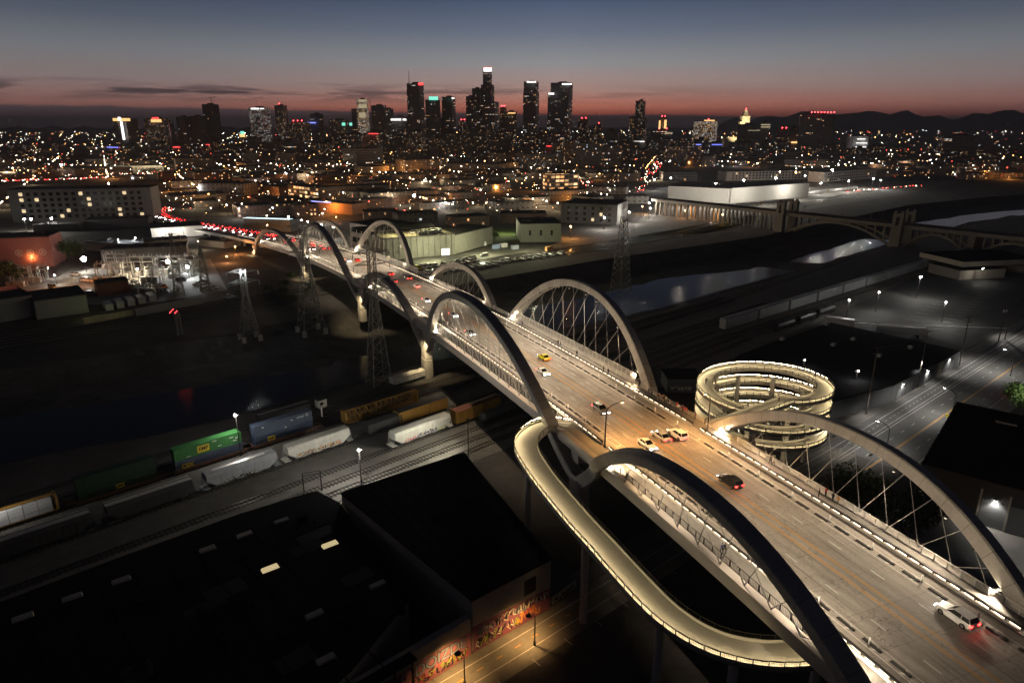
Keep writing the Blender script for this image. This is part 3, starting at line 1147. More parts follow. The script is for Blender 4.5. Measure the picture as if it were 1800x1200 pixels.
# a one-sided luminaire: nothing leaves its back
_t = m_rlight.node_tree
_g = N(_t, 'ShaderNodeNewGeometry')
_t.links.new(math_n(_t, 'MULTIPLY', math_n(_t, 'SUBTRACT', 1.0, _g.outputs['Backfacing']), 43.0), _t.nodes['Principled BSDF'].inputs['Emission Strength'])


def ramp_deck(root, path, width, lit_sides, curb=0.45, h=1.15, m_post=None, pitch=2.0, single=60, tall=None):
    """ribbon deck with upstands, railings, posts and a light under the handrail of every bay"""
    n = len(path)
    Lp, Rp = [], []
    for i, p in enumerate(path):
        a, b = path[max(0, i - 1)], path[min(n - 1, i + 1)]
        t = Vector((b.x - a.x, b.y - a.y, 0)).normalized()
        nr = Vector((t.y, -t.x, 0))
        Lp.append(p - nr * width / 2)
        Rp.append(p + nr * width / 2)
    up = lambda v, z: Vector((v.x, v.y, v.z + z))
    q = MB()
    for i in range(n - 1):
        q.quad(Lp[i], Rp[i], Rp[i + 1], Lp[i + 1])
        q.quad(up(Rp[i], -0.45), up(Lp[i], -0.45), up(Lp[i + 1], -0.45), up(Rp[i + 1], -0.45))
        q.quad(up(Lp[i], -0.45), Lp[i], Lp[i + 1], up(Lp[i + 1], -0.45))
        q.quad(Rp[i], up(Rp[i], -0.45), up(Rp[i + 1], -0.45), Rp[i + 1])
    q.build('ramp_deck', m_ramp, root)
    for side, E in (('L', Lp), ('R', Rp)):
        O = Rp if side == 'L' else Lp
        q = MB()
        for i in range(n - 1):
            inn0, inn1 = (O[i] - E[i]).normalized() * 0.18, (O[i + 1] - E[i + 1]).normalized() * 0.18
            a0, a1 = up(E[i], -0.45), up(E[i + 1], -0.45)
            q.quad(a0, a1, up(E[i + 1], curb), up(E[i], curb))
            q.quad(E[i] + inn0, E[i + 1] + inn1, up(E[i + 1] + inn1, curb), up(E[i] + inn0, curb))
            q.quad(up(E[i], curb), up(E[i + 1], curb), up(E[i + 1] + inn1, curb), up(E[i] + inn0, curb))
        q.build('upstand', m_ramp, root)
        q, bars, row = MB(), MB(), MB()
        acc, nxt, cnt, nb = 0.0, 0.0, 0, 0.0
        mp = m_post or m_steel
        for i in range(n - 1):
            d = (E[i + 1] - E[i]).length
            q.bar(up(E[i], h), up(E[i + 1], h), 0.08)
            while nb < acc + d:
                f = (nb - acc) / d
                p = E[i].lerp(E[i + 1], f)
                bars.bar(up(p, curb), up(p, h), 0.018)
                nb += 0.22
            while nxt < acc + d:
                f = (nxt - acc) / d
                p = E[i].lerp(E[i + 1], f)
                q.bar(up(p, 0), up(p, h + 0.04), 0.09)
                if side in lit_sides:
                    inn = (O[i] - E[i]).normalized()
                    t = (E[i + 1] - E[i]).normalized()
                    c = up(p, h - 0.09) + inn * 0.10 + t * (pitch / 2)
                    tg = MB() if cnt < single else row
                    a_, b_2 = c - t * pitch * 0.36, c + t * pitch * 0.36
                    # housing with a lit underside and a narrow lit inner lip
                    tg.mi = 1
                    tg.bar(a_ + Vector((0, 0, .03)), b_2 + Vector((0, 0, .03)), 0.12, 0.05)
                    tg.mi = 0
                    n_ = (inn * .72 - Vector((0, 0, .70))).normalized()
                    v_ = t.cross(n_).normalized() * .10
                    a_ = a_ + n_ * .08 + inn * .05
                    b_2 = b_2 + n_ * .08 + inn * .05
                    qd_ = [a_ - v_, b_2 - v_, b_2 + v_, a_ + v_]
                    if (qd_[1] - qd_[0]).cross(qd_[3] - qd_[0]).dot(n_) < 0:
                        qd_.reverse()
                    tg.quad(*qd_)
                    if tg is not row:
                        tg.build('rail_light', [m_rlight, m_steel], root)
                    cnt += 1
                nxt += pitch
            acc += d
        fr = q.build('railing', mp, root)
        bars.build('mesh_panel', mp, fr)
        if row.v:
            tag(row.build('rail_light_row', [m_rlight, m_steel], root), kind='stuff')
    return Lp, Rp


HC = Vector((63.0, 160.0, 0))
HR = 14.2
spiral = thing('spiral_ramp', (HC.x, HC.y, 0), 'spiral concrete cycle ramp of stacked lit rings beside the bridge', 'ramp')
path = []
lk = BP(54.5, 13.6)
zt = lk.z
for i in range(9):
    f = i / 8
    e = Vector((HC.x, HC.y - HR, zt - 0.3))
    path.append(Vector((lk.x + 1.0, lk.y, zt)).lerp(e, f))
TURNS, PITCHZ = 4.0, 3.8
NT = int(TURNS * 56)
for i in range(1, NT + 1):
    a = -math.pi / 2 + 2 * math.pi * i / 56
    path.append(Vector((HC.x + HR * math.cos(a), HC.y + HR * math.sin(a), zt - 0.3 - PITCHZ * i / 56)))
ramp_deck(spiral, path, 4.0, ('R',), pitch=1.85, single=70)
for a in range(0, 360, 45):
    q = MB()
    an = R(a + 12)
    x, y = HC.x + (HR - 2.6) * math.cos(an), HC.y + (HR - 2.6) * math.sin(an)
    q.cyl(x, y, 0, 0.62, 16.0, 12)
    q.build('column', m_conc, spiral)
q = MB()
q.cyl(lk.x + 9, lk.y - 1.6, 0, 0.7, zt - 0.9, 12)
q.build('column', m_conc, spiral)

hair = thing('curved_ramp', (0, 0, 0), 'long pale curved cycle ramp looping out from the left side of the bridge', 'ramp')
Lpx = [(1000, 752, 19.7), (965, 748, 19.7), (943, 756, 19.6), (927, 772, 19.5), (926, 792, 19.3), (940, 818, 19.1), (965, 853, 18.7), (1015, 913, 18.1), (1060, 962, 17.5), (1105, 1012, 17.0),
       (1150, 1060, 16.5), (1185, 1090, 16.1), (1225, 1116, 15.8), (1275, 1137, 15.4), (1330, 1149, 15.0), (1385, 1151, 14.7), (1440, 1146, 14.4), (1500, 1135, 14.0), (1580, 1112, 13.5)]
P0 = [G(a, b, z) for a, b, z in Lpx]


def smooth_path(P, k=6):
    out = []
    for i in range(len(P) - 1):
        p0, p1, p2, p3 = P[max(0, i - 1)], P[i], P[i + 1], P[min(len(P) - 1, i + 2)]
        for j in range(k):
            t = j / k
            out.append(0.5 * ((2 * p1) + (p2 - p0) * t + (2 * p0 - 5 * p1 + 4 * p2 - p3) * t * t + (3 * p1 - p0 - 3 * p2 + p3) * t ** 3))
    return out + [P[-1]]


ramp_deck(hair, smooth_path(P0), 4.8, ('R',), pitch=2.0, single=70)
PH = smooth_path(P0)
for k in (26, 44, 62, 80, 96):
    p = PH[min(k, len(PH) - 1)]
    q = MB()
    q.cyl(p.x, p.y, 0, 0.65, p.z - 0.4, 12)
    q.build('column', m_conc, hair)

# lamp mast over the middle of the deck (the amber patch of road)
m_bulb_amber = mat('amber_lamp_glass', (0.9, 0.6, 0.3), emit=(1.0, 0.55, 0.2), estr=60.0, sample=False)
m_bulb_white = mat('white_lamp_glass', (0.9, 0.9, 0.9), emit=(1.0, 0.95, 0.86), estr=160.0, sample=False)
m_bulb_cool = mat('cool_lamp_glass', (0.9, 0.9, 0.9), emit=(0.88, 0.95, 1.0), estr=160.0, sample=False)


def mast_lamp(name, base, h, arm, rot, label, cat, bulb, colr, power, group=None, r=0.09, kind='SPOT', angle=150, ball=0.0, light=True, tilt=0.0):
    t = thing(name, tuple(base), label, cat, group)
    q = MB()
    b = Vector(base)
    d = Vector((math.cos(rot), math.sin(rot), 0))
    if arm > 0:
        pts = [b, b + Vector((0, 0, h * 0.82))] + [b + Vector((0, 0, h * 0.82)) + d * (arm * (1 - math.cos(k * math.pi / 10))) + Vector((0, 0, h * 0.18 * math.sin(k * math.pi / 10))) for k in range(1, 6)]
    else:
        pts = [b, b + Vector((0, 0, h))]
    q.tube(pts, r * 1.3, 8, r * 0.7)
    q.cyl(b.x, b.y, b.z, r * 2.4, 0.3, 8)
    q.build('pole', m_steel, t)
    e = pts[-1]
    q = MB()
    q.box(e.x + d.x * 0.3, e.y + d.y * 0.3, e.z - 0.1, 0.9, 0.36, 0.16, rot)
    hd = q.build('lamp_head', m_steel, t)
    q = MB()
    if ball:
        q.ball((e.x + d.x * 0.3, e.y + d.y * 0.3, e.z - 0.1 - ball * 0.6), ball, 8, 5)
    else:
        q.box(e.x + d.x * 0.3, e.y + d.y * 0.3, e.z - 0.16, 0.6, 0.26, 0.055, rot, bottom=True)
    q.build('bulb', bulb, hd)
    if light:
        lp = e + d * 0.3 + Vector((0, 0, -0.35 - ball * 1.7))
        lamp('lamp_light', kind, lp, colr, power, radius=0.15, target=lp + Vector((d.x * tilt, d.y * tilt, -1)), angle=angle, blend=0.5)
    return t


mb = BP(55, -10.9)
mast_lamp('lamp_mast', mb, 9.0, 3.2, heading(55) - R(90), 'slim curved lamp mast standing in the gap of the left parapet of the bridge', 'street lamp', m_bulb_amber, AMBER, 9000, tilt=0.45)
mb = BP(52, 11.5)  # second mast, added to spread the amber light over the deck
mast_lamp('lamp_mast', mb, 9.0, 1.2, heading(52) + R(90), 'added lamp mast on the right footway of the bridge, among the gathered people', 'street lamp', m_bulb_amber, AMBER, 7000, tilt=0.3)

# ---------------------------------------------------------------- cars
m_tyre = mat('tyre', (0.015, 0.015, 0.015), rough=0.9, var=0.1)
m_rim = mat('rim', (0.35, 0.35, 0.36), rough=0.3, metal=0.9, var=0.05)
m_glass = mat('car_glass', (0.008, 0.009, 0.010), rough=0.06, var=0.0, spec=0.6)
m_head = mat('headlight_glass', (0.9, 0.9, 0.9), emit=(1.0, 0.95, 0.88), estr=45.0)
m_headoff = mat('headlight_off', (0.5, 0.5, 0.5), rough=0.15, var=0.0)
m_tail = mat('taillight_glass', (0.5, 0.02, 0.02), emit=(1.0, 0.016, 0.012), estr=34.0)
m_tailoff = mat('taillight_off', (0.25, 0.01, 0.01), rough=0.2, var=0.0)
PAINT = {}


def paint(name, c, rough=0.28):
    if name not in PAINT:
        m = mat('paint_' + name, c, rough=rough, var=0.06, scale=0.5, spec=0.6)
        PAINT[name] = m
    return PAINT[name]


CAR_PROF = {  # (x, z) side outlines, front = +x ; body then cabin
    'sedan': dict(L=4.7, W=1.82, body=[(-2.35, .45), (-2.33, .85), (-2.0, .98), (-1.1, 1.0), (.75, 1.0), (1.6, .88), (2.2, .74), (2.35, .55), (2.33, .35)],
                  cab=[(-1.75, .98), (-.95, 1.42), (.15, 1.45), (1.05, 1.0)], wx=(1.42, -1.38), wr=.33),
    'suv': dict(L=4.8, W=1.92, body=[(-2.4, .5), (-2.4, 1.0), (-2.3, 1.12), (-1.1, 1.12), (.85, 1.12), (1.7, 1.04), (2.3, .9), (2.4, .65), (2.38, .42)],
                cab=[(-2.3, 1.1), (-2.0, 1.70), (.05, 1.74), (.95, 1.12)], wx=(1.45, -1.45), wr=.38),
    'pickup': dict(L=5.6, W=1.98, body=[(-2.8, .55), (-2.8, 1.12), (-2.7, 1.15), (-1.1, 1.15), (1.2, 1.15), (2.0, 1.12), (2.7, 1.0), (2.8, .7), (2.78, .45)],
                   cab=[(-1.0, 1.13), (-.85, 1.85), (.5, 1.88), (1.25, 1.15)], wx=(1.75, -1.75), wr=.41),
    'van': dict(L=5.5, W=2.0, body=[(-2.75, .5), (-2.75, 1.25), (-2.7, 1.3), (-1.1, 1.3), (1.3, 1.3), (2.0, 1.2), (2.6, 1.02), (2.75, .7), (2.73, .42)],
                cab=[(-2.72, 1.28), (-2.62, 2.12), (1.1, 2.16), (1.95, 1.22)], wx=(1.85, -1.75), wr=.37)}


def make_car(kind, name, label, pm, lights=(True, True), loc=(0, 0, 0), roofpaint=True):
    d = CAR_PROF[kind]
    t = thing(name, loc, label, 'car')
    L0 = Vector(loc)
    hw = d['W'] / 2
    q = MB()
    # body: loft along x with rounded, tucked-in sides
    rings = []
    for x, z in d['body']:
        e = 0.90 if abs(x) > d['L'] / 2 - 0.12 else 1.0
        zb = 0.24 if abs(x) < d['L'] / 2 - 0.2 else 0.32
        w = hw * e
        rings.append([L0 + Vector((x, s * w * k, zz)) for s, k, zz in ((-1, .92, zb), (-1, 1.0, zb + .22), (-1, 1.0, max(zb + .24, z - .14)), (-1, .88, z), (1, .88, z), (1, 1.0, max(zb + .24, z - .14)), (1, 1.0, zb + .22), (1, .92, zb))])
    q.loft(rings)
    c = d['cab']
    # roof panel
    tz = [c[1], c[2]]
    q.quad(L0 + Vector((c[1][0] - .02, -hw * .74, c[1][1] + .012)), L0 + Vector((c[2][0] + .02, -hw * .74, c[2][1] + .012)), L0 + Vector((c[2][0] + .02, hw * .74, c[2][1] + .012)), L0 + Vector((c[1][0] - .02, hw * .74, c[1][1] + .012)))
    for s in (-1, 1):
        # pillars
        for k0, k1 in ((0, 1), (3, 2)):
            q.bar(L0 + Vector((c[k0][0], s * hw * .885, c[k0][1])), L0 + Vector((c[k1][0], s * hw * .755, c[k1][1])), 0.09)
        xm = (c[1][0] * 1 + c[2][0]) / 2
        q.bar(L0 + Vector((xm - .1, s * hw * .89, c[0][1])), L0 + Vector((xm - .1, s * hw * .755, c[1][1])), 0.08)
        q.bar(L0 + Vector((c[1][0], s * hw * .75, c[1][1])), L0 + Vector((c[2][0], s * hw * .75, c[2][1])), 0.07)
        q.box(L0.x + c[3][0] - .1, L0.y + s * hw * 1.08, L0.z + c[3][1] - .02, .18, .22, .14)
    body = q.build('body', pm, t)
    q = MB()
    rings = []
    for (x, z), k in zip(c, (.87, .74, .74, .87)):
        rings.append([L0 + Vector((x, -hw * k, z)), L0 + Vector((x, hw * k, z))])
    P = rings
    q.quad(P[0][0], P[0][1], P[1][1], P[1][0])
    q.quad(P[1][0], P[1][1], P[2][1], P[2][0])
    q.quad(P[2][0], P[2][1], P[3][1], P[3][0])
    q.quad(P[0][0], P[1][0], P[2][0], P[3][0])
    q.quad(P[3][1], P[2][1], P[1][1], P[0][1])
    q.build('window_glass', m_glass, t)
    if kind == 'pickup':
        q = MB()
        q.box(L0.x - 1.9, L0.y, L0.z + 1.16, 1.5, hw * 1.5, .015)
        q.build('cargo_bed', m_rubber, t)
    for x in d['wx']:
        for s in (-1, 1):
            q = MB()
            n = 14
            y0, y1 = s * (hw - .2), s * (hw + .01)
            rg = lambda y, r: [L0 + Vector((x + r * math.cos(2 * math.pi * k / n), y, d['wr'] + r * math.sin(2 * math.pi * k / n))) for k in range(n)]
            q.loft([rg(y0, d['wr']), rg(y1, d['wr'])])
            w = q.build('wheel', m_tyre, t)
            q = MB()
            q.loft([rg(y1, d['wr'] * .62), rg(y1 + s * .012, d['wr'] * .55)])
            q.build('rim', m_rim, w)
    bx, fx = d['body'][1], d['body'][-2]
    for s in (-1, 1):
        q = MB()
        q.box(L0.x + fx[0] + .01, L0.y + s * hw * .66, L0.z + fx[1] - .02, .06, .40, .14)
        q.build('headlight', m_head if lights[0] else m_headoff, t)
        q = MB()
        q.box(L0.x + bx[0] + .03, L0.y + s * hw * .70, L0.z + bx[1] - .2, .14, .40, .18)
        q.build('taillight', m_tail if lights[1] else m_tailoff, t)
    return t


def repaint(t, m):
    for ch in t.children:
        if ch.name.startswith('body'):
            ch.material_slots[0].link = 'OBJECT'
            ch.material_slots[0].material = m


P_white, P_silver, P_grey = paint('white', (0.75, 0.75, 0.73)), paint('silver', (0.42, 0.43, 0.44)), paint('grey', (0.13, 0.135, 0.14))
P_black, P_red, P_yellow = paint('black', (0.012, 0.012, 0.014)), paint('red', (0.35, 0.02, 0.015)), paint('yellow', (0.62, 0.55, 0.02))
P_blue, P_orange = paint('blue', (0.03, 0.06, 0.2)), paint('orange', (0.6, 0.16, 0.02))

# cars on the bridge: surveyed from the photo (pixel of the tyres' middle), direction away (w) or towards (e) the camera
sedan0 = make_car('sedan', 'car', '', P_white)
suv0 = make_car('suv', 'car', '', P_white)
pick0 = make_car('pickup', 'pickup_truck', '', P_white, lights=(False, False))
van0 = make_car('van', 'van', '', P_white, lights=(False, False))
USED = {}


_TAB = np.array([BC(q)[:3] + (q,) for q in range(-60, 766)])


def station(px, py):
    """station and offset on the deck at a pixel"""
    z = 20.0
    for _ in range(8):
        p = G(px, py, z)
        k = int(np.argmin((_TAB[:, 0] - p.x) ** 2 + (_TAB[:, 1] - p.y) ** 2))
        s, z = _TAB[k, 3], _TAB[k, 2]
    x, y, _, tx, ty = BC(s)
    return s + (p.x - x) * tx + (p.y - y) * ty, (p.x - x) * ty - (p.y - y) * tx


def put(proto, loc, rot, label, m=None, group=None, cat='car'):
    if id(proto) not in USED:
        USED[id(proto)] = 1
        o = proto
        o.location = loc
        o.rotation_euler = (0, 0, rot)
    else:
        o = dup(proto, loc, rot)
    tag(o, label, cat, group)
    if m is not None:
        repaint(o, m)
    return o


bridge_cars = [
    (suv0, (1680, 1088), 'w', P_white, 'white car with dark glass and red tail lights, nearest the camera on the bridge'),
    (suv0, (1283, 851), 'w', P_black, 'dark car with red tail lights on the bridge between the two near arches'),
    (sedan0, (1137, 785), 'e', P_white, 'white car with a dark windscreen driving towards the camera by the amber-lit road'),
    (sedan0, (1162, 771), 'w', P_silver, 'pale car braking beside another braking car on the amber-lit road, nearer the centre lines'),
    (suv0, (1191, 768), 'w', P_white, 'white car braking with red lights next to the right cycle lane on the amber-lit road'),
    (suv0, (1056, 724), 'e', P_grey, 'dark car with bright headlights under the curved lamp mast'),
    (sedan0, (954, 657), 'e', P_white, 'white car with headlights on just behind the yellow car'),
    (sedan0, (956, 631), 'w', P_yellow, 'yellow car driving away on the bridge beside the tall right arch'),
    (sedan0, (826, 588), 'e', P_grey, 'dark car with bright headlights seen through the tall left arch'),
    (sedan0, (797, 556), 'e', P_silver, 'pale car with bright headlights below the crown of the tall left arch'),
    (sedan0, (749, 530), 'e', P_silver, 'silver car with bluish headlights, alone in the lanes behind the low left arch'),
    (sedan0, (732, 505), 'w', P_white, 'white car with red tail lights, last of three driving away beside the low right arch'),
    (suv0, (717, 491), 'w', P_grey, 'dark car with red tail lights, middle of three driving away beside the low right arch'),
    (sedan0, (686, 483), 'w', P_red, 'red-lit car in front of three driving away near the low left arch'),
    (sedan0, (692, 496), 'w', P_grey, 'dark car with one tail light showing past the low left arch'),
    (sedan0, (628, 459), 'w', P_red, 'red car driving away between the far tall arches'),
    (sedan0, (612, 460), 'e', P_white, 'white car with bright headlights between the far tall arches'),
]
for proto, (px, py), dr, m, lab in bridge_cars:
    s, o = station(px, py)
    p = BP(s, o, 0.012)
    put(proto, p, heading(s) + (0 if dr == 'w' else math.pi), lab, m)
rr = random.Random(11)
# the queue of traffic on the far end
cnt = 0
cols = [P_white, P_silver, P_grey, P_black, P_red, P_blue]
for lane, dr in ((2.4, 'w'), (5.7, 'w'), (-2.4, 'e'), (-5.7, 'e')):
    s = 352 + rr.uniform(0, 8)
    while s < 745:
        far_ = s > 430
        gap = rr.uniform(6.3, 8.6) if dr == 'w' else rr.uniform(8, 20)
        if not far_:
            gap *= 2.3
        p = BP(s, lane + rr.uniform(-.3, .3), 0.012)
        put(rr.choice([sedan0, sedan0, suv0]), p, heading(s) + (0 if dr == 'w' else math.pi),
            'car with red tail lights in the traffic queue at the city end of the bridge' if dr == 'w' else 'car with headlights on leaving the traffic queue at the city end of the bridge',
            rr.choice(cols), 'cars queueing at the city end of the bridge' if dr == 'w' else 'oncoming cars at the city end of the bridge')
        cnt += 1
        s += gap

# ---------------------------------------------------------------- people
m_skin = mat('skin', (0.42, 0.26, 0.18), rough=0.6, var=0.05)
m_hair = mat('hair', (0.02, 0.015, 0.012), rough=0.7, var=0.1)
m_shoe = mat('shoe', (0.03, 0.03, 0.03), rough=0.7, var=0.1)


def cloth(n, c):
    return mat('cloth_' + n, c, rough=0.85, var=0.15, scale=8)


SHIRTS = [('black', cloth('black', (0.02, 0.02, 0.022))), ('red', cloth('red', (0.45, 0.03, 0.03))), ('navy', cloth('navy', (0.03, 0.05, 0.16))), ('grey', cloth('grey', (0.18, 0.18, 0.19))),
          ('white', cloth('white', (0.65, 0.64, 0.62))), ('orange', cloth('orange', (0.6, 0.28, 0.06))), ('brown', cloth('brown', (0.14, 0.09, 0.06)))]
TROUS = [cloth('denim', (0.04, 0.06, 0.11)), cloth('dark', (0.02, 0.02, 0.022)), cloth('khaki', (0.22, 0.18, 0.12))]


def make_person(pose, name='person'):
    """one continuous skinned body; pose: stand, walk, sit, lean"""
    J = {}
    hip = 0.94 if pose != 'sit' else 0.50
    J['pel'] = (0, 0, hip)
    J['chest'] = (0.02, 0, hip + 0.38)
    J['neck'] = (0.03, 0, hip + 0.54)
    J['chin'] = (0.045, 0, hip + 0.62)
    J['head'] = (0.055, 0, hip + 0.73)
    rad = {'pel': .135, 'chest': .145, 'neck': .055, 'chin': .075, 'head': .095}
    ed = [('pel', 'chest'), ('chest', 'neck'), ('neck', 'chin'), ('chin', 'head')]
    for s, n in ((1, 'l'), (-1, 'r')):
        st = {'stand': 0.03 * s, 'walk': 0.24 * s, 'lean': 0.05 * s, 'sit': 0.45}[pose]
        kn = (st * 0.6 + 0.03, 0.10 * s, hip * 0.53) if pose != 'sit' else (0.42, 0.11 * s, 0.50)
        an = (st, 0.10 * s, 0.09) if pose != 'sit' else (0.45, 0.11 * s, 0.09)
        toe = (an[0] + 0.17, 0.12 * s, 0.045)
        J['hip' + n], J['knee' + n], J['ank' + n], J['toe' + n] = (0, 0.10 * s, hip - 0.04), kn, an, toe
        rad.update({'hip' + n: .105, 'knee' + n: .068, 'ank' + n: .048, 'toe' + n: .042})
        ed += [('pel', 'hip' + n), ('hip' + n, 'knee' + n), ('knee' + n, 'ank' + n), ('ank' + n, 'toe' + n)]
        sh = (0.02, 0.20 * s, hip + 0.48)
        if pose == 'lean':
            el, wr, hd = (0.18, 0.24 * s, hip + 0.24), (0.40, 0.16 * s, hip + 0.18), (0.48, 0.14 * s, hip + 0.17)
        elif pose == 'walk':
            el, wr, hd = (-0.10 * s, 0.26 * s, hip + 0.20), (-0.08 * s + 0.12, 0.26 * s, hip - 0.02), (-0.06 * s + 0.17, 0.25 * s, hip - 0.10)
        else:
            el, wr, hd = (-0.02, 0.27 * s, hip + 0.20), (0.10, 0.25 * s, hip - 0.03), (0.14, 0.24 * s, hip - 0.11)
        J['sh' + n], J['el' + n], J['wr' + n], J['hd' + n] = sh, el, wr, hd
        rad.update({'sh' + n: .066, 'el' + n: .046, 'wr' + n: .033, 'hd' + n: .036})
        ed += [('chest', 'sh' + n), ('sh' + n, 'el' + n), ('el' + n, 'wr' + n), ('wr' + n, 'hd' + n)]
    keys = list(J)
    me = bpy.data.meshes.new('body')
    me.from_pydata([J[k] for k in keys], [(keys.index(a), keys.index(b)) for a, b in ed], [])
    ob = bpy.data.objects.new('tmp', me)
    COL.objects.link(ob)
    sk = ob.modifiers.new('skin', 'SKIN')
    for i, k in enumerate(keys):
        me.skin_vertices[0].data[i].radius = (rad[k], rad[k])
        me.skin_vertices[0].data[i].use_root = (k == 'pel')
    sb = ob.modifiers.new('sub', 'SUBSURF')
    sb.levels = sb.render_levels = 1
    dg = bpy.context.evaluated_depsgraph_get()
    m2 = bpy.data.meshes.new_from_object(ob.evaluated_get(dg))
    bpy.data.objects.remove(ob)
    for m in (SHIRTS[0][1], TROUS[0], m_skin, m_shoe):
        m2.materials.append(m)
    for p in m2.polygons:
        c = p.center
        if c.z > hip + 0.53:
            k = 2
        elif c.z < 0.11:
            k = 3
        elif abs(c.y) > 0.2 and c.z < hip + 0.22 and pose != 'sit':
            k = 2 if c.z < hip + 0.08 else 0
        elif c.z > hip - 0.02 and not (pose == 'sit' and c.x > 0.15):
            k = 0
        else:
            k = 1
        p.material_index = k
        p.use_smooth = True
    o = bpy.data.objects.new(name, m2)
    COL.objects.link(o)
    q = MB()
    hc = J['head']
    q.ball((hc[0] - 0.015, 0, hc[2] + 0.02), 0.108, 8, 6, 1.05)
    hr = q.build('hair', m_hair, None)
    hr.parent = o
    q = MB()
    # brow, nose and ears set on the face
    q.ball((hc[0] + 0.10, 0, hc[2] - 0.025), 0.018, 6, 4)
    for s in (-1, 1):
        q.ball((hc[0], 0.098 * s, hc[2] - 0.02), 0.024, 6, 4)
    fc = q.build('face', m_skin, None)
    fc.parent = o
    return o


persons = {k: make_person(k) for k in ('stand', 'walk', 'lean')}
pused = set()


def put_person(pose, loc, rot, shirt, trou, label, group=None):
    o = persons[pose]
    if pose in pused:
        o = dup(o, loc, rot)
    else:
        pused.add(pose)
        o.location = loc
        o.rotation_euler = (0, 0, rot)
    o.scale = (rr.uniform(.95, 1.06),) * 3
    o.material_slots[0].link = 'OBJECT'
    o.material_slots[0].material = SHIRTS[shirt][1]
    o.material_slots[1].link = 'OBJECT'
    o.material_slots[1].material = TROUS[trou]
    tag(o, label, 'person', group)
    return o


def ped(px, py, pose, shirt, trou, label, rot=None, group=None):
    s, o = station(px, py)
    o = max(11.4, min(13.7, o)) if o > 0 else max(-13.7, min(-11.4, o))
    put_person(pose, BP(s, o, 0.025), heading(s) + (rr.uniform(-3, 3) if rot is None else rot), shirt, trou, label, group)


SN = [s[0] for s in SHIRTS]
ped(1439, 874, 'stand', 0, 1, 'person in black standing alone by the parapet under the near right arch')
ped(1453, 872, 'lean', 1, 1, 'person in a dark red top leaning on the railing under the near right arch', R(-90))
ped(1463, 881, 'stand', 0, 1, 'person in black standing between two others at the near right railing')
ped(1475, 885, 'walk', 5, 2, 'person in a pale orange top beside the group at the near right railing')
ped(1354, 815, 'walk', 3, 1, 'person in grey walking on the right footway past the white railing, first of a pair', 0.0)
ped(1361, 818, 'walk', 4, 2, 'person in white walking on the right footway past the white railing, second of a pair', 0.0)
ped(1268, 972, 'walk', 2, 1, 'person in a blue jacket walking with another under the near left arch', math.pi)
ped(1273, 971, 'walk', 0, 1, 'person in black walking beside someone in blue under the near left arch', math.pi)
ped(1124, 681, 'walk', 0, 1, 'person in dark clothes walking past the foot of the tall right arch', 0.2)
crowd = [(1140, 694), (1145, 698), (1156, 703), (1161, 706), (1165, 707), (1169, 706), (1174, 713), (1178, 716), (1188, 718), (1192, 722), (1198, 724), (1203, 727), (1207, 729), (1187, 728),
         (1180, 697), (1191, 700), (1196, 703), (1205, 716), (1211, 722), (1223, 737)]
sh_c = [0, 0, 0, 3, 0, 0, 0, 3, 0, 4, 1, 1, 1, 0, 5, 5, 4, 1, 2, 1]
for i, ((px, py), sh) in enumerate(zip(crowd, sh_c)):
    lab = 'person in %s among the crowd at the start of the spiral ramp' % {'black': 'dark clothes', 'red': 'a red top', 'grey': 'grey', 'white': 'a white top', 'orange': 'an orange top', 'navy': 'navy blue'}[SN[sh]]
    ped(px, py, rr.choice(['stand', 'walk', 'stand']), sh, rr.randrange(3), lab, None, 'people gathered where the spiral ramp meets the bridge')
for px, py in [(1061, 654), (1069, 659), (981, 607), (985, 609), (918, 573), (1014, 626), (878, 541), (880, 545), (801, 513), (794, 508), (786, 504), (741, 483), (745, 484), (690, 462), (693, 463), (722, 476), (768, 500)]:
    ped(px, py, rr.choice(['stand', 'walk']), rr.choice([0, 0, 3, 2]), rr.randrange(2), 'small dark figure on the right footway beside the tall mesh screens', None, 'people along the far right footway')
# on the spiral and its foot
for k, (ti, sh, lab) in enumerate([(24, 0, 'person in dark clothes walking on the right-hand curve of the spiral ramp'), (48, 0, 'person walking on the left-hand inside curve of the spiral ramp'), (7, 0, 'person in dark clothes on the straight start of the spiral ramp'), (98, 3, 'person walking on the second ring of the spiral ramp')]):
    p = path[ti]
    put_person('walk', p + Vector((0.5, 0.4, 0.02)), rr.uniform(0, 6), sh, 1, lab)
# ---------------------------------------------------------------- lettering helper (writing that stands on real objects)
def lettering(text, size, m, parent, pos, right, up, name='lettering', bold=0.0):
    c = bpy.data.curves.new('txt', 'FONT')
    c.body = text
    c.size = size
    c.offset = bold
    c.align_x = 'CENTER'
    c.align_y = 'CENTER'
    o = bpy.data.objects.new('txt', c)
    COL.objects.link(o)
    me = bpy.data.meshes.new_from_object(o.evaluated_get(bpy.context.evaluated_depsgraph_get()))
    bpy.data.objects.remove(o)
    r, u = Vector(right).normalized(), Vector(up).normalized()
    p = Vector(pos) - wloc(parent)
    for v in me.vertices:
        v.co = p + r * v.co.x + u * v.co.y
    me.materials.clear()
    me.materials.append(m)
    t = bpy.data.objects.new(name, me)
    COL.objects.link(t)
    t.parent = parent
    return t


m_black_p = mat('black_paint', (0.015, 0.015, 0.016), rough=0.6, var=0.1)
m_yel_p = mat('sign_yellow', (0.72, 0.52, 0.03), rough=0.5, var=0.08)
m_wht_p = mat('white_lettering', (0.7, 0.7, 0.68), rough=0.6, var=0.05)

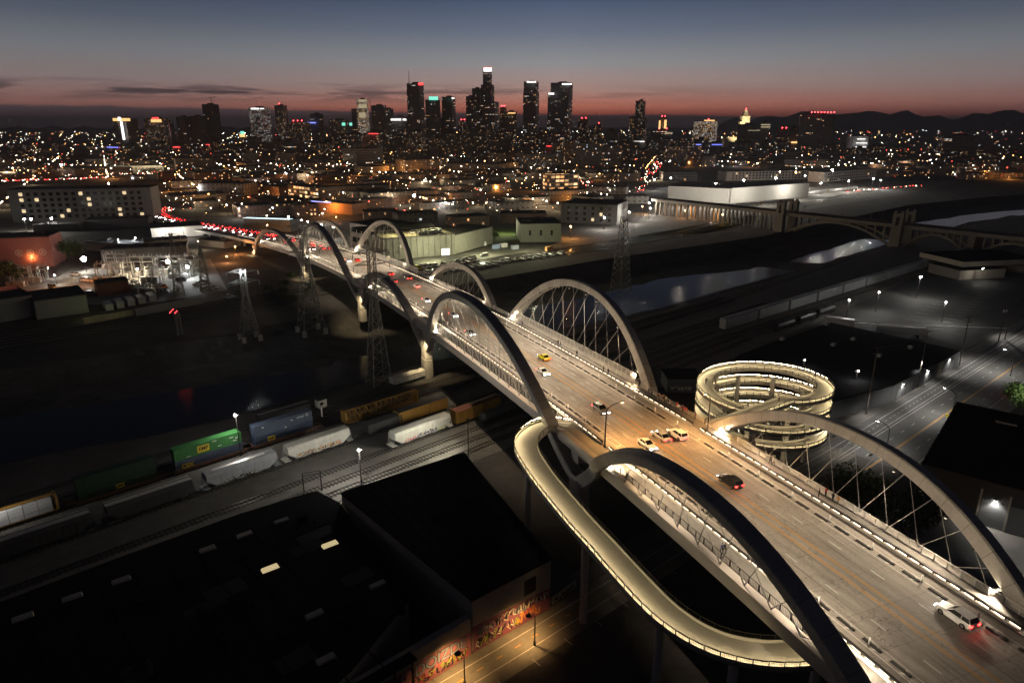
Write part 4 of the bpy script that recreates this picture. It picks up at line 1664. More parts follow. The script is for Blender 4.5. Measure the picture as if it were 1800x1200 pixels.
# ---------------------------------------------------------------- near rail yard
TD = (Vector((-54.2, 175.4, 0)) - Vector((-83.7, 147.5, 0))).normalized()
TN = Vector((TD.y, -TD.x, 0))
TA = math.atan2(TD.y, TD.x)
yard = [(-260, -20), (-170, 62), (-90, 128), (-30, 176), (40, 238), (130, 322), (260, 452), (480, 640)]
strip('railway_bed', yard, -14, 30, 0.03, m_ballast, 'pale gravel bed of the rail yard')
m_railsteel = mat('rail_steel', (0.16, 0.15, 0.145), rough=0.35, metal=0.85, var=0.2)
m_sleeper = mat('sleeper_timber', (0.045, 0.036, 0.030), rough=0.9, var=0.3, scale=2)


def track(p, a, b, label, d=None, sleepers=True, step=1.0, bend=0.0):
    d = d or TD
    n = Vector((d.y, -d.x, 0))
    t = thing('railway_track', (p[0], p[1], 0.04), label, 'railway track', 'tracks of the rail yards')
    P = lambda s, o, z: Vector((p[0], p[1], z)) + d * s + n * (o + bend * (s / 100.0) ** 2)
    for o in (-0.75, 0.75):
        q = MB()
        s = a
        while s < b:
            e = min(b, s + 10)
            q.bar(P(s, o, 0.22), P(e, o, 0.22), 0.09, 0.16)
            s = e
        q.build('rail', m_railsteel, t)
    if sleepers:
        q = MB()
        s = a
        while s < b:
            q.bar(P(s, -1.3, 0.08), P(s, 1.3, 0.08), 0.24, 0.14)
            s += step
        q.build('sleepers', m_sleeper, t)
    return t


K1 = Vector((-83.7, 147.5, 0)) + TN * 1.4 - TD * 0
K2 = Vector((-72.1, 139.7, 0)) + TN * 1.4
K3 = Vector((-30.8, 159.6, 0)) - TN * 1.4
track(K1, -160, 260, 'railway track under the double-stacked containers', bend=0.5)
track(K2, -160, 260, 'railway track under the two joined hopper wagons', bend=0.5)
K3b = K3 - TD * 40
track(K3, -190, 220, 'railway track under the single white hopper wagon', bend=0.5)
for k, o in enumerate((5.6, 10.2, 15.0)):
    track(K3 + TN * o, -190, 160, ('open railway track with worn timber sleepers beside the single white hopper wagon', 'open railway track between two others in the lit gravel of the yard', 'open railway track closest to the dark warehouse roof')[k], bend=0.4)
track(K1 - TN * 6.5, -120, 260, 'railway track behind the containers, under the yellow truss flatcar', bend=0.5)
track(K1 - TN * 12.5, -60, 330, 'railway track on the river side of the near yard', bend=0.5)

m_gcont = mat('green_container', (0.04, 0.17, 0.045), rough=0.6, var=0.25, scale=2, stain=(0.03, 0.11, 0.04), stretch=(1, 1, .3))
m_dgreen = mat('dark_green_container', (0.012, 0.035, 0.018), rough=0.6, var=0.2)
m_bcont = mat('blue_grey_container', (0.055, 0.075, 0.115), rough=0.55, var=0.15)
m_ncont = mat('navy_container', (0.03, 0.045, 0.085), rough=0.55, var=0.15)
m_hop1 = mat('grey_wagon', (0.28, 0.30, 0.32), rough=0.65, var=0.25, scale=3, stain=(0.15, 0.12, 0.10), stretch=(1, 1, .25))
m_hop2 = mat('white_wagon', (0.52, 0.52, 0.47), rough=0.65, var=0.22, scale=3, stain=(0.30, 0.25, 0.19), stretch=(1, 1, .25))
m_wagon_dk = mat('dark_wagon', (0.035, 0.035, 0.037), rough=0.6, var=0.2)
m_wagon_br = mat('brown_wagon', (0.13, 0.045, 0.025), rough=0.7, var=0.2)
m_wagon_ye = mat('yellow_wagon', (0.30, 0.165, 0.03), rough=0.7, var=0.3, scale=2, stain=(0.12, 0.06, 0.03), stretch=(1, 1, .3))
m_lumber = mat('wrapped_lumber', (0.55, 0.56, 0.58), rough=0.5, var=0.25, scale=3)
m_rust = mat('rusty_underframe', (0.10, 0.05, 0.03), rough=0.85, var=0.3)


class Frame:
    """local frame of a wagon: x along the track, y to its right, z up"""
    def __init__(s, o, d):
        s.o, s.d, s.n = Vector(o), Vector(d).normalized(), Vector((d[1], -d[0], 0)).normalized()

    def __call__(s, x, y, z):
        return s.o + s.d * x + s.n * y + Vector((0, 0, z))


def fbox(q, F, x0, x1, y0, y1, z0, z1):
    v = [F(x, y, z) for z in (z0, z1) for x, y in ((x0, y0), (x1, y0), (x1, y1), (x0, y1))]
    q.faces(v, [(0, 3, 2, 1), (4, 5, 6, 7), (0, 1, 5, 4), (1, 2, 6, 5), (2, 3, 7, 6), (3, 0, 4, 7)][0:6])


def bogies(t, F, xs):
    for x in xs:
        q = MB()
        fbox(q, F, x - 1.5, x + 1.5, -0.95, 0.95, 0.62, 0.95)
        for wx in (-0.9, 0.9):
            for y in (-0.75, 0.75):
                n = 12
                c = [F(x + wx + 0.44 * math.cos(2 * math.pi * k / n), y - 0.07, 0.74 + 0.44 * math.sin(2 * math.pi * k / n)) for k in range(n)]
                e = [F(x + wx + 0.44 * math.cos(2 * math.pi * k / n), y + 0.07, 0.74 + 0.44 * math.sin(2 * math.pi * k / n)) for k in range(n)]
                q.loft([c, e])
        q.build('bogie', m_wagon_dk, t)


def container(name, F, L_, z, m, label, group=None, h=2.85, w=2.5):
    t = thing(name, tuple(F(0, 0, z)), label, 'container', group)
    q = MB()
    x0, x1 = -L_ / 2, L_ / 2
    # corrugated long sides
    nc = int(L_ / 0.3)
    for sd in (-1, 1):
        pts = []
        for k in range(nc + 1):
            x = x0 + L_ * k / nc
            pts.append((x, sd * (w / 2 - (0.05 if k % 2 else 0.0))))
        for (xa, ya), (xb, yb) in zip(pts, pts[1:]):
            f = [F(xa, ya, z + 0.12), F(xb, yb, z + 0.12), F(xb, yb, z + h - 0.12), F(xa, ya, z + h - 0.12)]
            q.quad(*(f if sd < 0 else f[::-1]))
        fbox(q, F, x0, x1, sd * w / 2 - 0.06, sd * w / 2 + 0.02, z, z + 0.14)
        fbox(q, F, x0, x1, sd * w / 2 - 0.06, sd * w / 2 + 0.02, z + h - 0.14, z + h)
        for x in (x0, x1, x0 + 1.4, x1 - 1.4):
            fbox(q, F, x - 0.07, x + 0.07, sd * w / 2 - 0.06, sd * w / 2 + 0.025, z, z + h)
    q.build('side_panel', m, t)
    q = MB()
    fbox(q, F, x0, x1, -w / 2 + .02, w / 2 - .02, z + h - 0.06, z + h - 0.01)
    q.build('roof', m, t)
    for x in (x0, x1):
        q = MB()
        fbox(q, F, x - 0.03, x + 0.03, -w / 2 + .05, w / 2 - .05, z + .05, z + h - .05)
        for y in (-.5, .5):
            q.bar(F(x + (0.06 if x > 0 else -0.06), y, z + .2), F(x + (0.06 if x > 0 else -0.06), y, z + h - .2), 0.05)
        q.build('end_door', m, t)
    return t


def well_car(F, L_, label):
    t = thing('well_wagon', tuple(F(0, 0, 0.3)), label, 'railway wagon', 'well wagons under the containers')
    q = MB()
    for s in (-1, 1):
        fbox(q, F, -L_ / 2, L_ / 2, s * 1.38 - 0.07, s * 1.38 + 0.07, 0.5, 1.25)
    fbox(q, F, -L_ / 2, L_ / 2, -1.3, 1.3, 0.48, 0.58)
    for s in (-1, 1):
        fbox(q, F, s * (L_ / 2 + 1.0) - 1.1, s * (L_ / 2 + 1.0) + 1.1, -1.0, 1.0, 0.95, 1.3)
    q.build('underframe', m_rust, t)
    bogies(t, F, (-L_ / 2 - 1.2, L_ / 2 + 1.2))
    return t


SIDE = 1.29
fA = Frame(K1 + TD * 10.0, TD)
well_car(fA, 17.2, 'rusty well wagon carrying the bright green container')
cg = container('shipping_container', fA, 16.1, 3.55, m_gcont, 'bright green container on top of its stack, with a yellow sign')
cb = container('shipping_container', fA, 16.1, 0.62, m_bcont, 'blue-grey container below the bright green one, with yellow lettering')
fB = Frame(K1 + TD * 29.6, TD)
well_car(fB, 17.2, 'dark well wagon carrying the two blue containers')
cn = container('shipping_container', fB, 16.1, 3.55, m_bcont, 'dark blue container on top of the right-hand stack with a white diamond mark')
cn2 = container('shipping_container', fB, 16.1, 0.62, m_ncont, 'navy container under the dark blue one, with a small yellow sign')
fC = Frame(K1 - TD * 10.4, TD)
well_car(fC, 17.2, 'well wagon in the dark left of the bright green container')
cd = container('shipping_container', fC, 16.1, 3.55, m_dgreen, 'very dark green container on top, left of the bright green one')
cd2 = container('shipping_container', fC, 16.1, 0.62, m_dgreen, 'very dark green container underneath, left of the bright green one')
face = lambda F, x, z, o=0.045: F(x, 1.25 + o, z)
for tt, F, x, z, s in ((cg, fA, -1.3, 4.9, 1.35), (cn2, fB, -3.8, 2.0, 0.95), (cd2, fC, 0.2, 2.0, 0.8)):
    q = MB()
    a = [face(F, x - s * 1.05, z - s * .62, .04), face(F, x + s * 1.05, z - s * .62, .04), face(F, x + s * 1.05, z + s * .62, .04), face(F, x - s * 1.05, z + s * .62, .04)]
    q.quad(*a)
    sg = q.build('logo_panel', m_yel_p, tt)
    lettering('EMP', s * .95, m_black_p, sg, face(F, x, z, .055), TD, (0, 0, 1), bold=0.03)
lettering('CSX', 1.5, m_yel_p, cb, face(fA, -5.4, 1.75, .05), TD, (0, 0, 1), bold=0.06)
for x, z in ((5.6, 5.5), (2.6, 4.3), (6.4, 4.5), (-4.9, 3.9), (7.0, 5.1), (1.5, 5.9)):
    q = MB()
    q.quad(*[face(fA, x + a, z + b, .045) for a, b in ((-.5, -.09), (.5, -.09), (.5, .09), (-.5, .09))])
    q.build('stencil', m_wht_p, cg)
q = MB()
c_ = face(fB, 6.6, 5.6, .05)
for (a, b), (e, d) in zip(((0, .42), (.42, 0), (0, -.42), (-.42, 0)), ((.42, 0), (0, -.42), (-.42, 0), (0, .42))):
    q.bar(c_ + TD * a + Vector((0, 0, b)), c_ + TD * e + Vector((0, 0, d)), 0.10, 0.10)
q.build('diamond_mark', m_wht_p, cn)
lettering('UMAX', 0.75, m_wht_p, cn, face(fB, 4.7, 5.45, .05), TD, (0, 0, 1))
for x, z in ((-5.8, 5.6), (2.2, 5.3), (0.3, 3.9)):
    q = MB()
    q.quad(*[face(fB, x + a, z + b, .045) for a, b in ((-.3, -.12), (.3, -.12), (.3, .12), (-.3, .12))])
    q.build('stencil', m_wht_p, cn)


def squiggle(name, F, x0, x1, z0, z1, cols, parent, seed, y=1.62, n=10):
    """spray-can lettering: bulging strokes in several colours"""
    r = random.Random(seed)
    for ci, m in enumerate(cols):
        q = MB()
        w = (x1 - x0) / n
        for i in range(n):
            if r.random() < 0.25 * ci:
                continue
            cx = x0 + w * (i + .5)
            pts = []
            k = r.randint(4, 7)
            for j in range(k):
                pts.append((cx + r.uniform(-.62, .62) * w, z0 + (z1 - z0) * r.random()))
            for (a, b), (c, d) in zip(pts, pts[1:]):
                q.bar(F(a, y + ci * .012, b), F(c, y + ci * .012, d), .022, .24 if ci == 0 else .13)
        q.build(name, m, parent)


m_gr = [mat('spray_' + n, c, rough=0.6, var=0.2, scale=2) for n, c in (('black', (.02, .02, .03)), ('red', (.5, .08, .06)), ('pink', (.6, .2, .22)), ('violet', (.18, .14, .3)), ('cream', (.6, .55, .42)), ('green', (.3, .42, .06)), ('orange', (.6, .25, .04)), ('bluegrey', (.2, .24, .3)))]


def hopper(F, L_, m, label, top=4.55):
    t = thing('hopper_wagon', tuple(F(0, 0, 0.3)), label, 'railway wagon', 'covered hopper wagons')
    q = MB()
    a, b = L_ / 2 - 0.9, L_ / 2 - 2.9
    w = 1.58
    # tapered body: end slopes, bulged sides, roof shoulders
    secs = []
    for x, zb in ((-a, 2.7), (-b, 1.15), (b, 1.15), (a, 2.7)):
        secs.append([F(x, -w * .80, zb), F(x, -w, zb + .35), F(x, -w, 3.9), F(x, -w * .72, top), F(x, w * .72, top), F(x, w, 3.9), F(x, w, zb + .35), F(x, w * .80, zb)])
    q.loft(secs)
    body = q.build('body', m, t)
    q = MB()
    for s in (-1, 1):
        q = MB()
        x = -b
        while x <= b:
            q.bar(F(x, s * (w + .02), 1.3), F(x, s * (w + .02), 3.85), .07)
            x += 1.25
        q.build('side_ribs', m, body)
    q = MB()
    fbox(q, F, -a, a, -.55, .55, top + .02, top + .12)
    for s in (-1, 1):
        fbox(q, F, -a, a, s * 1.0 - .16, s * 1.0 + .16, top + .22, top + .26)
    q.build('roof_walkway', m if m is not m_wagon_dk else m_hop2, t)  # pale walkway on dark hoppers paints in light caught by the roof
    for x in (-b * .62, 0, b * .62):
        q = MB()
        v = [F(x - 1.7, -1.3, 1.16), F(x + 1.7, -1.3, 1.16), F(x + 1.7, 1.3, 1.16), F(x - 1.7, 1.3, 1.16), F(x - .4, -.4, .45), F(x + .4, -.4, .45), F(x + .4, .4, .45), F(x - .4, .4, .45)]
        q.faces(v, [(0, 1, 5, 4), (1, 2, 6, 5), (2, 3, 7, 6), (3, 0, 4, 7), (4, 5, 6, 7)])
        q.build('discharge_chute', m, t)
    for s in (-1, 1):
        q = MB()
        fbox(q, F, s * (L_ / 2 - .75) - .8, s * (L_ / 2 - .75) + .8, -1.45, 1.45, 1.0, 1.14)
        for y in (-1.35, -.5, .5, 1.35):
            q.bar(F(s * (L_ / 2 - .3), y, 1.1), F(s * (L_ / 2 - .95), y, 3.9), .07)
        for z in (1.6, 2.3, 3.0):
            q.bar(F(s * (L_ / 2 - .45), -1.35, z), F(s * (L_ / 2 - .45), 1.35, z), .05)
        q.build('end_ladder', m, t)
    bogies(t, F, (-L_ / 2 + 2.2, L_ / 2 - 2.2))
    return t


f1 = Frame(K2 + TD * 9.5, TD)
h1 = hopper(f1, 18.6, m_hop1, 'grey hopper wagon with pale roof walkway and dark graffiti')
squiggle('graffiti', f1, -4.6, 3.2, 1.3, 2.1, (m_gr[0], m_gr[4]), h1, 5)
q = MB()
fbox(q, f1, -6.5, 6.0, -.42, .42, 4.70, 4.73)
q.build('roof_hatch_strip', mat('bare_metal', (0.75, 0.74, 0.70), rough=0.4, metal=0.3, var=0.1), h1)
f2 = Frame(K2 + TD * 29.4, TD)
h2 = hopper(f2, 19.0, m_hop2, 'cream white hopper wagon coupled behind the grey one, with brown and red graffiti')
squiggle('graffiti', f2, -6.4, 5.8, 1.3, 2.6, (m_gr[4], m_gr[6], m_gr[0], m_gr[1]), h2, 8, n=13)
f3 = Frame(K3 + TD * 10.0, TD)
h3 = hopper(f3, 20.0, m_hop2, 'white hopper wagon standing apart, with pink and black graffiti')
squiggle('graffiti', f3, -6.4, -2.4, 1.3, 2.3, (m_gr[2],), h3, 12, n=5)
squiggle('graffiti', f3, -2.2, 4.2, 1.4, 2.6, (m_gr[0], m_gr[3]), h3, 13, n=8)
squiggle('graffiti', f3, 4.2, 7.4, 1.3, 2.2, (m_gr[4], m_gr[5]), h3, 14, n=5)
# unlit hoppers and a tank wagon to the left of the grey one
f0 = Frame(K2 - TD * 10.5, TD)
h0 = hopper(f0, 19.0, m_wagon_dk, 'hopper wagon in the dark left of the grey one, its roof edge coloured as lit')  # its unlit look is put into the dark body colour
fm = Frame(K2 - TD * 30.6, TD)
hopper(fm, 19.0, m_wagon_dk, 'hopper wagon at the far left edge, mostly in the dark')  # dark body colour again stands for the shade here


def boxcar(F, L_, m, mroof, label, door=None, h=4.6, name='box_wagon'):
    t = thing(name, tuple(F(0, 0, 0.3)), label, 'railway wagon')
    q = MB()
    fbox(q, F, -L_ / 2, L_ / 2, -1.5, 1.5, 1.05, h)
    x = -L_ / 2 + .1
    while x < L_ / 2:
        for s in (-1, 1):
            q.bar(F(x, s * 1.52, 1.1), F(x, s * 1.52, h - .1), .08)
        x += 1.1
    q.build('body', m, t)
    q = MB()
    v = [F(-L_ / 2 - .05, -1.55, h), F(L_ / 2 + .05, -1.55, h), F(L_ / 2 + .05, 0, h + .25), F(-L_ / 2 - .05, 0, h + .25), F(L_ / 2 + .05, 1.55, h), F(-L_ / 2 - .05, 1.55, h)]
    q.faces(v, [(0, 1, 2, 3), (3, 2, 4, 5), (0, 3, 5), (1, 4, 2)])
    q.build('roof', mroof, t)
    if door is not None:
        q = MB()
        fbox(q, F, -1.6, 1.6, 1.56, 1.64, 1.1, h - .2)
        q.build('door', door, t)
    bogies(t, F, (-L_ / 2 + 2.0, L_ / 2 - 2.0))
    return t


fy = Frame(K3 + TD * 29.5, TD)
boxcar(fy, 16.5, m_wagon_ye, m_wagon_br, 'yellow and brown box wagon next to the white hopper wagon, running under the bridge', m_wagon_ye)
fy = Frame(K2 + TD * 62, TD)
boxcar(fy, 17, m_wagon_ye, m_wagon_dk, 'yellow box wagon behind the brown one, close to the bridge pier', None, 4.3)
fy = Frame(K2 + TD * 49, TD)
boxcar(fy, 11, m_wagon_dk, m_wagon_dk, 'dark box wagon between the cream hopper and the yellow box wagon', None, 3.6)


def tank_wagon(F, L_, m, label, r=1.42):
    t = thing('tank_wagon', tuple(F(0, 0, 0.3)), label, 'railway wagon')
    q = MB()
    rg = []
    for x, k in ((-L_ / 2 + .6, .55), (-L_ / 2 + .9, .85), (-L_ / 2 + 1.4, 1), (L_ / 2 - 1.4, 1), (L_ / 2 - .9, .85), (L_ / 2 - .6, .55)):
        rg.append([F(x, r * k * math.cos(2 * math.pi * j / 16), 2.55 + r * k * math.sin(2 * math.pi * j / 16)) for j in range(16)])
    q.loft(rg)
    q.build('tank', m, t, smooth=False)
    q = MB()
    fbox(q, F, -.6, .6, -.5, .5, 3.9, 4.35)
    q.build('dome', m, t)
    q = MB()
    fbox(q, F, -L_ / 2, L_ / 2, -.5, .5, .95, 1.15)
    for s in (-1, 1):
        q.bar(F(-L_ / 2, s * 1.3, 1.5), F(L_ / 2, s * 1.3, 1.5), .06)
    q.build('underframe', m_wagon_dk, t)
    bogies(t, F, (-L_ / 2 + 2.0, L_ / 2 - 2.0))
    return t


m_tank = mat('tank_grey', (0.06, 0.063, 0.066), rough=0.45, var=0.15)
ft = Frame(K3 + TN * 5.2 + TD * 34, TD)
tank_wagon(ft, 15, m_tank, 'dark grey tank wagon in front of the yellow and brown box wagon')
# yellow truss (centre-beam) flat wagons
def truss_wagon(F, L_, label, load=None):
    t = thing('centre_beam_wagon', tuple(F(0, 0, 0.3)), label, 'railway wagon')
    q = MB()
    fbox(q, F, -L_ / 2, L_ / 2, -1.4, 1.4, .95, 1.2)
    q.build('deck', m_wagon_ye, t)
    for s in (-1, 1):
        q = MB()
        fbox(q, F, s * L_ / 2 - .25, s * L_ / 2 + .25, -1.4, 1.4, 1.2, 4.5)
        q.build('end_wall', m_wagon_ye, t)
    q = MB()
    fbox(q, F, -L_ / 2, L_ / 2, -.45, .45, 4.3, 4.5)
    n = 14
    for i in range(n):
        x0, x1 = -L_ / 2 + L_ * i / n, -L_ / 2 + L_ * (i + 1) / n
        for y in (-.35, .35):
            q.bar(F(x0, y, 1.2), F(x0, y, 4.3), .12)
            q.bar(F(x0, y, 1.2) if i % 2 else F(x0, y, 4.3), F(x1, y, 4.3) if i % 2 else F(x1, y, 1.2), .10)
    q.build('truss', m_wagon_ye, t)
    bogies(t, F, (-L_ / 2 + 2, L_ / 2 - 2))
    return t


ft = Frame(Vector((-38.0, 183.3, 0)), TD)
truss_wagon(ft, 24, 'empty yellow centre-beam flat wagon with an open truss by the river')
ft = Frame(Vector((4.0, 218.0, 0)), TD)
truss_wagon(ft, 22, 'yellow truss wagon half hidden behind the bridge pier')
# lumber wagon at the left edge
fl = Frame(K1 - TD * 33.5, TD)
truss_wagon(fl, 22, 'yellow centre-beam wagon loaded with wrapped timber at the left edge')
q = MB()
for k in range(8):
    for z in range(3):
        fbox(q, fl, -10.6 + k * 2.6, -8.1 + k * 2.6, .5, 1.45, 1.22 + z * 1.0, 2.17 + z * 1.0)
tag(q.build('timber_packs', m_lumber, None, origin=tuple(fl(0, .9, 1.2))), 'white wrapped timber packs stacked on the yellow centre-beam wagon', 'timber packs')
# low wagons in the river-side track, near the pier
for k, (x, m, lb) in enumerate(((20, m_wagon_dk, 'dark low wagon behind the empty yellow truss wagon'), (64, m_hop2, 'pale low wagon behind the pier of the bridge'))):
    F = Frame(K1 - TN * 12.5 + TD * (x + 16), TD)
    boxcar(F, 15, m, m, lb, None, 3.0, 'gondola_wagon')

# yard lamp masts
def flood_mast(base, h, label, power, col=WHITE, bulb=None, ball=0.35, cat='lamp post', heads=1, group=None):
    t = thing('yard_lamp', tuple(base), label, cat, group)
    b = Vector(base)
    q = MB()
    q.tube([b, b + Vector((0, 0, h))], .14, 8, .09)
    q.bar(b + Vector((-.7, 0, h)), b + Vector((.7, 0, h)), .08)
    q.build('pole', m_steel, t)
    for k in range(heads):
        x = (k - (heads - 1) / 2) * 1.1
        q = MB()
        q.box(b.x + x, b.y - .15, b.z + h - .05, .55, .3, .45)
        hd = q.build('lamp_head', m_steel, t)
        if power > 0:
            q = MB()
            q.ball((b.x + x, b.y - .35, b.z + h + .12), ball, 8, 5)
            q.build('bulb', bulb or m_bulb_white, hd)
    if power > 0:
        lamp('lamp_light', 'POINT', b + Vector((0, -.9, h - .35)), col, power, radius=.25)
    return t


flood_mast((-35, 141.5, 0), 9.5, 'dark lamp mast in front of the lit gravel, above the black roof edge', 9000, ball=.22)
flood_mast((-69, 157, 0), 11.3, 'lamp mast with a glaring bulb between the two container stacks', 3200, ball=.30)
flood_mast((-11, 156, 0), 10.5, 'unlit dark lamp mast beside the track under the bridge', 0)
lamp('yard_fill', 'SPOT', (-14, 156, 10), (1.0, 0.93, 0.74), 14000, target=(-24, 157, 0), angle=140, blend=.8)  # unseen light standing in for yard lamps out of view
lamp('yard_fill', 'SPOT', (-104, 121, 8), (1.0, 0.95, 0.85), 900, target=(-104, 128, 1), angle=120, blend=.8)  # another unseen stand-in, dim, for the left end of the yard
# signal hut on legs and signal gantry
hut = thing('signal_hut', (-54.9, 181.8, 0), 'small pale hut on a post beside the blue containers', 'hut')
q = MB()
q.box(-54.9, 181.8, 3.2, 2.6, 2.2, 2.3, TA)
q.build('cabin', mat('hut_paint', (0.3, 0.3, 0.26), rough=.7), hut)
q = MB()
q.box(-54.9, 181.8, 5.5, 3.0, 2.6, .18, TA)
q.build('roof', m_steel, hut)
q = MB()
q.cyl(-54.9, 181.8, 0, .22, 3.2, 8)
q.build('post', m_pale, hut)
q = MB()
q.box(-54.3, 180.6, 4.1, .9, .06, .8, TA)
q.build('window', m_glass, hut)
gan = thing('signal_gantry', (-45.5, 128.5, 0), 'thin dark signal gantry at the edge of the black roof', 'gantry')
q = MB()
ga, gb = G(535, 868), G(566, 862)
for p in (ga, gb):
    q.tube([p, p + Vector((0, 0, 5.2))], .12, 6)
for z in (4.6, 5.2):
    q.bar(ga + Vector((0, 0, z)), gb + Vector((0, 0, z)), .1)
q.build('frame', m_steel, gan)

# ---------------------------------------------------------------- dark warehouses in the lower left
m_roof = mat('tar_roof', (0.014, 0.0145, 0.017), rough=0.95, var=0.3, scale=0.4, spec=0.08)
m_wallpl = mat('plaster_wall', (0.36, 0.32, 0.26), rough=0.85, var=0.15, stain=(0.25, 0.22, 0.18))
m_muralb = mat('mural_ground', (0.20, 0.075, 0.11), rough=0.8, var=0.35, scale=0.5, stain=(0.30, 0.06, 0.05))
m_sky_on = mat('skylight_lit', (0.6, 0.5, 0.3), emit=(1.0, 0.78, 0.42), estr=0.55, sample=False)
m_sky_off = mat('skylight_pane', (0.30, 0.29, 0.27), rough=0.5, var=0.15)
b1 = thing('warehouse', (-60, 70, 0), 'vast black flat-roofed warehouse with scattered skylights, lower left', 'warehouse')
B1 = [(-100, 72.5), (-81, 90.7), (-69.3, 101.8), (-53.1, 116.4), (-40.5, 125.4), (-34.5, 120.6), (-16.5, 91.1), (-22.3, 76.5), (-44, 44), (-80, 24)]
q = MB()
q.slab(B1, 0, 8.0)
q.build('wall', m_wallpl, b1)
q = MB()
q.slab(B1, 8.004, 8.25)
# standing seams across the roof
rd = Vector((0.74, 0.67, 0))
rn = Vector((0.67, -0.74, 0))
for k in range(14):
    a = Vector((-86, 78, 8.27)) + rd * k * 5.0
    q.bar(a, a + rn * 48, .16, .07) if k < 11 else None
for k in range(16):
    rv = random.Random(k)
    c = Vector((-78, 84, 8.25)) + rd * rv.uniform(4, 50) + rn * rv.uniform(3, 40)
    q.box(c.x, c.y, 8.25, rv.uniform(.8, 2.2), rv.uniform(.7, 1.6), rv.uniform(.4, 1.1), R(42))
    q.cyl(c.x + 2.5, c.y - 1, 8.25, .25, .9, 8)
a = Vector((-60, 90, 8.5))
q.bar(a, a + rd * 34, .22, .22)
roof1 = q.build('roof', m_roof, b1)
for k in range(9):
    q = MB()
    rv = random.Random(k + 50)
    c = Vector((-72, 82, 0)) + rd * rv.uniform(0, 46) + rn * rv.uniform(2, 34)
    q.box(c.x, c.y, 8.25, rv.uniform(3, 8), rv.uniform(2, 4), .02 + .003 * k, R(42))
    q.build('roof_patch', mat('roof_patch', (.026, .027, .03), rough=.9, var=.3), roof1)
for px, py, lit in [(430, 940, 0), (495, 916, 0), (365, 965, 0), (580, 957, 1), (475, 999, 1), (213, 1020, 0), (127, 1050, 0), (40, 1085, 0), (664, 1028, 0), (553, 1080, 0), (573, 1158, 0)]:
    p = G(px, py, 8.3)
    q = MB()
    q.box(p.x, p.y, 8.2, 2.9, 1.15, .42, R(38), taper=.9)
    q.build('skylight', m_sky_on if lit else m_sky_off, roof1)
b2 = thing('mural_warehouse', (-14, 108, 0), 'tall black-roofed warehouse with a graffiti mural along its street wall', 'warehouse')
B2 = [(-34.1, 120.9), (-10.8, 138.5), (6.6, 99.4), (-6.2, 88.9)]
q = MB()
q.slab(B2, 0, 9.9)
q.build('wall', m_wallpl, b2)
q = MB()
q.slab([(-34.3, 121.1), (-10.8, 138.9), (6.8, 99.4), (-6.2, 88.6)], 9.904, 10.2)
for k in range(9):
    f = (k + .5) / 9
    a = Vector((-34.1, 120.9, 10.24)).lerp(Vector((-10.8, 138.5, 10.24)), f)
    b = Vector((-6.2, 88.9, 10.24)).lerp(Vector((6.6, 99.4, 10.24)), f)
    q.bar(a, b, .22, .10)
for x, y in ((-8, 118), (-2, 112), (-14, 112), (-4, 104)):
    q.box(x, y, 10.2, 2.0, 1.5, .9, R(40))
q.build('roof', m_roof, b2)
# mural on the street wall of b2 and the lower annexe beside it
wa, wb_ = Vector((-6.2, 88.9, 0)), Vector((6.6, 99.4, 0))
wd = (wb_ - wa).normalized()
wn = Vector((wd.y, -wd.x, 0))
WF = Frame(wa + wn * .0, wd)


class Off:
    pass


q = MB()
q.quad(*[WF(x, .03, z) for x, z in ((0, 0), (16.55, 0), (16.55, 4.3), (0, 5.0))])
mural = q.build('mural', m_muralb, b2)
squiggle('graffiti', WF, 1.0, 16.0, 2.6, 4.4, (m_gr[0], m_gr[4], m_gr[7]), mural, 21, y=.06, n=15)
squiggle('graffiti', WF, .5, 9.5, .4, 2.4, (m_gr[0], m_gr[4], m_gr[5]), mural, 22, y=.06, n=10)
squiggle('graffiti', WF, 9.0, 14.0, .5, 3.0, (m_gr[6], m_gr[1]), mural, 23, y=.06, n=6)
q = MB()
q.quad(*[WF(x, .035, z) for x, z in ((10.6, 5.4), (13.2, 5.4), (13.2, 8.4), (10.6, 8.4))])
q.build('window', m_black_p, b2)
# annexe with steel posts nearer the camera
an_ = thing('mural_annexe', (-14, 80, 0), 'lower graffiti-covered building with dark steel posts in front, at the bottom edge', 'building')
A1, A2 = Vector((-21.5, 75.0, 0)), Vector((-6.4, 88.6, 0))
ad = (A2 - A1).normalized()
AF = Frame(A1, ad)
q = MB()
fbox(q, AF, -6, (A2 - A1).length - .05, -1.2, 0, 0, 7.0)
q.build('wall', m_wallpl, an_)
q = MB()
q.quad(*[AF(x, .03, z) for x, z in ((-5, 0), (20.2, 0), (20.2, 4.6), (-5, 4.6))])
mu2 = q.build('mural', mat('mural_rose', (0.33, 0.13, 0.15), rough=.8, var=.35, scale=.6), an_)
squiggle('graffiti', AF, 9, 19.5, .4, 2.2, (m_gr[0], m_gr[1], m_gr[5]), mu2, 31, y=.06, n=10)
lettering('DOIZDE', 2.6, m_gr[0], mu2, AF(14.4, .075, 3.2), ad, (0, 0, 1), name='graffiti', bold=.13)
lettering('DOIZDE', 2.6, m_gr[7], mu2, AF(14.4, .09, 3.2), ad, (0, 0, 1), name='graffiti', bold=.03)
squiggle('graffiti', AF, -4, 9, .5, 2.6, (m_gr[1], m_gr[4]), mu2, 33, y=.06, n=12)
squiggle('graffiti', AF, -4, 8, 2.8, 4.3, (m_gr[0], m_gr[3]), mu2, 34, y=.06, n=9)
for x in (-1.5, 2.0, 5.4, 8.4):
    q = MB()
    fbox(q, AF, x - .13, x + .13, 1.3, 1.56, 0, 7.2)
    q.build('post', m_steel, an_)
q = MB()
fbox(q, AF, -6, 9, -.1, 1.8, 7.05, 7.3)
q.build('canopy', m_roof, an_)

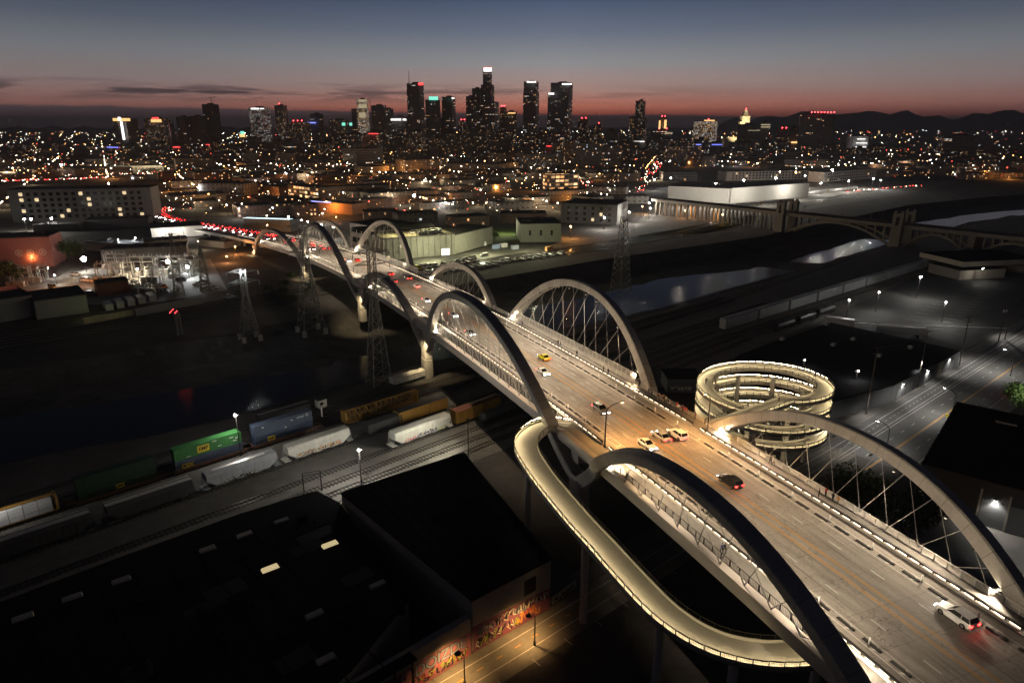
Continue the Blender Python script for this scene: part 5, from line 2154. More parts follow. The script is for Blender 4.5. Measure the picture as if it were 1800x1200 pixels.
# two black bell lamps on the lower street, an amber lamp out of their hoods
for (px, py), lb in (((817, 1203), 'black bell-shaded street lamp at the bottom edge, in front of the mural'), ((940, 1133), 'black bell-shaded street lamp at the corner of the mural, before the unlit road')):
    b = G(px, py, 0.02)
    t = thing('street_lamp', tuple(b), lb, 'street lamp')
    q = MB()
    q.tube([b, b + Vector((0, 0, 5.6))], .11, 8, .07)
    q.cyl(b.x, b.y, .02, .22, .7, 8)
    arm = Vector((-.75, .5, 0)).normalized()
    q.tube([b + Vector((0, 0, 5.4)), b + Vector((0, 0, 5.9)) + arm * .7, b + Vector((0, 0, 5.7)) + arm * 1.2], .05, 6)
    q.build('pole', m_steel, t)
    q = MB()
    c = b + arm * 1.2
    q.cyl(c.x, c.y, 5.15, .55, .42, 12, .16)
    hd = q.build('lamp_shade', m_black_p, t)
    q = MB()
    q.ball((c.x, c.y, 5.1), .16, 8, 5)
    q.build('bulb', m_bulb_amber, hd)
    lamp('lamp_light', 'SPOT', c + Vector((0, 0, 4.86)), (1.0, 0.55, 0.19), 3600, radius=.15, target=c + arm * 1.6, angle=155, blend=1.0)
# low parapet wall, digger and dumped plate beyond the mural
low = thing('low_wall', tuple(G(985, 1062)), 'low graffiti-marked concrete wall past the end of the mural', 'wall')
a, b = G(970, 1062), G(1012, 1030)
LF = Frame(a, (b - a).normalized())
q = MB()
fbox(q, LF, 0, (b - a).length, -.2, .2, 0, 1.3)
q.build('wall', m_wallpl, low)
squiggle('graffiti', LF, .4, 6, .2, 1.1, (m_gr[0],), low, 41, y=.22, n=8)

# ---------------------------------------------------------------- right side: warehouses by the street
m_dkwall = mat('dark_render', (0.10, 0.105, 0.11), rough=.8, var=.15)
rw = thing('street_warehouse', (110, 205, 0), 'long low black-roofed warehouse with lit grey street wall right of the spiral ramp', 'warehouse')
Q1, Q2 = Vector((115.3, 192.4, 0)), Vector((156.0, 225.5, 0))
qd = (Q2 - Q1).normalized()
qn = Vector((-qd.y, qd.x, 0))
RW = [tuple((Q1)[:2]), tuple(Q2[:2]), tuple((Q2 + qn * 46)[:2]), tuple((Q1 + qn * 46 - qd * 10)[:2]), tuple((Q1 + qn * 40 - qd * 34)[:2]), tuple((Q1 + qn * 6 - qd * 30)[:2])]
q = MB()
q.slab(RW, 0, 5.4)
q.build('wall', m_dkwall, rw)
q = MB()
q.slab([(p[0], p[1]) for p in RW], 5.404, 5.7)
rf = q.build('roof', m_roof, rw)
for px, py in ((1375, 596), (1465, 606), (1500, 596), (1600, 611), (1452, 570), (1545, 625)):
    p = G(px, py, 6.0)
    q = MB()
    q.box(p.x, p.y, 5.7, 1.8, 1.3, .9, R(40))
    q.build('roof_vent', mat('vent_metal', (.3, .3, .3), rough=.5), rf)
RF = Frame(Q1, qd)
RF.n = -qn
for x, w, lit in ((4.5, 3.2, 1), (12, 4.2, 0), (24.5, 3.4, 1), (33, 3.0, 0), (46, 3.2, 1)):
    q = MB()
    fbox(q, RF, x - w / 2, x + w / 2, .03, .10, .1, 3.4)
    q.build('roller_door', mat('roller_grey', (.17, .175, .18), rough=.6), rw)
for x in (6.5, 25, 43):
    p = RF(x, .35, 4.6)
    q = MB()
    fbox(q, RF, x - .25, x + .25, .02, .35, 4.55, 4.75)
    fx = q.build('wall_lamp', m_steel, rw)
    q = MB()
    fbox(q, RF, x - .2, x + .2, .08, .32, 4.48, 4.55)
    q.build('bulb', m_bulb_white, fx)
    lamp('wall_light', 'SPOT', p + Vector((0, 0, -.2)) - qn * .3, WHITE, 1000, radius=.1, target=p + Vector((0, 0, -4)) - qn * .6, angle=140)
q = MB()
fbox(q, RF, 33.5, 37.0, .02, .30, 0, 5.2)
q.build('pale_bay', m_wallpl, rw)
# small graffiti-covered shed left of the spiral
sh = thing('graffiti_shed', tuple(G(1195, 690)), 'small grey shed with white graffiti behind the spiral ramp', 'shed')
a, b = G(1172, 690), G(1232, 690)
SF = Frame(a, (b - a).normalized())
q = MB()
fbox(q, SF, 0, (b - a).length, -9, 0, 0, 4.6)
q.build('wall', m_dkwall, sh)
q = MB()
fbox(q, SF, -.2, (b - a).length + .2, -9.2, .15, 4.604, 4.85)
q.build('roof', m_roof, sh)
squiggle('graffiti', SF, 1, 7.5, .8, 2.2, (m_gr[4],), sh, 51, y=.05, n=10)

bw = thing('black_warehouse', (110, 140, 0), 'black windowless warehouse with one lamp over its gate, right edge', 'warehouse')
z2 = 10.0
V0, V1 = Vector((118.3, 168.3, 0)), Vector((89.1, 133.7, 0))
V2 = Vector((105.4, 120.0, 0))
e2 = (V2 - V1).normalized()
BW = [tuple(V1[:2]), tuple((V1 + e2 * 46)[:2]), tuple((V0 + e2 * 46)[:2]), tuple(V0[:2])]
q = MB()
q.slab(BW, 0, z2)
q.build('wall', mat('black_render', (.035, .035, .037), rough=.8, var=.2), bw)
q = MB()
q.slab(BW, z2 + .004, z2 + .3)
rf2 = q.build('roof', m_roof, bw)
p = G(1768, 747, z2)
q = MB()
q.box(p.x, p.y, z2 + .3, 4.4, .7, .3, R(-38))
q.build('roof_vent', m_sky_off, rf2)
BF = Frame(V1, e2)
for x in (11.5, 16.5, 21.0):
    q = MB()
    fbox(q, BF, x - .18, x + .18, .05, .5, 0, 8.2)
    q.build('gate_post', m_wallpl, bw)
q = MB()
fbox(q, BF, 11.9, 20.7, .03, .14, 0, 6.0)
q.build('gate', mat('gate_grey', (.11, .112, .115), rough=.7, var=.15), bw)
q = MB()
fbox(q, BF, 13.8, 14.4, .15, .55, 6.4, 6.6)
fx = q.build('wall_lamp', m_steel, bw)
q = MB()
fbox(q, BF, 13.85, 14.35, .2, .5, 6.32, 6.40)
q.build('bulb', m_bulb_white, fx)
lamp('wall_light', 'SPOT', BF(14.1, .7, 6.15), WHITE, 1300, radius=.1, target=BF(14.6, .9, 0), angle=130)
# forecourt
q = MB()
q.quad(*[BF(x, y, .05) for x, y in ((-6, .0), (-6, 26), (46, 26), (46, .0))][::-1])
tag(q.build('forecourt', m_walk), 'pale concrete forecourt by the black warehouse', 'pavement', kind='structure')
lamp('court_fill', 'SPOT', BF(20, 16, 10), WHITE, 1500, target=BF(22, 10, 0), angle=130, blend=.8)  # unseen light added over the forecourt, without a lamp

# yellow diamond road sign
sg = thing('road_sign', tuple(G(1662, 745)), 'yellow diamond road sign by the corner of the black warehouse', 'sign')
b = G(1662, 745)
q = MB()
q.tube([b, b + Vector((0, 0, 3.1))], .05, 6)
q.build('post', m_pale, sg)
q = MB()
c = b + Vector((0, -.06, 2.6))
q.faces([c + Vector((0, 0, .6)), c + Vector((.6, 0, 0)), c + Vector((0, 0, -.6)), c + Vector((-.6, 0, 0)), c + Vector((0, .04, .6)), c + Vector((.6, .04, 0)), c + Vector((0, .04, -.6)), c + Vector((-.6, .04, 0))],
        [(3, 2, 1, 0), (4, 5, 6, 7), (0, 1, 5, 4), (1, 2, 6, 5), (2, 3, 7, 6), (3, 0, 4, 7)])
q.build('sign_plate', mat('sign_fluor', (.75, .62, .02), emit=(1, .85, .05), estr=.25, sample=False), sg)  # emission makes the plate look lit, it is no lamp

# street lamps on the right-hand street
ul = Vector(STREET[7] + (0,)) - Vector(STREET[6] + (0,))
ul.normalize()
nl = Vector((ul.y, -ul.x, 0))
for k, (px, py, lb, pw) in enumerate([(1672, 735, 'curved street lamp at the corner of the black warehouse, reaching over the road', 6000), (1556, 800, 'curved street lamp seen through the cables of the near right arch', 5000), (1776, 660, 'curved street lamp beside the green lit tree', 5500)]):
    b = G(px, py, 0)
    mast_lamp('street_lamp', b, 8.5, 2.8, math.atan2(-nl.y, -nl.x), lb, 'street lamp', m_bulb_white, (1.0, .95, .86), pw, tilt=.25)
D6 = llen(STREET[:7])
for d in (D6 - 20, D6 + 14, D6 + 50, D6 + 90, D6 + 135):
    (x, y), h = along(offl(STREET, -2.5), d)
    lamp('street_fill', 'SPOT', (x, y, 9), WHITE, 4800, target=(x + nl.x * 6, y + nl.y * 6, 0), angle=140, blend=.8)  # unseen lights added to brighten the street, without posts

# utility poles with crossarms
for px, py, h, lb in [(1523, 728, 20.9, 'tall timber utility pole in front of the long low warehouse'), (1612, 682, 19.4, 'timber utility pole with crossarms at the lit street wall'), (1686, 642, 18.0, 'timber utility pole with a white painted foot at the end of the long warehouse'),
                      (1755, 600, 17.0, 'timber utility pole with transformer cans on the pavement at the right'), (1766, 597, 15.0, 'slimmer utility pole right beside the one with transformer cans')]:
    b = G(px, py)
    t = thing('utility_pole', tuple(b), lb, 'utility pole')
    q = MB()
    q.tube([b, b + Vector((0, 0, h))], .2, 8, .12)
    q.build('pole', mat('pole_timber', (.10, .085, .07), rough=.9), t)
    for z in (h - .5, h - 2.2):
        q = MB()
        q.bar(b + Vector((-1.5, -.5, z)), b + Vector((1.5, .5, z)), .14)
        for k in (-1.3, -.7, .7, 1.3):
            q.cyl(b.x + k, b.y + k / 3, z + .07, .05, .2, 6)
        q.build('crossarm', MATS['pole_timber'], t)
    if px == 1755:
        for s in (-1, 1):
            q = MB()
            q.cyl(b.x + s * .5, b.y, h - 5.2, .28, 1.0, 10)
            q.build('transformer', m_pale, t)
put(suv0, G(1779, 690, .03), math.atan2(ul.y, ul.x), 'car with red tail lights in the side street beside the bright green tree', P_red)
put(sedan0, G(1590, 726, .03), math.atan2(ul.y, ul.x), 'dark car driving away on the right-hand street below the lit warehouse wall', P_black) if False else None
PT_ = [G(1523, 728), G(1612, 682), G(1686, 642), G(1755, 600)]
HT_ = [20.9, 19.4, 18.0, 17.0]
for k in range(3):
    for e, lb in ((-1.2, 'outer'), (1.2, 'inner')):
        A, B = PT_[k] + Vector((e, e / 3, HT_[k] - .3)), PT_[k + 1] + Vector((e, e / 3, HT_[k + 1] - .3))
        q = MB()
        q.tube([A.lerp(B, i / 10) + Vector((0, 0, -5.5 * (i / 10) * (1 - i / 10))) for i in range(11)], .025, 4)
        tag(q.build('power_cable', m_steel, None, origin=tuple(A)), 'thin overhead cable strung between the timber utility poles on the right', 'cable', 'cables between the utility poles')
# parking lot, its lamps, trailers and pale buildings
lot = [G(1500, 512), G(1690, 478), G(1800, 472), G(1800, 520), G(1745, 590), G(1700, 612), G(1610, 585), G(1430, 590)]
q = MB()
q.poly(lot, .02)
tag(q.build('car_park', m_asph2), 'empty dark car park with faint bay lines', 'car park', kind='structure')
q = MB()
for k in range(14):
    for j in range(2):
        a = G(1590, 560, .03).lerp(G(1700, 500, .03), k / 13) + Vector((j * 7, -j * 9, 0))
        q.bar(a, a + Vector((4.2, -3.0, 0)), .14, .008)
a, b = G(1500, 568, .03), G(1770, 577, .03)
q.bar(a, b, .5, .2)
tag(q.build('bay_markings', m_white), 'faint white parking bay lines', 'markings', kind='structure')
for px, py, h, lb, pw in [(1611, 525, 10.8, 'brightest lamp post of the car park, glaring white by the tracks', 6000), (1539, 548, 9, 'lamp post of the car park between two other lamps, near the tracks', 2500), (1487, 563, 9, 'lamp post at the left end of the car park', 1800), (1655, 567, 9, 'lamp post standing in the middle of the car park', 3500)]:
    flood_mast(G(px, py), h, lb, pw, ball=.42 if px == 1611 else .28)
flood_mast(G(1505, 668, 5.7), 3.0, 'small bright lamp on the black roof right of the spiral ramp', 500, ball=.2)
flood_mast(G(1412, 645, 5.7), 2.4, 'small lamp on the roof just behind the spiral ramp', 250, ball=.16)
m_trailer = mat('trailer_white', (.55, .56, .56), rough=.5, var=.1)
for (x0, x1, y), lb in (((1450, 1500, 572), 'white box trailer with a small truck cab behind the long warehouse'), ((1537, 1625, 587), 'long pale box trailer parked along the car park edge')):
    a, b = G(x0, y), G(x1, y + 6)
    F = Frame((a + b) / 2, (b - a).normalized())
    Lh = (b - a).length / 2
    t = thing('box_trailer', tuple((a + b) / 2), lb, 'trailer')
    q = MB()
    fbox(q, F, -Lh, Lh, -1.3, 1.3, 1.2, 4.0)
    q.build('body', m_trailer, t)
    for x in (-Lh * .7, Lh * .7):
        for s in (-1, 1):
            q = MB()
            n = 12
            rg = lambda yy: [F(x + .5 * math.cos(2 * math.pi * k / n), yy, .5 + .5 * math.sin(2 * math.pi * k / n)) for k in range(n)]
            q.loft([rg(s * .8), rg(s * 1.2)])
            q.build('wheel', m_tyre, t)
    q = MB()
    fbox(q, F, -Lh, Lh, -.5, .5, .9, 1.2)
    q.build('chassis', m_steel, t)
wbd = thing('pale_depot', tuple(G(1725, 480)), 'low pale building with a walled yard at the right edge above the car park', 'building')
a, b = G(1685, 492), G(1765, 488)
F = Frame(a, (b - a).normalized())
q = MB()
fbox(q, F, 0, (b - a).length, -22, 0, 0, 5)
q.build('wall', m_wallpl, wbd)
q = MB()
fbox(q, F, .4, (b - a).length - .4, -21.6, -.4, 5.004, 5.1)
q.build('roof', m_roof, wbd)
q = MB()
fbox(q, F, 9, 60, -40, -8, 5.2, 8.0)
q.build('upper_storey', m_wallpl, wbd)
q = MB()
fbox(q, F, 9, 60, -40, -8, 8.004, 8.2)
q.build('roof', m_roof, wbd)
flood_mast(G(1726, 478, 5.1), 1.8, 'small bright lamp on the roof of the pale depot', 900, ball=.22)
for px, py in ((1762, 462), (1778, 458), (1795, 452)):
    p = G(px, py, 6)
    lamp('eave_light', 'POINT', p + Vector((0, -1, 1)), WARM, 220, radius=.15)

# long train in the yard right of the river
for k in range(11):
    f0 = Vector((86, 268, 0)).lerp(Vector((300, 444, 0)), k / 11)
    f1_ = Vector((86, 268, 0)).lerp(Vector((300, 444, 0)), (k + .93) / 11)
    F = Frame((f0 + f1_) / 2, (f1_ - f0).normalized())
    t = boxcar(F, (f1_ - f0).length, mat('autorack_grey', (.26, .27, .27), rough=.6, var=.12), MATS['autorack_grey'], 'tall grey covered wagon in the long dim train between river and car park', None, 5.2, 'rack_wagon')
    t['group'] = 'wagons of the long dim train'
for k in range(3):
    F = Frame(Vector((112 + k * 13.5, 270 + k * 11.5, 0)), (f1_ - f0).normalized())
    tank_wagon(F, 15.5, mat('tank_black', (.02, .02, .021), rough=.4, var=.1), 'black tank wagon standing in front of the long dim train')['group'] = 'black tank wagons by the long train'
for o in (-9, -4.5, 5):
    track(Vector((86, 268, 0)) + Vector((.64, -.77, 0)) * o, -80, 420, 'railway track in the dark yard between river and car park', d=(f1_ - f0).normalized(), step=2.0)

# ---------------------------------------------------------------- trees
m_leaf = mat('leaf', (0.045, 0.075, 0.022), rough=.7, var=.45, scale=3)
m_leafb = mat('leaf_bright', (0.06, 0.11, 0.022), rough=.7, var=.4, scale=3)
m_bark = mat('bark', (0.07, 0.055, 0.04), rough=.9, var=.3)


def make_tree(name, loc, h, w, label, ml, seed, leaves=1500, leaf=.38):
    r = random.Random(seed)
    b = Vector(loc)
    t = thing(name, tuple(b), label, 'tree')
    q = MB()
    q.tube([b, b + Vector((.1, 0, h * .25)), b + Vector((0, .15, h * .5))], .22 * h / 8, 8, .10 * h / 8)
    cl = []
    for k in range(11):
        an, el = r.uniform(0, 6.28), r.uniform(.1, 1.1)
        c = b + Vector((math.cos(an) * math.cos(el) * w * .36, math.sin(an) * math.cos(el) * w * .36, h * .45 + math.sin(el) * h * .38))
        q.tube([b + Vector((0, .1, h * r.uniform(.22, .45))), (b + Vector((0, 0, h * .5))).lerp(c, .5), c], .07 * h / 8, 5, .02)
        cl.append((c, r.uniform(.18, .32) * w))
    q.build('trunk', m_bark, t)
    q = MB()
    for k in range(leaves):
        c, rad = cl[k % len(cl)]
        d = Vector((r.gauss(0, 1), r.gauss(0, 1), r.gauss(0, .8))).normalized() * rad * r.uniform(.45, 1.05)
        p = c + d
        a = Vector((r.uniform(-1, 1), r.uniform(-1, 1), r.uniform(-1, 1))).normalized() * leaf * r.uniform(.6, 1.3)
        e = a.cross(Vector((r.uniform(-1, 1), r.uniform(-1, 1), r.uniform(-1, 1)))).normalized() * leaf * .55
        q.quad(p - a, p + e, p + a, p - e)
    q.build('crown', ml, t)
    return t


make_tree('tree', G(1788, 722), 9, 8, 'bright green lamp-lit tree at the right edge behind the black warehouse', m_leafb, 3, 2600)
lamp('tree_light', 'SPOT', G(1788, 722) + Vector((-3, -6, 9.5)), (1, .97, .85), 2200, target=G(1788, 722) + Vector((0, 0, 5)), angle=90)
make_tree('tree', G(1500, 905), 9.5, 13, 'dark bushy tree below the near right arch, behind its cables', m_leaf, 4, 2600, .45)
make_tree('tree', G(1600, 935), 7.5, 9, 'dark tree between the near right arch and the black warehouse', m_leaf, 5, 1800, .42)
# ---------------------------------------------------------------- lattice pylons
m_lat = mat('galvanised_lattice', (0.21, 0.205, 0.19), rough=.5, metal=.4, var=.15)


def ztop(px, py, base):
    d = ray(px, py)
    return CAMH + d.z / d.y * base.y


def lattice(name, base, zt_, wb, wt, arms, label, cat='pylon', waist=0.62, rot=R(35), foot=0.0, arm_len=5.0, nb=12, r=.13):
    b = Vector(base)
    t = thing(name, tuple(b), label, cat)
    h = zt_ - b.z
    c, s = math.cos(rot), math.sin(rot)

    def W(f):
        return wb + (wt - wb) * min(1.0, f / waist)

    def P(k, f):
        w = W(f) / 2
        x, y = ((-w, -w), (w, -w), (w, w), (-w, w))[k % 4]
        return b + Vector((x * c - y * s, x * s + y * c, foot + (h - foot) * f))
    for k in range(4):
        q = MB()
        q.bar(P(k, 0), P(k, waist), r * 2.0)
        q.bar(P(k, waist), P(k, 1), r * 1.7)
        q.build('leg', m_lat, t)
    q = MB()
    fs = [1 - (1 - i / nb) ** 1.12 for i in range(nb + 1)]
    for k in range(4):
        for f0, f1 in zip(fs, fs[1:]):
            q.bar(P(k, f0), P(k + 1, f1), r)
            q.bar(P(k + 1, f0), P(k, f1), r)
            q.bar(P(k, f1), P(k + 1, f1), r)
    q.build('bracing', m_lat, t)
    for f in arms:
        q = MB()
        d = Vector((c, s, 0))
        ctr = b + Vector((0, 0, foot + (h - foot) * f))
        for e in (-1, 1):
            tip = ctr + d * e * (arm_len + wt / 2) + Vector((0, 0, .2))
            for k in range(2):
                n = Vector((-s, c, 0)) * (wt / 2) * (1 if k else -1)
                q.bar(ctr + d * e * wt / 2 + n, tip, r * 1.3)
                q.bar(ctr + d * e * wt / 2 + n + Vector((0, 0, 1.3)), tip, r * 1.1)
        am = q.build('cross_arm', m_lat, t)
        q = MB()
        for e in (-1, 1):
            tip = ctr + d * e * (arm_len + wt / 2)
            q.bar(tip, tip + Vector((0, 0, -1.6)), .22)
        q.build('insulator', m_lat, am)
    if foot > 0:
        for k in range(4):
            q = MB()
            p = P(k, 0)
            q.box(p.x, p.y, b.z, 1.5, 1.5, foot + .2, rot)
            q.build('footing', m_conc, t)
    return t


p_ = G(668, 670)
T1 = lattice('lattice_pylon', (-43.5, 209, 0), 43.5, 6.4, 2.0, (.985, .90, .80, .70), 'tall lattice pylon standing in front of the low left arch and the bridge deck', nb=15)
T2 = lattice('lattice_pylon', (55, 338, -1), 37.5, 7.5, 2.2, (), 'bare lattice pylon on the far river bank, right of the tall right arch', nb=13, waist=1.0)
p_ = G(548, 585, -3)
T3 = lattice('lattice_pylon', (p_.x, p_.y, -3), 43, 9.0, 2.6, (.97, .86, .74), 'wide lattice pylon with concrete footings in front of the far arches', nb=13, foot=2.2)
p_ = G(440, 597, -2)
T4 = lattice('lattice_pylon', (p_.x, p_.y, -2), 27, 6.5, 2.0, (.95, .80), 'lattice pylon carrying a small white lamp, left of the bridge', nb=10, foot=2.0)
lp_ = Vector((p_.x + .4, p_.y - 1.2, 26))
q = MB()
q.ball(tuple(lp_), .32, 8, 5)
q.build('lamp', m_bulb_cool, T4)
lamp('lamp_light', 'POINT', lp_ + Vector((0, -.8, -.6)), COOL, 1500, radius=.2)
p_ = G(317, 597, -2)
T5 = lattice('signal_tower', (p_.x, p_.y, -2), 9.2, 2.0, 1.6, (), 'square lattice tower with small red lamps on the concrete river slope', 'tower', nb=6, waist=1.0, foot=.4)
q = MB()
for k in range(5):
    q.ball((p_.x - 2.2 + k * .7, p_.y - .6, 9.4 + (k % 3) * .7), .16, 6, 4)
m_red = mat('red_lamp', (.6, .02, .02), emit=(1, .04, .05), estr=20.0, sample=False)
q.build('red_lamp', m_red, T5)
for px, py, tp, lb in ((316, 520, 410, 'slim lattice pylon rising from the switchyard, left of the others'), (362, 512, 432, 'white A-shaped mast at the right end of the switchyard'), (975, 0, 0, None)):
    if lb:
        p_ = G(px, py)
        lattice('lattice_pylon', tuple(p_), ztop(px, tp, p_), 4.5, 1.2, (.95, .82) if tp < 420 else (), lb, nb=12, waist=.9, arm_len=3.5)
# power line along the river between the pylons
m_wire = mat('wire', (.05, .05, .05), rough=.6, var=0)
for k, (A, B, lb) in enumerate(((Vector((-43.5, 209, 40)), Vector((-92, 290, 39)), 'power cable sagging from the tall pylon to the wide pylon'), (Vector((-43.5, 209, 36)), Vector((55, 338, 34)), 'power cable passing behind the bridge to the bare pylon'))):
    q = MB()
    pts = [A.lerp(B, i / 14) + Vector((0, 0, -14 * (i / 14) * (1 - i / 14))) for i in range(15)]
    q.tube(pts, .04, 4)
    tag(q.build('power_cable', m_wire, None, origin=tuple(A)), lb, 'cable')

# ---------------------------------------------------------------- old bridge over the river
m_oldc = mat('old_bridge_concrete', (0.21, 0.185, 0.155), rough=.85, var=.2, stain=(.18, .155, .13))
ob = thing('old_road_bridge', tuple(G(1480, 420)), 'old grey-brown concrete road bridge with paired gate towers, far right', 'bridge')
OA, OBp = Vector((214, 535, 0)), Vector((281, 493, 0))
pa, pb_ = G(1380, 405, 0), G(1582, 433, -1)
OA, OBp = Vector((pa.x, pa.y, 0)), Vector((pb_.x, pb_.y, 0))
od = (OBp - OA).normalized()
on = Vector((od.y, -od.x, 0))           # towards the camera is +on or -on
if on.y > 0:
    on = -on
OL = (OBp - OA).length
OF = Frame(OA, od)
OF.n = on
dz = 14.0
zz_ = lambda x: 13.2 + .0 * x
HWD = 8.0
x0, x1 = -135, 260
q = MB()
fbox(q, OF, x0, x1, -HWD, HWD, dz - 1.4, dz)
q.build('deck', m_oldc, ob)
for y in (-HWD, HWD):
    q = MB()
    fbox(q, OF, x0, x1, y - .25, y + .25, dz, dz + 1.1)
    q.build('parapet', m_oldc, ob)


def oarch(xa, xb, z0, rise, y, th=1.7, sp=9):
    q = MB()
    n = 24
    top, bot = [], []
    for i in range(n + 1):
        u = i / n
        x = xa + (xb - xa) * u
        z = z0 + rise * (1 - (2 * u - 1) ** 2)
        top.append((x, z + th * .5))
        bot.append((x, z - th * .5))
    rings = [[OF(a[0], y - .8, a[1]), OF(a[0], y + .8, a[1]), OF(b[0], y + .8, b[1]), OF(b[0], y - .8, b[1])] for a, b in zip(top, bot)]
    q.loft(rings)
    a = q.build('arch', m_oldc, ob)
    for i in range(1, sp):
        u = i / sp
        x = xa + (xb - xa) * u
        z = z0 + rise * (1 - (2 * u - 1) ** 2)
        if z < dz - 2.2:
            q = MB()
            fbox(q, OF, x - .45, x + .45, y - .6, y + .6, z, dz - 1.3)
            q.build('spandrel_column', m_oldc, a)


for y in (-6.2, 6.2):
    oarch(3, OL - 3, -1.5, 13.0, y, 1.8, 13)
    oarch(OL + 4, OL + 44, 0, 10.5, y, 1.6, 9)
    oarch(OL + 48, OL + 92, 0, 10.5, y, 1.6, 9)
    oarch(OL + 96, OL + 140, 0, 10.5, y, 1.6, 9)
for x in (0, OL):
    for y in (-HWD - 1, HWD + 1):
        q = MB()
        fbox(q, OF, x - 3.4, x + 3.4, y - 2.2, y + 2.2, -6, dz + .6)
        for e in (-2.3, 2.3):
            fbox(q, OF, x + e - 1.15, x + e + 1.15, y - 1.5, y + 1.5, dz + .6, dz + 9.2)
            fbox(q, OF, x + e - .7, x + e + .7, y - .9, y + .9, dz + 9.2, dz + 10.4)
        fbox(q, OF, x - 1.2, x + 1.2, y - 1.3, y + 1.3, dz + 6.4, dz + 8.8)
        q.build('gate_tower', m_oldc, ob)
for x in range(-130, -6, 12):
    for y in (-6, 0, 6):
        q = MB()
        fbox(q, OF, x - .7, x + .7, y - .7, y + .7, 0, dz - 1.3)
        q.build('column', m_oldc, ob)
for x in (OL + 46, OL + 94, OL + 142):
    q = MB()
    fbox(q, OF, x - 1.8, x + 1.8, -7.4, 7.4, -2, dz - 1.3)
    q.build('pier', m_oldc, ob)
for x in range(10, 220, 30):
    for y in (-HWD - .1, HWD + .1):
        q = MB()
        b = OF(x, y, dz + 1)
        q.tube([b, b + Vector((0, 0, 5.5))], .14, 6, .09)
        q.ball(tuple(b + Vector((0, 0, 5.7))), .3, 6, 4)
        q.build('lamp_standard', m_oldc, ob)
lamp('bridge_fill', 'SPOT', OF(-40, 40, 20), (1, .72, .42), 5000, target=OF(20, 5, 8), angle=120, blend=.9)  # unseen fill light added for the old bridge

# ---------------------------------------------------------------- buildings: walls, roof, procedural windows
m_rooft = mat('flat_roof', (0.045, 0.044, 0.045), rough=.9, var=.3, scale=.3)
WM = {
    'apt': wmat('facade_apartments', (.42, .40, .37), 3.6, 3.3, .10, .38, .42, .6, 1.6),
    'low': wmat('facade_low', (.16, .145, .13), 4.5, 4.2, .10, .45, .35, .75, 1.5),
    'low2': wmat('facade_brick', (.13, .075, .055), 3.4, 3.8, .13, .45, .45, .85, 1.6),
    'low3': wmat('facade_pale', (.34, .32, .29), 6.0, 5.0, .05, .35, .3, .6, 1.4),
    'mid': wmat('facade_mid', (.16, .15, .145), 3.4, 3.5, .075, .5, .45, .7, 1.6),
    'mid2': wmat('facade_mid_brick', (.15, .11, .09), 3.0, 3.4, .065, .45, .45, .8, 1.6),
    'office': wmat('facade_office', (.20, .20, .21), 3.0, 3.9, .014, .8, .42, .55, 1.7, rowlit=.050, rough=.4),
    'dark': wmat('facade_dark_glass', (.13, .13, .14), 3.2, 4.0, .009, .8, .42, .6, 1.6, rowlit=.024, rough=.25),
    'unlit': wmat('facade_unlit', (.18, .175, .18), 4.0, 4.0, .006, .7, .6, .6, 1.5),
    'resid': wmat('facade_residential', (.20, .19, .19), 3.0, 3.1, .11, .45, .45, .7, 1.6),
    'bright': wmat('facade_bright', (.30, .27, .22), 3.4, 4.0, .6, .85, .42, .45, 1.0, rowlit=.4),
    'purple': wmat('facade_bright_glass', (.13, .11, .15), 2.6, 3.6, .30, .7, .4, .2, .9, rowlit=.2, rough=.3),
    'warmoff': wmat('facade_loft', (.22, .18, .15), 6.2, 4.6, .6, .82, .55, .95, 1.5),
}


def facade_detail(q, a, b, h):
    pass


def bld(name, c0, c1, top, depth, wm, label, cat='building', group=None, z0=0.0, roofm=None, extra=0, parts=True, para=.5):
    """block whose street front runs between two surveyed ground points (pixels); top = pixel of its roof line over the first point"""
    a, b = G(*c0, z0), G(*c1, z0)
    h = ztop(c0[0], top, a) - z0
    d = (b - a)
    ln = d.length
    d.normalize()
    n = Vector((-d.y, d.x, 0))
    if n.y < 0:
        n = -n
    P = [a, b, b + n * depth, a + n * depth]
    t = thing(name, tuple((a + b + n * depth) / 2), label, cat, group)
    q = MB()
    q.slab([(p.x, p.y) for p in P], z0, z0 + h, uvwall=True)
    q.build('wall', wm, t)
    q = MB()
    cx, cy = (a + b + n * depth)[:2] if False else ((a.x + b.x) / 2 + n.x * depth / 2, (a.y + b.y) / 2 + n.y * depth / 2)
    rot = math.atan2(d.y, d.x)
    # parapet ring and roof sheet
    for k in range(4):
        u, v = P[k], P[(k + 1) % 4]
        q.bar((u.x, u.y, z0 + h + para / 2), (v.x, v.y, z0 + h + para / 2), .4, para)
    q.slab([(p.x * .995 + cx * .005, p.y * .995 + cy * .005) for p in P], z0 + h + .004, z0 + h + .12)
    rr_ = random.Random(int(abs(a.x * 7 + a.y * 3)))
    for _ in range(extra):
        x, y = rr_.uniform(-.4, .4) * ln, rr_.uniform(-.35, .35) * depth
        q.box(cx + d.x * x + n.x * y, cy + d.y * x + n.y * y, z0 + h + .1, rr_.uniform(1.5, 4), rr_.uniform(1.5, 3), rr_.uniform(.8, 2.2), rot)
    q.build('roof', roofm or m_rooft, t)
    t['_h'] = h
    return t, P, h


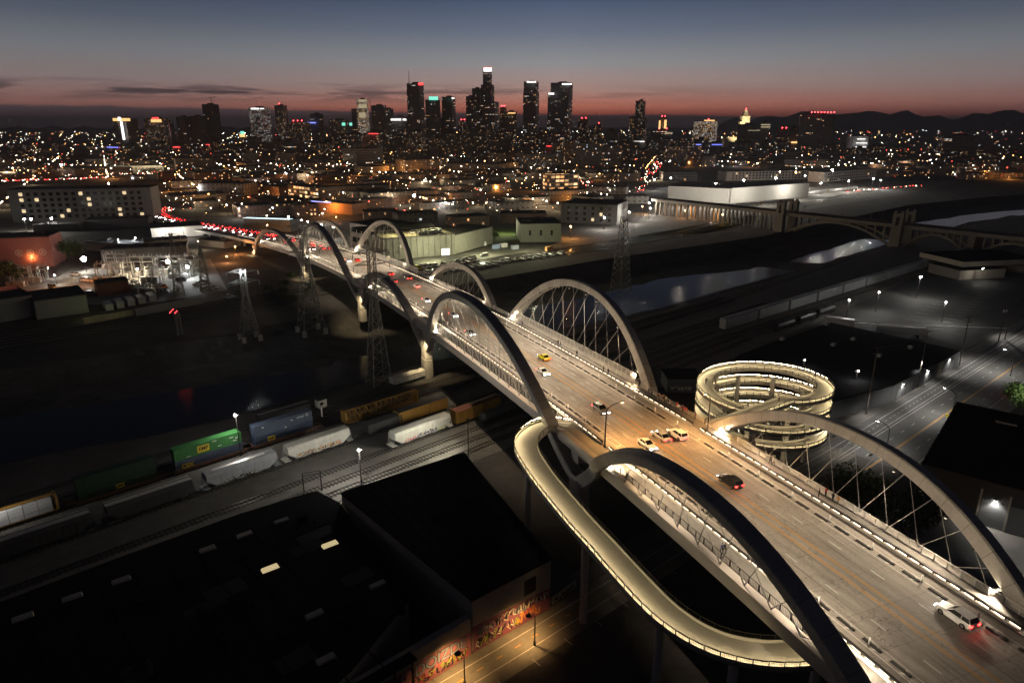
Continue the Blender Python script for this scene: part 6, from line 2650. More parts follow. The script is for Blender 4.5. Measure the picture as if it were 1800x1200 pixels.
def facade_windows(t, P, h, cols, rows, m_off, m_on, lit, z0=0.0, wf=.45, hf=.5, seed=1, margin=.06):
    """window panes set 6 cm proud of the front wall, each its own part"""
    a, b = P[0], P[1]
    d = (b - a)
    ln = d.length
    d.normalize()
    n = Vector((d.y, -d.x, 0))
    if n.y > 0:
        n = -n
    r = random.Random(seed)
    for i in range(cols):
        for j in range(rows):
            x = ln * (margin + (1 - 2 * margin) * (i + .5) / cols)
            z = z0 + h * (.08 + .86 * (j + .5) / rows)
            w, hh = ln / cols * wf, h / rows * hf
            q = MB()
            p = a + d * x + n * .06
            q.quad(p - d * w / 2 + Vector((0, 0, z - hh / 2)), p + d * w / 2 + Vector((0, 0, z - hh / 2)), p + d * w / 2 + Vector((0, 0, z + hh / 2)), p - d * w / 2 + Vector((0, 0, z + hh / 2)))
            q.build('window', m_on if r.random() < lit else m_off, t)


m_paneoff = mat('dark_pane', (.015, .016, .018), rough=.15, var=0)
m_paneon = mat('lit_pane', (.6, .5, .3), emit=(1.0, .74, .42), estr=.9, sample=False)
m_panecool = mat('lit_pane_cool', (.6, .6, .6), emit=(.9, .95, 1.0), estr=1.0, sample=False)
m_plain = mat('plain_pale_wall', (.27, .27, .225), rough=.85, var=.22, scale=2, stain=(.18, .18, .15))
m_plaind = mat('plain_grey_wall', (.22, .215, .205), rough=.85, var=.15)
m_shedw = mat('white_shed_wall', (.62, .60, .56), rough=.7, var=.06)

t, P, h = bld('apartment_block', (24, 391), (272, 385), 334, 26, mat('apartment_render', (.20, .195, .185), rough=.85, var=.15, stain=(.15, .145, .14)), 'long five-storey pale apartment block with small square windows, far left', extra=5)
facade_windows(t, P, h, 17, 5, m_paneoff, m_paneon, .17, seed=4)
t, P, h = bld('red_lit_hall', (-25, 474), (96, 468), 421, 22, mat('hall_red', (.32, .12, .10), rough=.85, var=.2), 'hall with red and amber lit wall and three round emblems, left edge', extra=1)
for px in (38, 58, 80):
    c = G(px, 470).lerp(G(px, 470), 0)
    base = P[0].lerp(P[1], (px + 25) / 121)
    q = MB()
    nn = Vector((P[1] - P[0]).normalized())
    nv = Vector((nn.y, -nn.x, 0))
    nv = nv if nv.y < 0 else -nv
    for k in range(16):
        a0, a1 = 2 * math.pi * k / 16, 2 * math.pi * (k + 1) / 16
        f = lambda an: base + nv * .08 + nn * (1.75 * math.cos(an)) + Vector((0, 0, h * .50 + 1.75 * math.sin(an)))
        q.bar(f(a0), f(a1), .1, .45)
    for an in (.6, 1.6, 2.6, 3.6, 4.6, 5.6):
        q.bar(base + nv * .08 + Vector((0, 0, h * .5)), base + nv * .08 + nn * (1.1 * math.cos(an)) + Vector((0, 0, h * .5 + 1.1 * math.sin(an))), .1, .35)
    q.build('emblem', mat('emblem_pale', (.6, .45, .38), rough=.8, var=.1), t)
lamp('hall_red_light', 'SPOT', G(20, 500, 12) + Vector((0, -10, 8)), (1, .25, .14), 22000, target=G(30, 470, 6), angle=110, blend=.9)
lamp('hall_amber_light', 'SPOT', G(112, 478, 10) + Vector((2, -4, 0)), (1, .34, .06), 20000, target=G(95, 468, 2), angle=140, blend=.7)
make_tree('tree', G(128, 462), 15, 13, 'tall tree lit amber from below beside the red-lit hall', m_leaf, 9, 2200, .55)
lamp('tree_amber', 'SPOT', G(128, 476, 2), (1, .45, .08), 20000, target=G(127, 462, 10), angle=80, blend=.9)
make_tree('tree', G(20, 500), 13, 13, 'dark tree in front of the red-lit hall at the left edge', m_leaf, 10, 1800, .6)
for c0, c1, tp, dp, w, lb in [
    ((-30, 572), (64, 556), 533, 26, m_plaind, 'long low grey depot with graffiti at the left edge by the tracks'), ((66, 562), (157, 549), 530, 22, m_plaind, 'black-roofed low depot beside the row of containers')]:
    t, P, h = bld('track_depot', c0, c1, tp, dp, w, lb)
    F = Frame(P[0], (P[1] - P[0]).normalized())
    squiggle('graffiti', F, 2, (P[1] - P[0]).length - 3, .3, 1.6, (m_gr[7],), t, 61, y=.06, n=10)
t, P, h = bld('brick_store', (173, 521), (228, 514), 499, 9, mat('brick_wall', (.20, .09, .06), rough=.9, var=.2), 'small red-brown brick store in front of the switchyard')
for k in range(5):
    a = G(190 + k * 19, 546 - k * 4)
    F = Frame(a + Vector((-2, 4, 0)), Vector((-.62, .78, 0)))
    cc = container('shipping_container', F, 9, 0, mat('pale_container', (.42, .43, .43), rough=.6, var=.1), 'pale container in the row of five standing end-on beside the tracks', 'five pale containers by the tracks', 2.9, 3.0)
yw = thing('yellow_wall', tuple(G(200, 558)), 'long yellowish graffiti-marked wall along the tracks below the containers', 'wall')
a, b = G(148, 570), G(237, 554)
F = Frame(a, (b - a).normalized())
q = MB()
fbox(q, F, 0, (b - a).length, -.25, .25, 0, 2.6)
q.build('wall', mat('yellow_render', (.42, .38, .18), rough=.85, var=.25), yw)
squiggle('graffiti', F, 1, (b - a).length - 2, .4, 2.2, (m_gr[4], m_gr[5]), yw, 71, y=.3, n=14)
a, b = G(238, 556), G(355, 534)
gw = thing('grey_wall', tuple(a), 'plain grey wall along the tracks, right of the yellowish wall', 'wall')
F = Frame(a, (b - a).normalized())
q = MB()
fbox(q, F, .3, (b - a).length, -.25, .25, 0, 3.4)
q.build('wall', m_plaind, gw)
lamp('wall_glow', 'POINT', G(168, 545, 4), (.9, 1, .4), 500, radius=.2)
flood_mast(G(3, 552), 4.5, 'small cool lamp at the left edge by the depot', 900, COOL, m_bulb_cool, .3)
# west bank tracks
wl = [(-420, 95), (-300, 178), (-215, 240), (-155, 292), (-95, 344), (-28, 404), (60, 474), (140, 545), (230, 640)]
strip('railway_bed', wl, -14, 16, .03, mat('dark_ballast', (.05, .047, .043), rough=.95, var=.3, scale=1), 'dark railway bed along the west river bank')
for o in (-10, -5, 0, 5, 10):
    l = offl(wl, o)
    t = thing('railway_track', (*l[3], .04), 'long railway track along the west river bank', 'railway track', 'tracks along the west bank')
    for e in (-.75, .75):
        q = MB()
        le = offl(wl, o + e)
        for u, v in zip(le, le[1:]):
            q.bar((*u, .2), (*v, .2), .12, .16)
        q.build('rail', m_railsteel, t)

# switchyard (substation)
q = MB()
q.poly([G(20, 505), G(170, 470), G(370, 455), G(400, 510), G(250, 535), G(100, 535)], .02)
tag(q.build('switchyard_ground', m_walk), 'pale gravel ground of the electrical switchyard', 'ground', kind='structure')
m_swt = mat('switchgear_grey', (.24, .235, .215), rough=.6, var=.15)
rs = random.Random(5)


def gantry(px, py, wd, hh, label):
    b = G(px, py)
    t = thing('switchgear_frame', tuple(b), label, 'switchgear', 'switchgear frames of the yard')
    q = MB()
    for x in (-wd / 2, 0, wd / 2):
        for y in (-1.2, 1.2):
            q.bar(b + Vector((x, y, 0)), b + Vector((x, y, hh)), .28)
        for z in np.arange(.5, hh, 1.4):
            q.bar(b + Vector((x, -1.2, z)), b + Vector((x, 1.2, z + 1.2)), .14)
    for z in (hh, hh * .72):
        for y in (-1.2, 1.2):
            q.bar(b + Vector((-wd / 2, y, z)), b + Vector((wd / 2, y, z)), .22)
        for i in range(6):
            x = -wd / 2 + wd * i / 6
            q.bar(b + Vector((x, -1.2, z)), b + Vector((x + wd / 6, 1.2, z)), .12)
    q.build('frame', m_swt, t)
    q = MB()
    for i in range(7):
        x = -wd / 2 + wd * (i + .5) / 7
        q.cyl(b.x + x, b.y + rs.uniform(-1.5, 1.5), hh, .22, 1.6, 6)
        q.cyl(b.x + x, b.y - 2.4, 0, .4, 2.4, 6)
        q.cyl(b.x + x, b.y - 2.4, 2.4, .2, 1.5, 6)
    q.build('insulator', m_swt, t)
    q = MB()
    for i in range(3):
        q.box(b.x - wd / 3 + wd / 3 * i, b.y - 5, 0, 2.4, 2.0, 2.8)
    q.build('cabinet', m_swt, t)
    return t


for k, (px, py, w, hh) in enumerate([(195, 492, 14, 9), (218, 486, 12, 8), (252, 482, 14, 10), (272, 492, 10, 7), (300, 478, 14, 9), (322, 486, 12, 8), (345, 476, 12, 9), (235, 505, 8, 4), (262, 512, 12, 3.5), (205, 470, 12, 8), (40, 500, 10, 9), (70, 492, 9, 8)]):
    gantry(px, py, w, hh, 'pale steel switchgear frame with insulators in the floodlit switchyard')
for px, py, hh, lb, pw, c, bl in [(152, 478, 7.5, 'glaring floodlight at the left end of the switchyard', 34000, WARM, 1.4), (298, 480, 6.5, 'bright warm floodlight among the switchgear', 32000, WARM, 1.0), (333, 490, 6.5, 'bright cool floodlight at the right of the switchgear', 17000, COOL, .8),
                                  (245, 492, 6, 'added warm floodlight low between two switchgear frames', 22000, WARM, .3), (88, 490, 6, 'small white lamp above the parked trucks left of the switchyard', 1600, WHITE, .35), (100, 500, 5, 'small white lamp lower in the yard left of the brick store', 1400, WHITE, .3)]:  # the lamp between two frames is added to brighten the switchyard
    flood_mast(G(px, py), hh, lb, pw, c, m_bulb_white if c is not COOL else m_bulb_cool, bl)
for px, py, r, lb in ((134, 484, .3, 'white truck parked in the yard left of the switchyard'), (152, 494, .1, 'white pickup with a green light beside it, left of the brick store'), (165, 495, .2, 'white utility truck next to the brick store'), (374, 508, .2, 'white truck parked alone on dark ground right of the switchyard'), (402, 524, .3, 'pale pickup parked beside the tracks left of the lamp pylon')):
    put(pick0 if r > .15 else van0, G(px, py, .03), r, lab := lb, P_white)

for c0, c1, tp, dp, w, lb in [
    ((152, 440), (238, 446), 426, 16, m_plaind, 'black-roofed shed with a pale gable behind the switchyard, left of two cool lamps'),
    ((180, 461), (330, 452), 440, 16, mat('dark_shed_wall', (.09, .09, .09), rough=.85, var=.2), 'long dark shed right behind the switchgear'),
    ((255, 440), (332, 434), 425, 14, m_plaind, 'dark-roofed shed with a curved pale front behind the switchyard'),
    ((60, 408), (140, 406), 396, 18, mat('dark_shed_wall', (.09, .09, .09), rough=.85, var=.2), 'dark shed below the three glaring lamps'),
    ((150, 402), (262, 398), 387, 18, mat('dark_shed_wall', (.09, .09, .09), rough=.85, var=.2), 'dark shed with an amber-lit end, below the apartment block'),
    ((350, 432), (395, 437), 421, 14, m_plaind, 'low grey store at the foot of the far bridge approach'),
    ((98, 455), (118, 453), 441, 10, mat('hall_orange', (.35, .16, .08), rough=.85, var=.2), 'small amber-lit store between the red-lit hall and the tall tree')]:
    bld('yard_shed', c0, c1, tp, dp, w, lb, extra=2)
for px, py, h_, cl_, pw in ((215, 386, 5, (1, .34, .06), 9000), (415, 447, 5, (1, .36, .1), 9000), (400, 462, 4, (1, .4, .15), 5000), (350, 440, 6, WARM, 4000), (60, 470, 6, (1, .4, .12), 1500)):
    b = G(px, py)
    t = thing('amber_lamp', tuple(b), {215: 'amber lamp on the shed below the apartment block', 415: 'amber lamp beside the ramp columns at the city end of the bridge', 400: 'lower amber lamp near the ramp columns at the city end of the bridge', 350: 'warm lamp by the low grey store', 60: 'amber lamp before the three emblems of the red-lit hall'}[px], 'lamp post')
    q = MB()
    q.tube([b, b + Vector((0, 0, h_))], .12, 6, .08)
    q.build('pole', m_steel, t)
    q = MB()
    q.ball((b.x, b.y, h_ + .1), .12 if px == 60 else .3, 8, 5)
    q.build('bulb', m_bulb_amber, t)
    lamp('lamp_light', 'POINT', (b.x, b.y - .9, h_ - .2), cl_, pw, radius=.3)
for k in range(16):
    px, py = rs.uniform(60, 420), 0
    py = rs.uniform(498, 528) - .02 * px
    if 165 < px < 285 and py > 500:
        continue
    put(rs.choice([pick0, van0]), G(px, py, .03), rs.uniform(0, 6.28), 'small truck or van parked in the switchyard surroundings', rs.choice([P_white, P_silver, P_grey, P_orange]), 'vehicles around the switchyard', 'van')
for k in range(9):
    c = G(rs.uniform(380, 560), rs.uniform(478, 540))
    make_tree('shrub', (c.x, c.y, 0), rs.uniform(2, 4), rs.uniform(3, 6), 'low dark bush on the rough ground left of the far arches', m_leaf, 100 + k, 260, .4)['group'] = 'bushes on the rough ground'
# ---- big garage with the yard of vans and its neighbours
t, P, h = bld('garage', (676, 458), (800, 447), 421, 34, m_plain, 'pale concrete garage with roof parking beside the crowded van yard', extra=0)
m_deckpk = mat('parking_deck', (.30, .28, .20), rough=.8, var=.15)
q = MB()
q.slab([(p.x, p.y) for p in [P[0] + (P[1] - P[0]) * .03 + (P[3] - P[0]) * .04, P[1] + (P[3] - P[0]) * .04, P[2], P[3] + (P[1] - P[0]) * .03]], h + .13, h + .2)
q.build('parking_deck', m_deckpk, t)
for i in range(12):
    p = P[0].lerp(P[1], (i + .5) / 12)
    d = (P[1] - P[0]).normalized()
    n = Vector((d.y, -d.x, 0))
    n = n if n.y < 0 else -n
    q = MB()
    q.bar(p + n * .12, p + n * .12 + Vector((0, 0, h)), .5, .25)
    q.build('pilaster', m_plaind, t)
p = P[0].lerp(P[1], .87)
q = MB()
q.quad(*[p + d * a + n * .1 + Vector((0, 0, z)) for a, z in ((-3.2, .1), (2.2, .1), (2.2, 4.2), (-3.2, 4.2))])
q.build('lit_doorway', mat('doorway_glow', (.9, .9, .85), emit=(1, .96, .86), estr=2.2), t)
p = P[0].lerp(P[1], .05)
q = MB()
q.quad(*[p + d * a + n * .1 + Vector((0, 0, z)) for a, z in ((-.9, .1), (.9, .1), (.9, 2.6), (-.9, 2.6))])
q.build('lit_door', mat('door_glow', (.9, .8, .6), emit=(1, .75, .4), estr=1.2), t)
garP, garh = P, h
t2_, P2, h2 = bld('garage_wing', (800.5, 446.5), (866, 428), 414, 24, m_plain, 'angled right-hand wing of the garage, floodlit yellow-green', extra=0)
t3_, P3_, h3 = bld('white_office', (617, 431), (676, 444), 391, 30, m_shedw, 'white two-storey office with ribbon windows seen through the far right arch', extra=0)
facade_windows(t3_, P3_, h3, 6, 2, m_paneoff, m_paneon, .12, wf=.75, hf=.45)
# dark canopies over the garage roof
for k, (fx_, fy_, w, l) in enumerate(((.30, .75, 30, 18), (.62, .8, 24, 16), (.0, .8, 22, 18))):
    c = garP[0] + (garP[1] - garP[0]) * fx_ + (garP[3] - garP[0]) * fy_
    cn = thing('roof_canopy', (c.x, c.y, garh), ('wide dark gabled canopy in the middle of the garage roof', 'dark gabled canopy at the right of the garage roof', 'dark gabled canopy over the white office end of the garage')[k], 'canopy')
    ro = math.atan2((garP[1] - garP[0]).y, (garP[1] - garP[0]).x)
    q = MB()
    F = Frame((c.x, c.y, garh), (math.cos(ro), math.sin(ro), 0))
    q.faces([F(-w / 2, -l / 2, 3.2), F(w / 2, -l / 2, 3.2), F(w / 2, 0, 5.2), F(-w / 2, 0, 5.2), F(w / 2, l / 2, 3.2), F(-w / 2, l / 2, 3.2)], [(0, 1, 2, 3), (3, 2, 4, 5)])
    q.build('roof', m_roof, cn)
    for x in (-w / 2 + .5, w / 2 - .5):
        for y in (-l / 2 + .5, l / 2 - .5):
            q = MB()
            q.bar(F(x, y, .1), F(x, y, 3.3), .3)
            q.build('post', m_steel, cn)
for fx_, fy_ in ((.2, .3), (.45, .25), (.8, .4), (.95, .6)):
    c = garP[0] + (garP[1] - garP[0]) * fx_ + (garP[3] - garP[0]) * fy_
    lamp('deck_light', 'POINT', (c.x, c.y, garh + 6), (1, .88, .45), 4500, radius=.3)
q = MB()
yardp = [G(640, 472), G(690, 500), G(760, 488), G(1010, 450), G(985, 430), G(868, 430), G(800, 449), G(676, 460)]
q.poly(yardp, .02)
tag(q.build('van_yard', mat('yard_asphalt', (.11, .11, .09), rough=.85, var=.25, scale=.4)), 'asphalt yard full of parked vans below the garage', 'yard', kind='structure')
for (pa_, pb2, n_c) in (((722, 474), (835, 459), 11), ((700, 488), (740, 484), 4), ((752, 481), (870, 465), 10), ((880, 461), (985, 447), 9), ((800, 462), (850, 451), 4), ((705, 447), (755, 443), 4)):
    for i in range(n_c):
        f = i / max(1, n_c - 1)
        p = G(pa_[0] + (pb2[0] - pa_[0]) * f + rr.uniform(-2, 2), pa_[1] + (pb2[1] - pa_[1]) * f, .03)
        k = rr.choice(['v', 'v', 'v', 's', 'p'])
        yel = rr.random() < .2
        put({'v': van0, 's': pick0, 'p': pick0}[k], p, R(40) + rr.choice([0, math.pi]) + rr.uniform(-.15, .15) + (R(90) if n_c > 8 else 0),
            ('yellow' if yel else 'white') + ' vehicle parked in the crowded yard below the garage', P_yellow if yel else P_white, 'vehicles in the crowded yard below the garage', 'van')
dk_ = [(.55, .2), (.62, .22), (.7, .2), (.78, .25), (.86, .3), (.68, .45), (.8, .5), (.9, .5), (.5, .4), (.58, .45)]
for a, b in dk_:
    c = garP[0] + (garP[1] - garP[0]) * a + (garP[3] - garP[0]) * b
    put(van0, (c.x, c.y, garh + .22), R(60) + rr.uniform(-.2, .2), 'white vehicle parked on the garage roof', P_white, 'vehicles on the garage roof', 'van')
for px, py, c in ((848, 428, (.9, .9, .85)), (872, 433, (.3, .4, .6)), (885, 431, (.8, .8, .75)), (905, 434, (.35, .4, .5)), (1082, 0, None), (965, 437, (.65, .35, .15))):
    if c:
        b = G(px, py + 4)
        F = Frame(b, (.8, .6, 0))
        container('site_cabin', F, 5, .02, mat('cabin_%d' % px, c, rough=.6), {848: 'white site cabin at the back of the van yard', 872: 'blue site cabin at the back of the van yard', 885: 'pale site cabin between the blue ones in the van yard', 905: 'slate blue site cabin right of the pale one in the van yard', 965: 'orange-brown box with a pale lid at the right end of the van yard'}[px], None, 2.8, 2.4)['category'] = 'cabin'
for px, py, hh, lb, pw, c in [(787, 440, 5, 'white lamp beside the lit garage doorway', 2500, WHITE), (926, 424, 5.5, 'white lamp on the wall of the grey block right of the yard', 2200, WHITE)]:
    flood_mast(G(px, py), hh, lb, pw, c, ball=.3)
for px, py, pw in ((700, 440, 3000), (760, 460, 3000), (850, 450, 3500), (940, 445, 2500), (640, 425, 1500)):
    lamp('yard_light', 'POINT', G(px, py) + Vector((0, 0, 9)), (1, .95, .6), pw * 6.0, radius=.3)
t, P, h = bld('grey_block', (915, 426), (986, 425), 394, 34, mat('grey_green_render', (.21, .22, .18), rough=.85, var=.15, stain=(.16, .165, .14)), 'two-storey grey block right of the van yard', extra=8)
facade_windows(t, P, h, 3, 1, m_paneoff, m_paneon, 0, wf=.16, hf=.28, margin=.1)
make_tree('tree', G(870, 424), 7, 5, 'small dark tree on the lit lawn beside the grey block', m_leaf, 14, 700, .5)
q = MB()
q.poly([G(860, 402), G(915, 402), G(912, 425), G(865, 427)], .03)
tag(q.build('lawn', mat('lawn_grass', (.06, .09, .02), rough=.95, var=.3)), 'small lamp-lit lawn between garage and grey block', 'lawn', kind='structure')
lamp('lawn_light', 'POINT', G(888, 412) + Vector((0, 0, 8)), (1, 1, .6), 8000, radius=.3)
t, P, h = bld('arched_hall', (986, 391), (1084, 396), 357, 42, mat('hall_render', (.11, .11, .105), rough=.85, var=.15, stain=(.08, .08, .076)), 'dim three-storey hall with a blue arched window', extra=4)
facade_windows(t, P, h, 6, 3, m_paneoff, m_paneon, .06, wf=.28, hf=.45)
t, P, h = bld('warm_lit_office', (968, 342), (1016, 340), 306, 22, WM['warmoff'], 'office block with rows of big warm lit windows in the middle of the city', extra=2)
t, P, h = bld('white_shed', (1173, 352), (1280, 358), 327, 70, m_shedw, 'huge white floodlit shed behind the old bridge', extra=0)
t, P, h = bld('white_shed', (1284, 357.5), (1420, 346), 331, 40, m_shedw, 'right-hand end of the white floodlit shed, stretching back', extra=0)
for c0, c1, tp, lb in (((1276, 318), (1421, 315), 302, 'long white apartment block with dark window grid behind the shed'), ((1447, 321), (1539, 313), 303, 'white apartment block with dark window grid, right end of the rail yard')):
    t, P, h = bld('window_grid_block', c0, c1, tp, 25, m_shedw, lb)
    facade_windows(t, P, h, 22, 3, m_paneoff, m_paneon, .05, wf=.4, hf=.5, seed=int(tp))
t, P, h = bld('cream_terminal', (205, 304), (288, 303), 292, 40, WM['low3'], 'cream floodlit building with lamps along its roof, far left')
for k in range(7):
    p = P[0].lerp(P[1], k / 6)
    lamp('roof_flood', 'POINT', (p.x, p.y - 5, h + 3), (1, .82, .5), 5000, radius=.4)
t, P, h = bld('white_roof_store', (268, 420), (358, 414), 402, 30, m_shedw, 'store with a pale wall beside the city end of the bridge')
t, P, h = bld('teal_strip_hall', (430, 405), (512, 408), 385, 14, m_plaind, 'long dark hall with two cool light strips along its roof edge')
q = MB()
d_ = (P[1] - P[0]).normalized()
for z, yy in ((h + .8, 0), (h + .8, 4)):
    o_ = (P[3] - P[0]).normalized() * yy
    q.bar(P[0] + o_ + Vector((0, 0, z)), P[1] + o_ + Vector((0, 0, z)), .25)
q.build('light_strip', mat('cool_strip', (.8, .9, .9), emit=(.75, .95, 1), estr=2.2, sample=False), t)
t, P, h = bld('amber_lit_store', (548, 372), (620, 378), 354, 20, mat('amber_store', (.35, .2, .12), rough=.85), 'low store washed in orange light with a blue neon edge', extra=2)
lamp('store_amber', 'POINT', P[0].lerp(P[1], .5) + Vector((0, -8, 7)), (1, .35, .06), 9000, radius=.4)
q = MB()
q.bar(P[0] + Vector((0, -.3, h + .3)), P[0].lerp(P[1], .5) + Vector((0, -.3, h + .3)), .5)
q.build('neon_edge', mat('neon_blue', (.2, .2, .9), emit=(.3, .35, 1), estr=3, sample=False), t)

explicit = [  # front left, front right, roof y, depth, facade, label
    ((350, 342), (430, 344), 322, 30, 'low3', 'windowless grey warehouse left of the city end of the bridge'),
    ((508, 345), (560, 352), 325, 22, 'warmoff', 'corner building with glowing square windows behind the bridge'),
    ((562, 352), (690, 346), 330, 26, 'low2', 'long brick building with a row of lit windows behind the corner one'),
    ((655, 360), (770, 352), 341, 30, 'low', 'dark low workshop with one bright room'),
    ((655, 298), (760, 297), 288, 60, 'low3', 'long pale shed with lamps at its left corner'),
    ((760, 300), (880, 302), 287, 60, 'low3', 'long pale depot in the middle distance, right of the lamps'),
    ((640, 388), (700, 386), 373, 18, 'low2', 'brick store right behind the white office'),
    ((700, 392), (770, 388), 377, 20, 'low', 'low dark store behind the garage roof'),
    ((800, 400), (860, 396), 383, 20, 'low2', 'brick terrace behind the garage wing'),
    ((880, 392), (960, 392), 376, 22, 'low2', 'amber-lit brick shop behind the grey block'),
    ((1030, 340), (1100, 342), 328, 20, 'low3', 'white low shop beside the busy city street'),
    ((1100, 358), (1140, 358), 345, 18, 'low3', 'small white store by the rail yard'),
    ((1165, 318), (1225, 318), 303, 30, 'unlit', 'greenish dark hall right of the busy street'),
    ((1085, 320), (1125, 318), 305, 20, 'low2', 'brick block left of the busy street'),
    ((150, 352), (180, 352), 340, 12, 'low', 'tiny shed before the apartment block'),
]
for c0, c1, tp, dp, w, lb in explicit:
    bld('city_building', c0, c1, tp, dp, WM[w], lb, extra=3)

# ---- filler: low city blocks on a street grid
GD = (Vector((-.50, .866, 0)), Vector((.866, .50, 0)))
rc = random.Random(21)
occupied = []


def pix(p):
    c, s = math.cos(PITCH), math.sin(PITCH)
    z = p[2] - CAMH
    fw, up = p[1] * c - z * s, p[1] * s + z * c
    return 900 + FPX * p[0] / fw, 600 - FPX * up / fw


def blocked(p):
    px, py = pix(p)
    if py > 402 or (px < 440 and py > 382) or (430 < px < 560 and py > 385):
        return True
    if px > 1090 and py > 318:
        return True
    if 590 < px < 1110 and py > 372 and px > 900:
        return True
    if 600 < px < 900 and py > 380:
        return True
    if px < 285 and py > 318:
        return True
    if 955 < px < 1030 and 318 < py < 350 or 1050 < px < 1170 and 285 < py < 350 and abs((px - 1155) + (py - 285) * .75) < 14:
        return True
    if 1160 < px < 1560 and 296 < py < 330:
        return True
    x, y = p[0], p[1]
    if y < 380 + .85 * x and x > 0 and y < 1500:
        return True
    return False


nb_ = 0
tries = 0
while nb_ < 300 and tries < 16000:
    tries += 1
    y = 520 * (2600 / 520) ** (rc.random() ** .9)
    x = rc.uniform(-.80, .80) * y
    w, d = rc.uniform(18, 60), rc.uniform(16, 45)
    if y > 1200:
        w *= 1.5
        d *= 1.4
    if any(blocked((x + a, y + b, 0)) for a, b in ((0, 0), (-w * .6, 0), (w * .6, 0), (0, -d * .6))):
        continue
    if any(abs(x - ox) < (w + ow) * .53 and abs(y - oy) < (d + od_) * .56 for ox, oy, ow, od_ in occupied):
        continue
    occupied.append((x, y, w, d))
    near_c = math.exp(-((x / y) - .02) ** 2 / .09)
    if y > 1300 and rc.random() < .55 * near_c + .12:
        h = rc.uniform(16, 46) * (.6 + .6 * near_c)
        wm = rc.choice(['mid', 'mid2', 'mid', 'office', 'resid', 'resid'])
        nm, lb, gp = 'city_block', 'mid-rise city block with scattered lit windows before the skyline', 'mid-rise blocks before the skyline'
    else:
        h = rc.uniform(5, 12)
        wm = rc.choice(['low', 'low2', 'low3', 'low', 'low2'])
        nm, lb, gp = 'low_warehouse', 'low flat-roofed city warehouse among many in the dark district', 'low warehouses of the dark district'
    t = thing(nm, (x, y, 0), lb, 'building', gp)
    rot = math.atan2(GD[1].y, GD[1].x) + rc.choice([0, 0, 0, .25])
    q = MB()
    q.box(x, y, 0, w, d, h, rot, uvwall=True, top=False)
    q.build('wall', WM[wm], t)
    q = MB()
    q.box(x, y, h, w - .1, d - .1, .35, rot)
    for _ in range(3):
        q.box(x + rc.uniform(-.35, .35) * w, y + rc.uniform(-.35, .35) * d, h + .35, rc.uniform(2, 5), rc.uniform(2, 4), rc.uniform(1, 2.5), rot)
    q.build('roof', m_rooft, t)
    nb_ += 1

# ---- the skyline
def signm(n, c, s):
    return mat('sign_' + n, (.8, .8, .8), emit=c, estr=s, sample=False)


S_white, S_red, S_warm, S_teal, S_blue, S_cream = signm('white', (1, .97, .92), 2.2), signm('red', (1, .05, .05), 3.0), signm('warm', (1, .55, .2), 1.6), signm('teal', (.25, 1, .75), 1.2), signm('blue', (.2, .25, 1), 2.0), signm('cream', (1, .82, .5), .42)


def tower(name, pxl, pxr, ptop, dist, wm, label, signs=(), ang=0.35, steps=(), red=0, group=None, taper=1.0):
    """high-rise: apparent width and roof height surveyed from the photo, at its real distance"""
    W = (pxr - pxl) / FPX * dist * 1.0
    cpx = (pxl + pxr) / 2
    b = far(cpx, HY, dist)
    zt2 = far(cpx, ptop, dist).z
    ca, sa = math.cos(ang), math.sin(ang)
    w = W / (ca + .8 * sa)
    d = w * .8
    x, y = b.x, dist + d / 2
    t = thing(name, (x, y, 0), label, 'tower', group)
    q = MB()
    q.box(x, y, 0, w, d, zt2, -ang, uvwall=True, top=False, taper=taper)
    q.build('wall', wm, t)
    q = MB()
    q.box(x, y, zt2 + .01, w * taper * .995, d * taper * .995, 1.5, -ang)
    q.box(x + w * .05, y, zt2 + 1.5, w * .4 * taper, d * .4 * taper, 5, -ang)
    q.build('roof', m_rooft, t)
    for (l, r, tp, kind) in steps:      # further volumes of the same building
        ws = (r - l) / FPX * dist / (ca + .8 * sa)
        xs = far((l + r) / 2, HY, dist).x
        zs = far((l + r) / 2, tp, dist).z
        q = MB()
        q.box(xs, y + (2 if ws > w else -2), 0, ws, ws * .8, zs, -ang, uvwall=True)
        q.build('wing', kind, t)
    for (l, r, t0, t1, m) in signs:     # lit bands and signs on the front
        f = dist - (w * sa + d * ca) * .12 - 6
        a, c = far(l, t0, f), far(r, t1, f)
        q = MB()
        q.box((a.x + c.x) / 2, f, c.z, abs(c.x - a.x), 2.0, a.z - c.z)
        q.build('sign', m, t)
    for k in range(red):
        q = MB()
        xr = x + (k - (red - 1) / 2) * w * .8 / max(1, red)
        q.ball((xr, dist, zt2 + 8), 2.0, 6, 4)
        q.build('beacon', m_red, t)
    return t


D0 = 2900
tower('high_rise', 197, 233, 209, D0, WM['dark'], 'dark tower with a lit white crown and one vertical light line, far left', [(198, 229, 208, 213, S_warm), (207, 213, 206, 212, S_white), (215, 216.2, 214, 246, S_white)])
tower('high_rise', 252, 287, 208, D0, WM['resid'], 'tower with a red and gold sign at its top, second from the left', [(265, 284, 210, 215, S_warm), (267, 279, 206.5, 209.5, S_red)])
tower('high_rise', 287.5, 302, 214, D0 + 60, WM['dark'], 'slim block edged with one white and one red light line', [(288.5, 289.8, 217, 242, S_white), (295, 297, 217, 241, S_red)])
tower('high_rise', 310, 331, 206, D0 + 100, WM['unlit'], 'unlit twin tower with a few lamps, left of the pair')
tower('high_rise', 335, 357, 205, D0 + 100, WM['unlit'], 'unlit twin tower, blank, right of the pair')
cr = tower('high_rise', 358, 383, 184, D0 + 150, WM['unlit'], 'tallest unlit tower on the left with a crane on its roof')


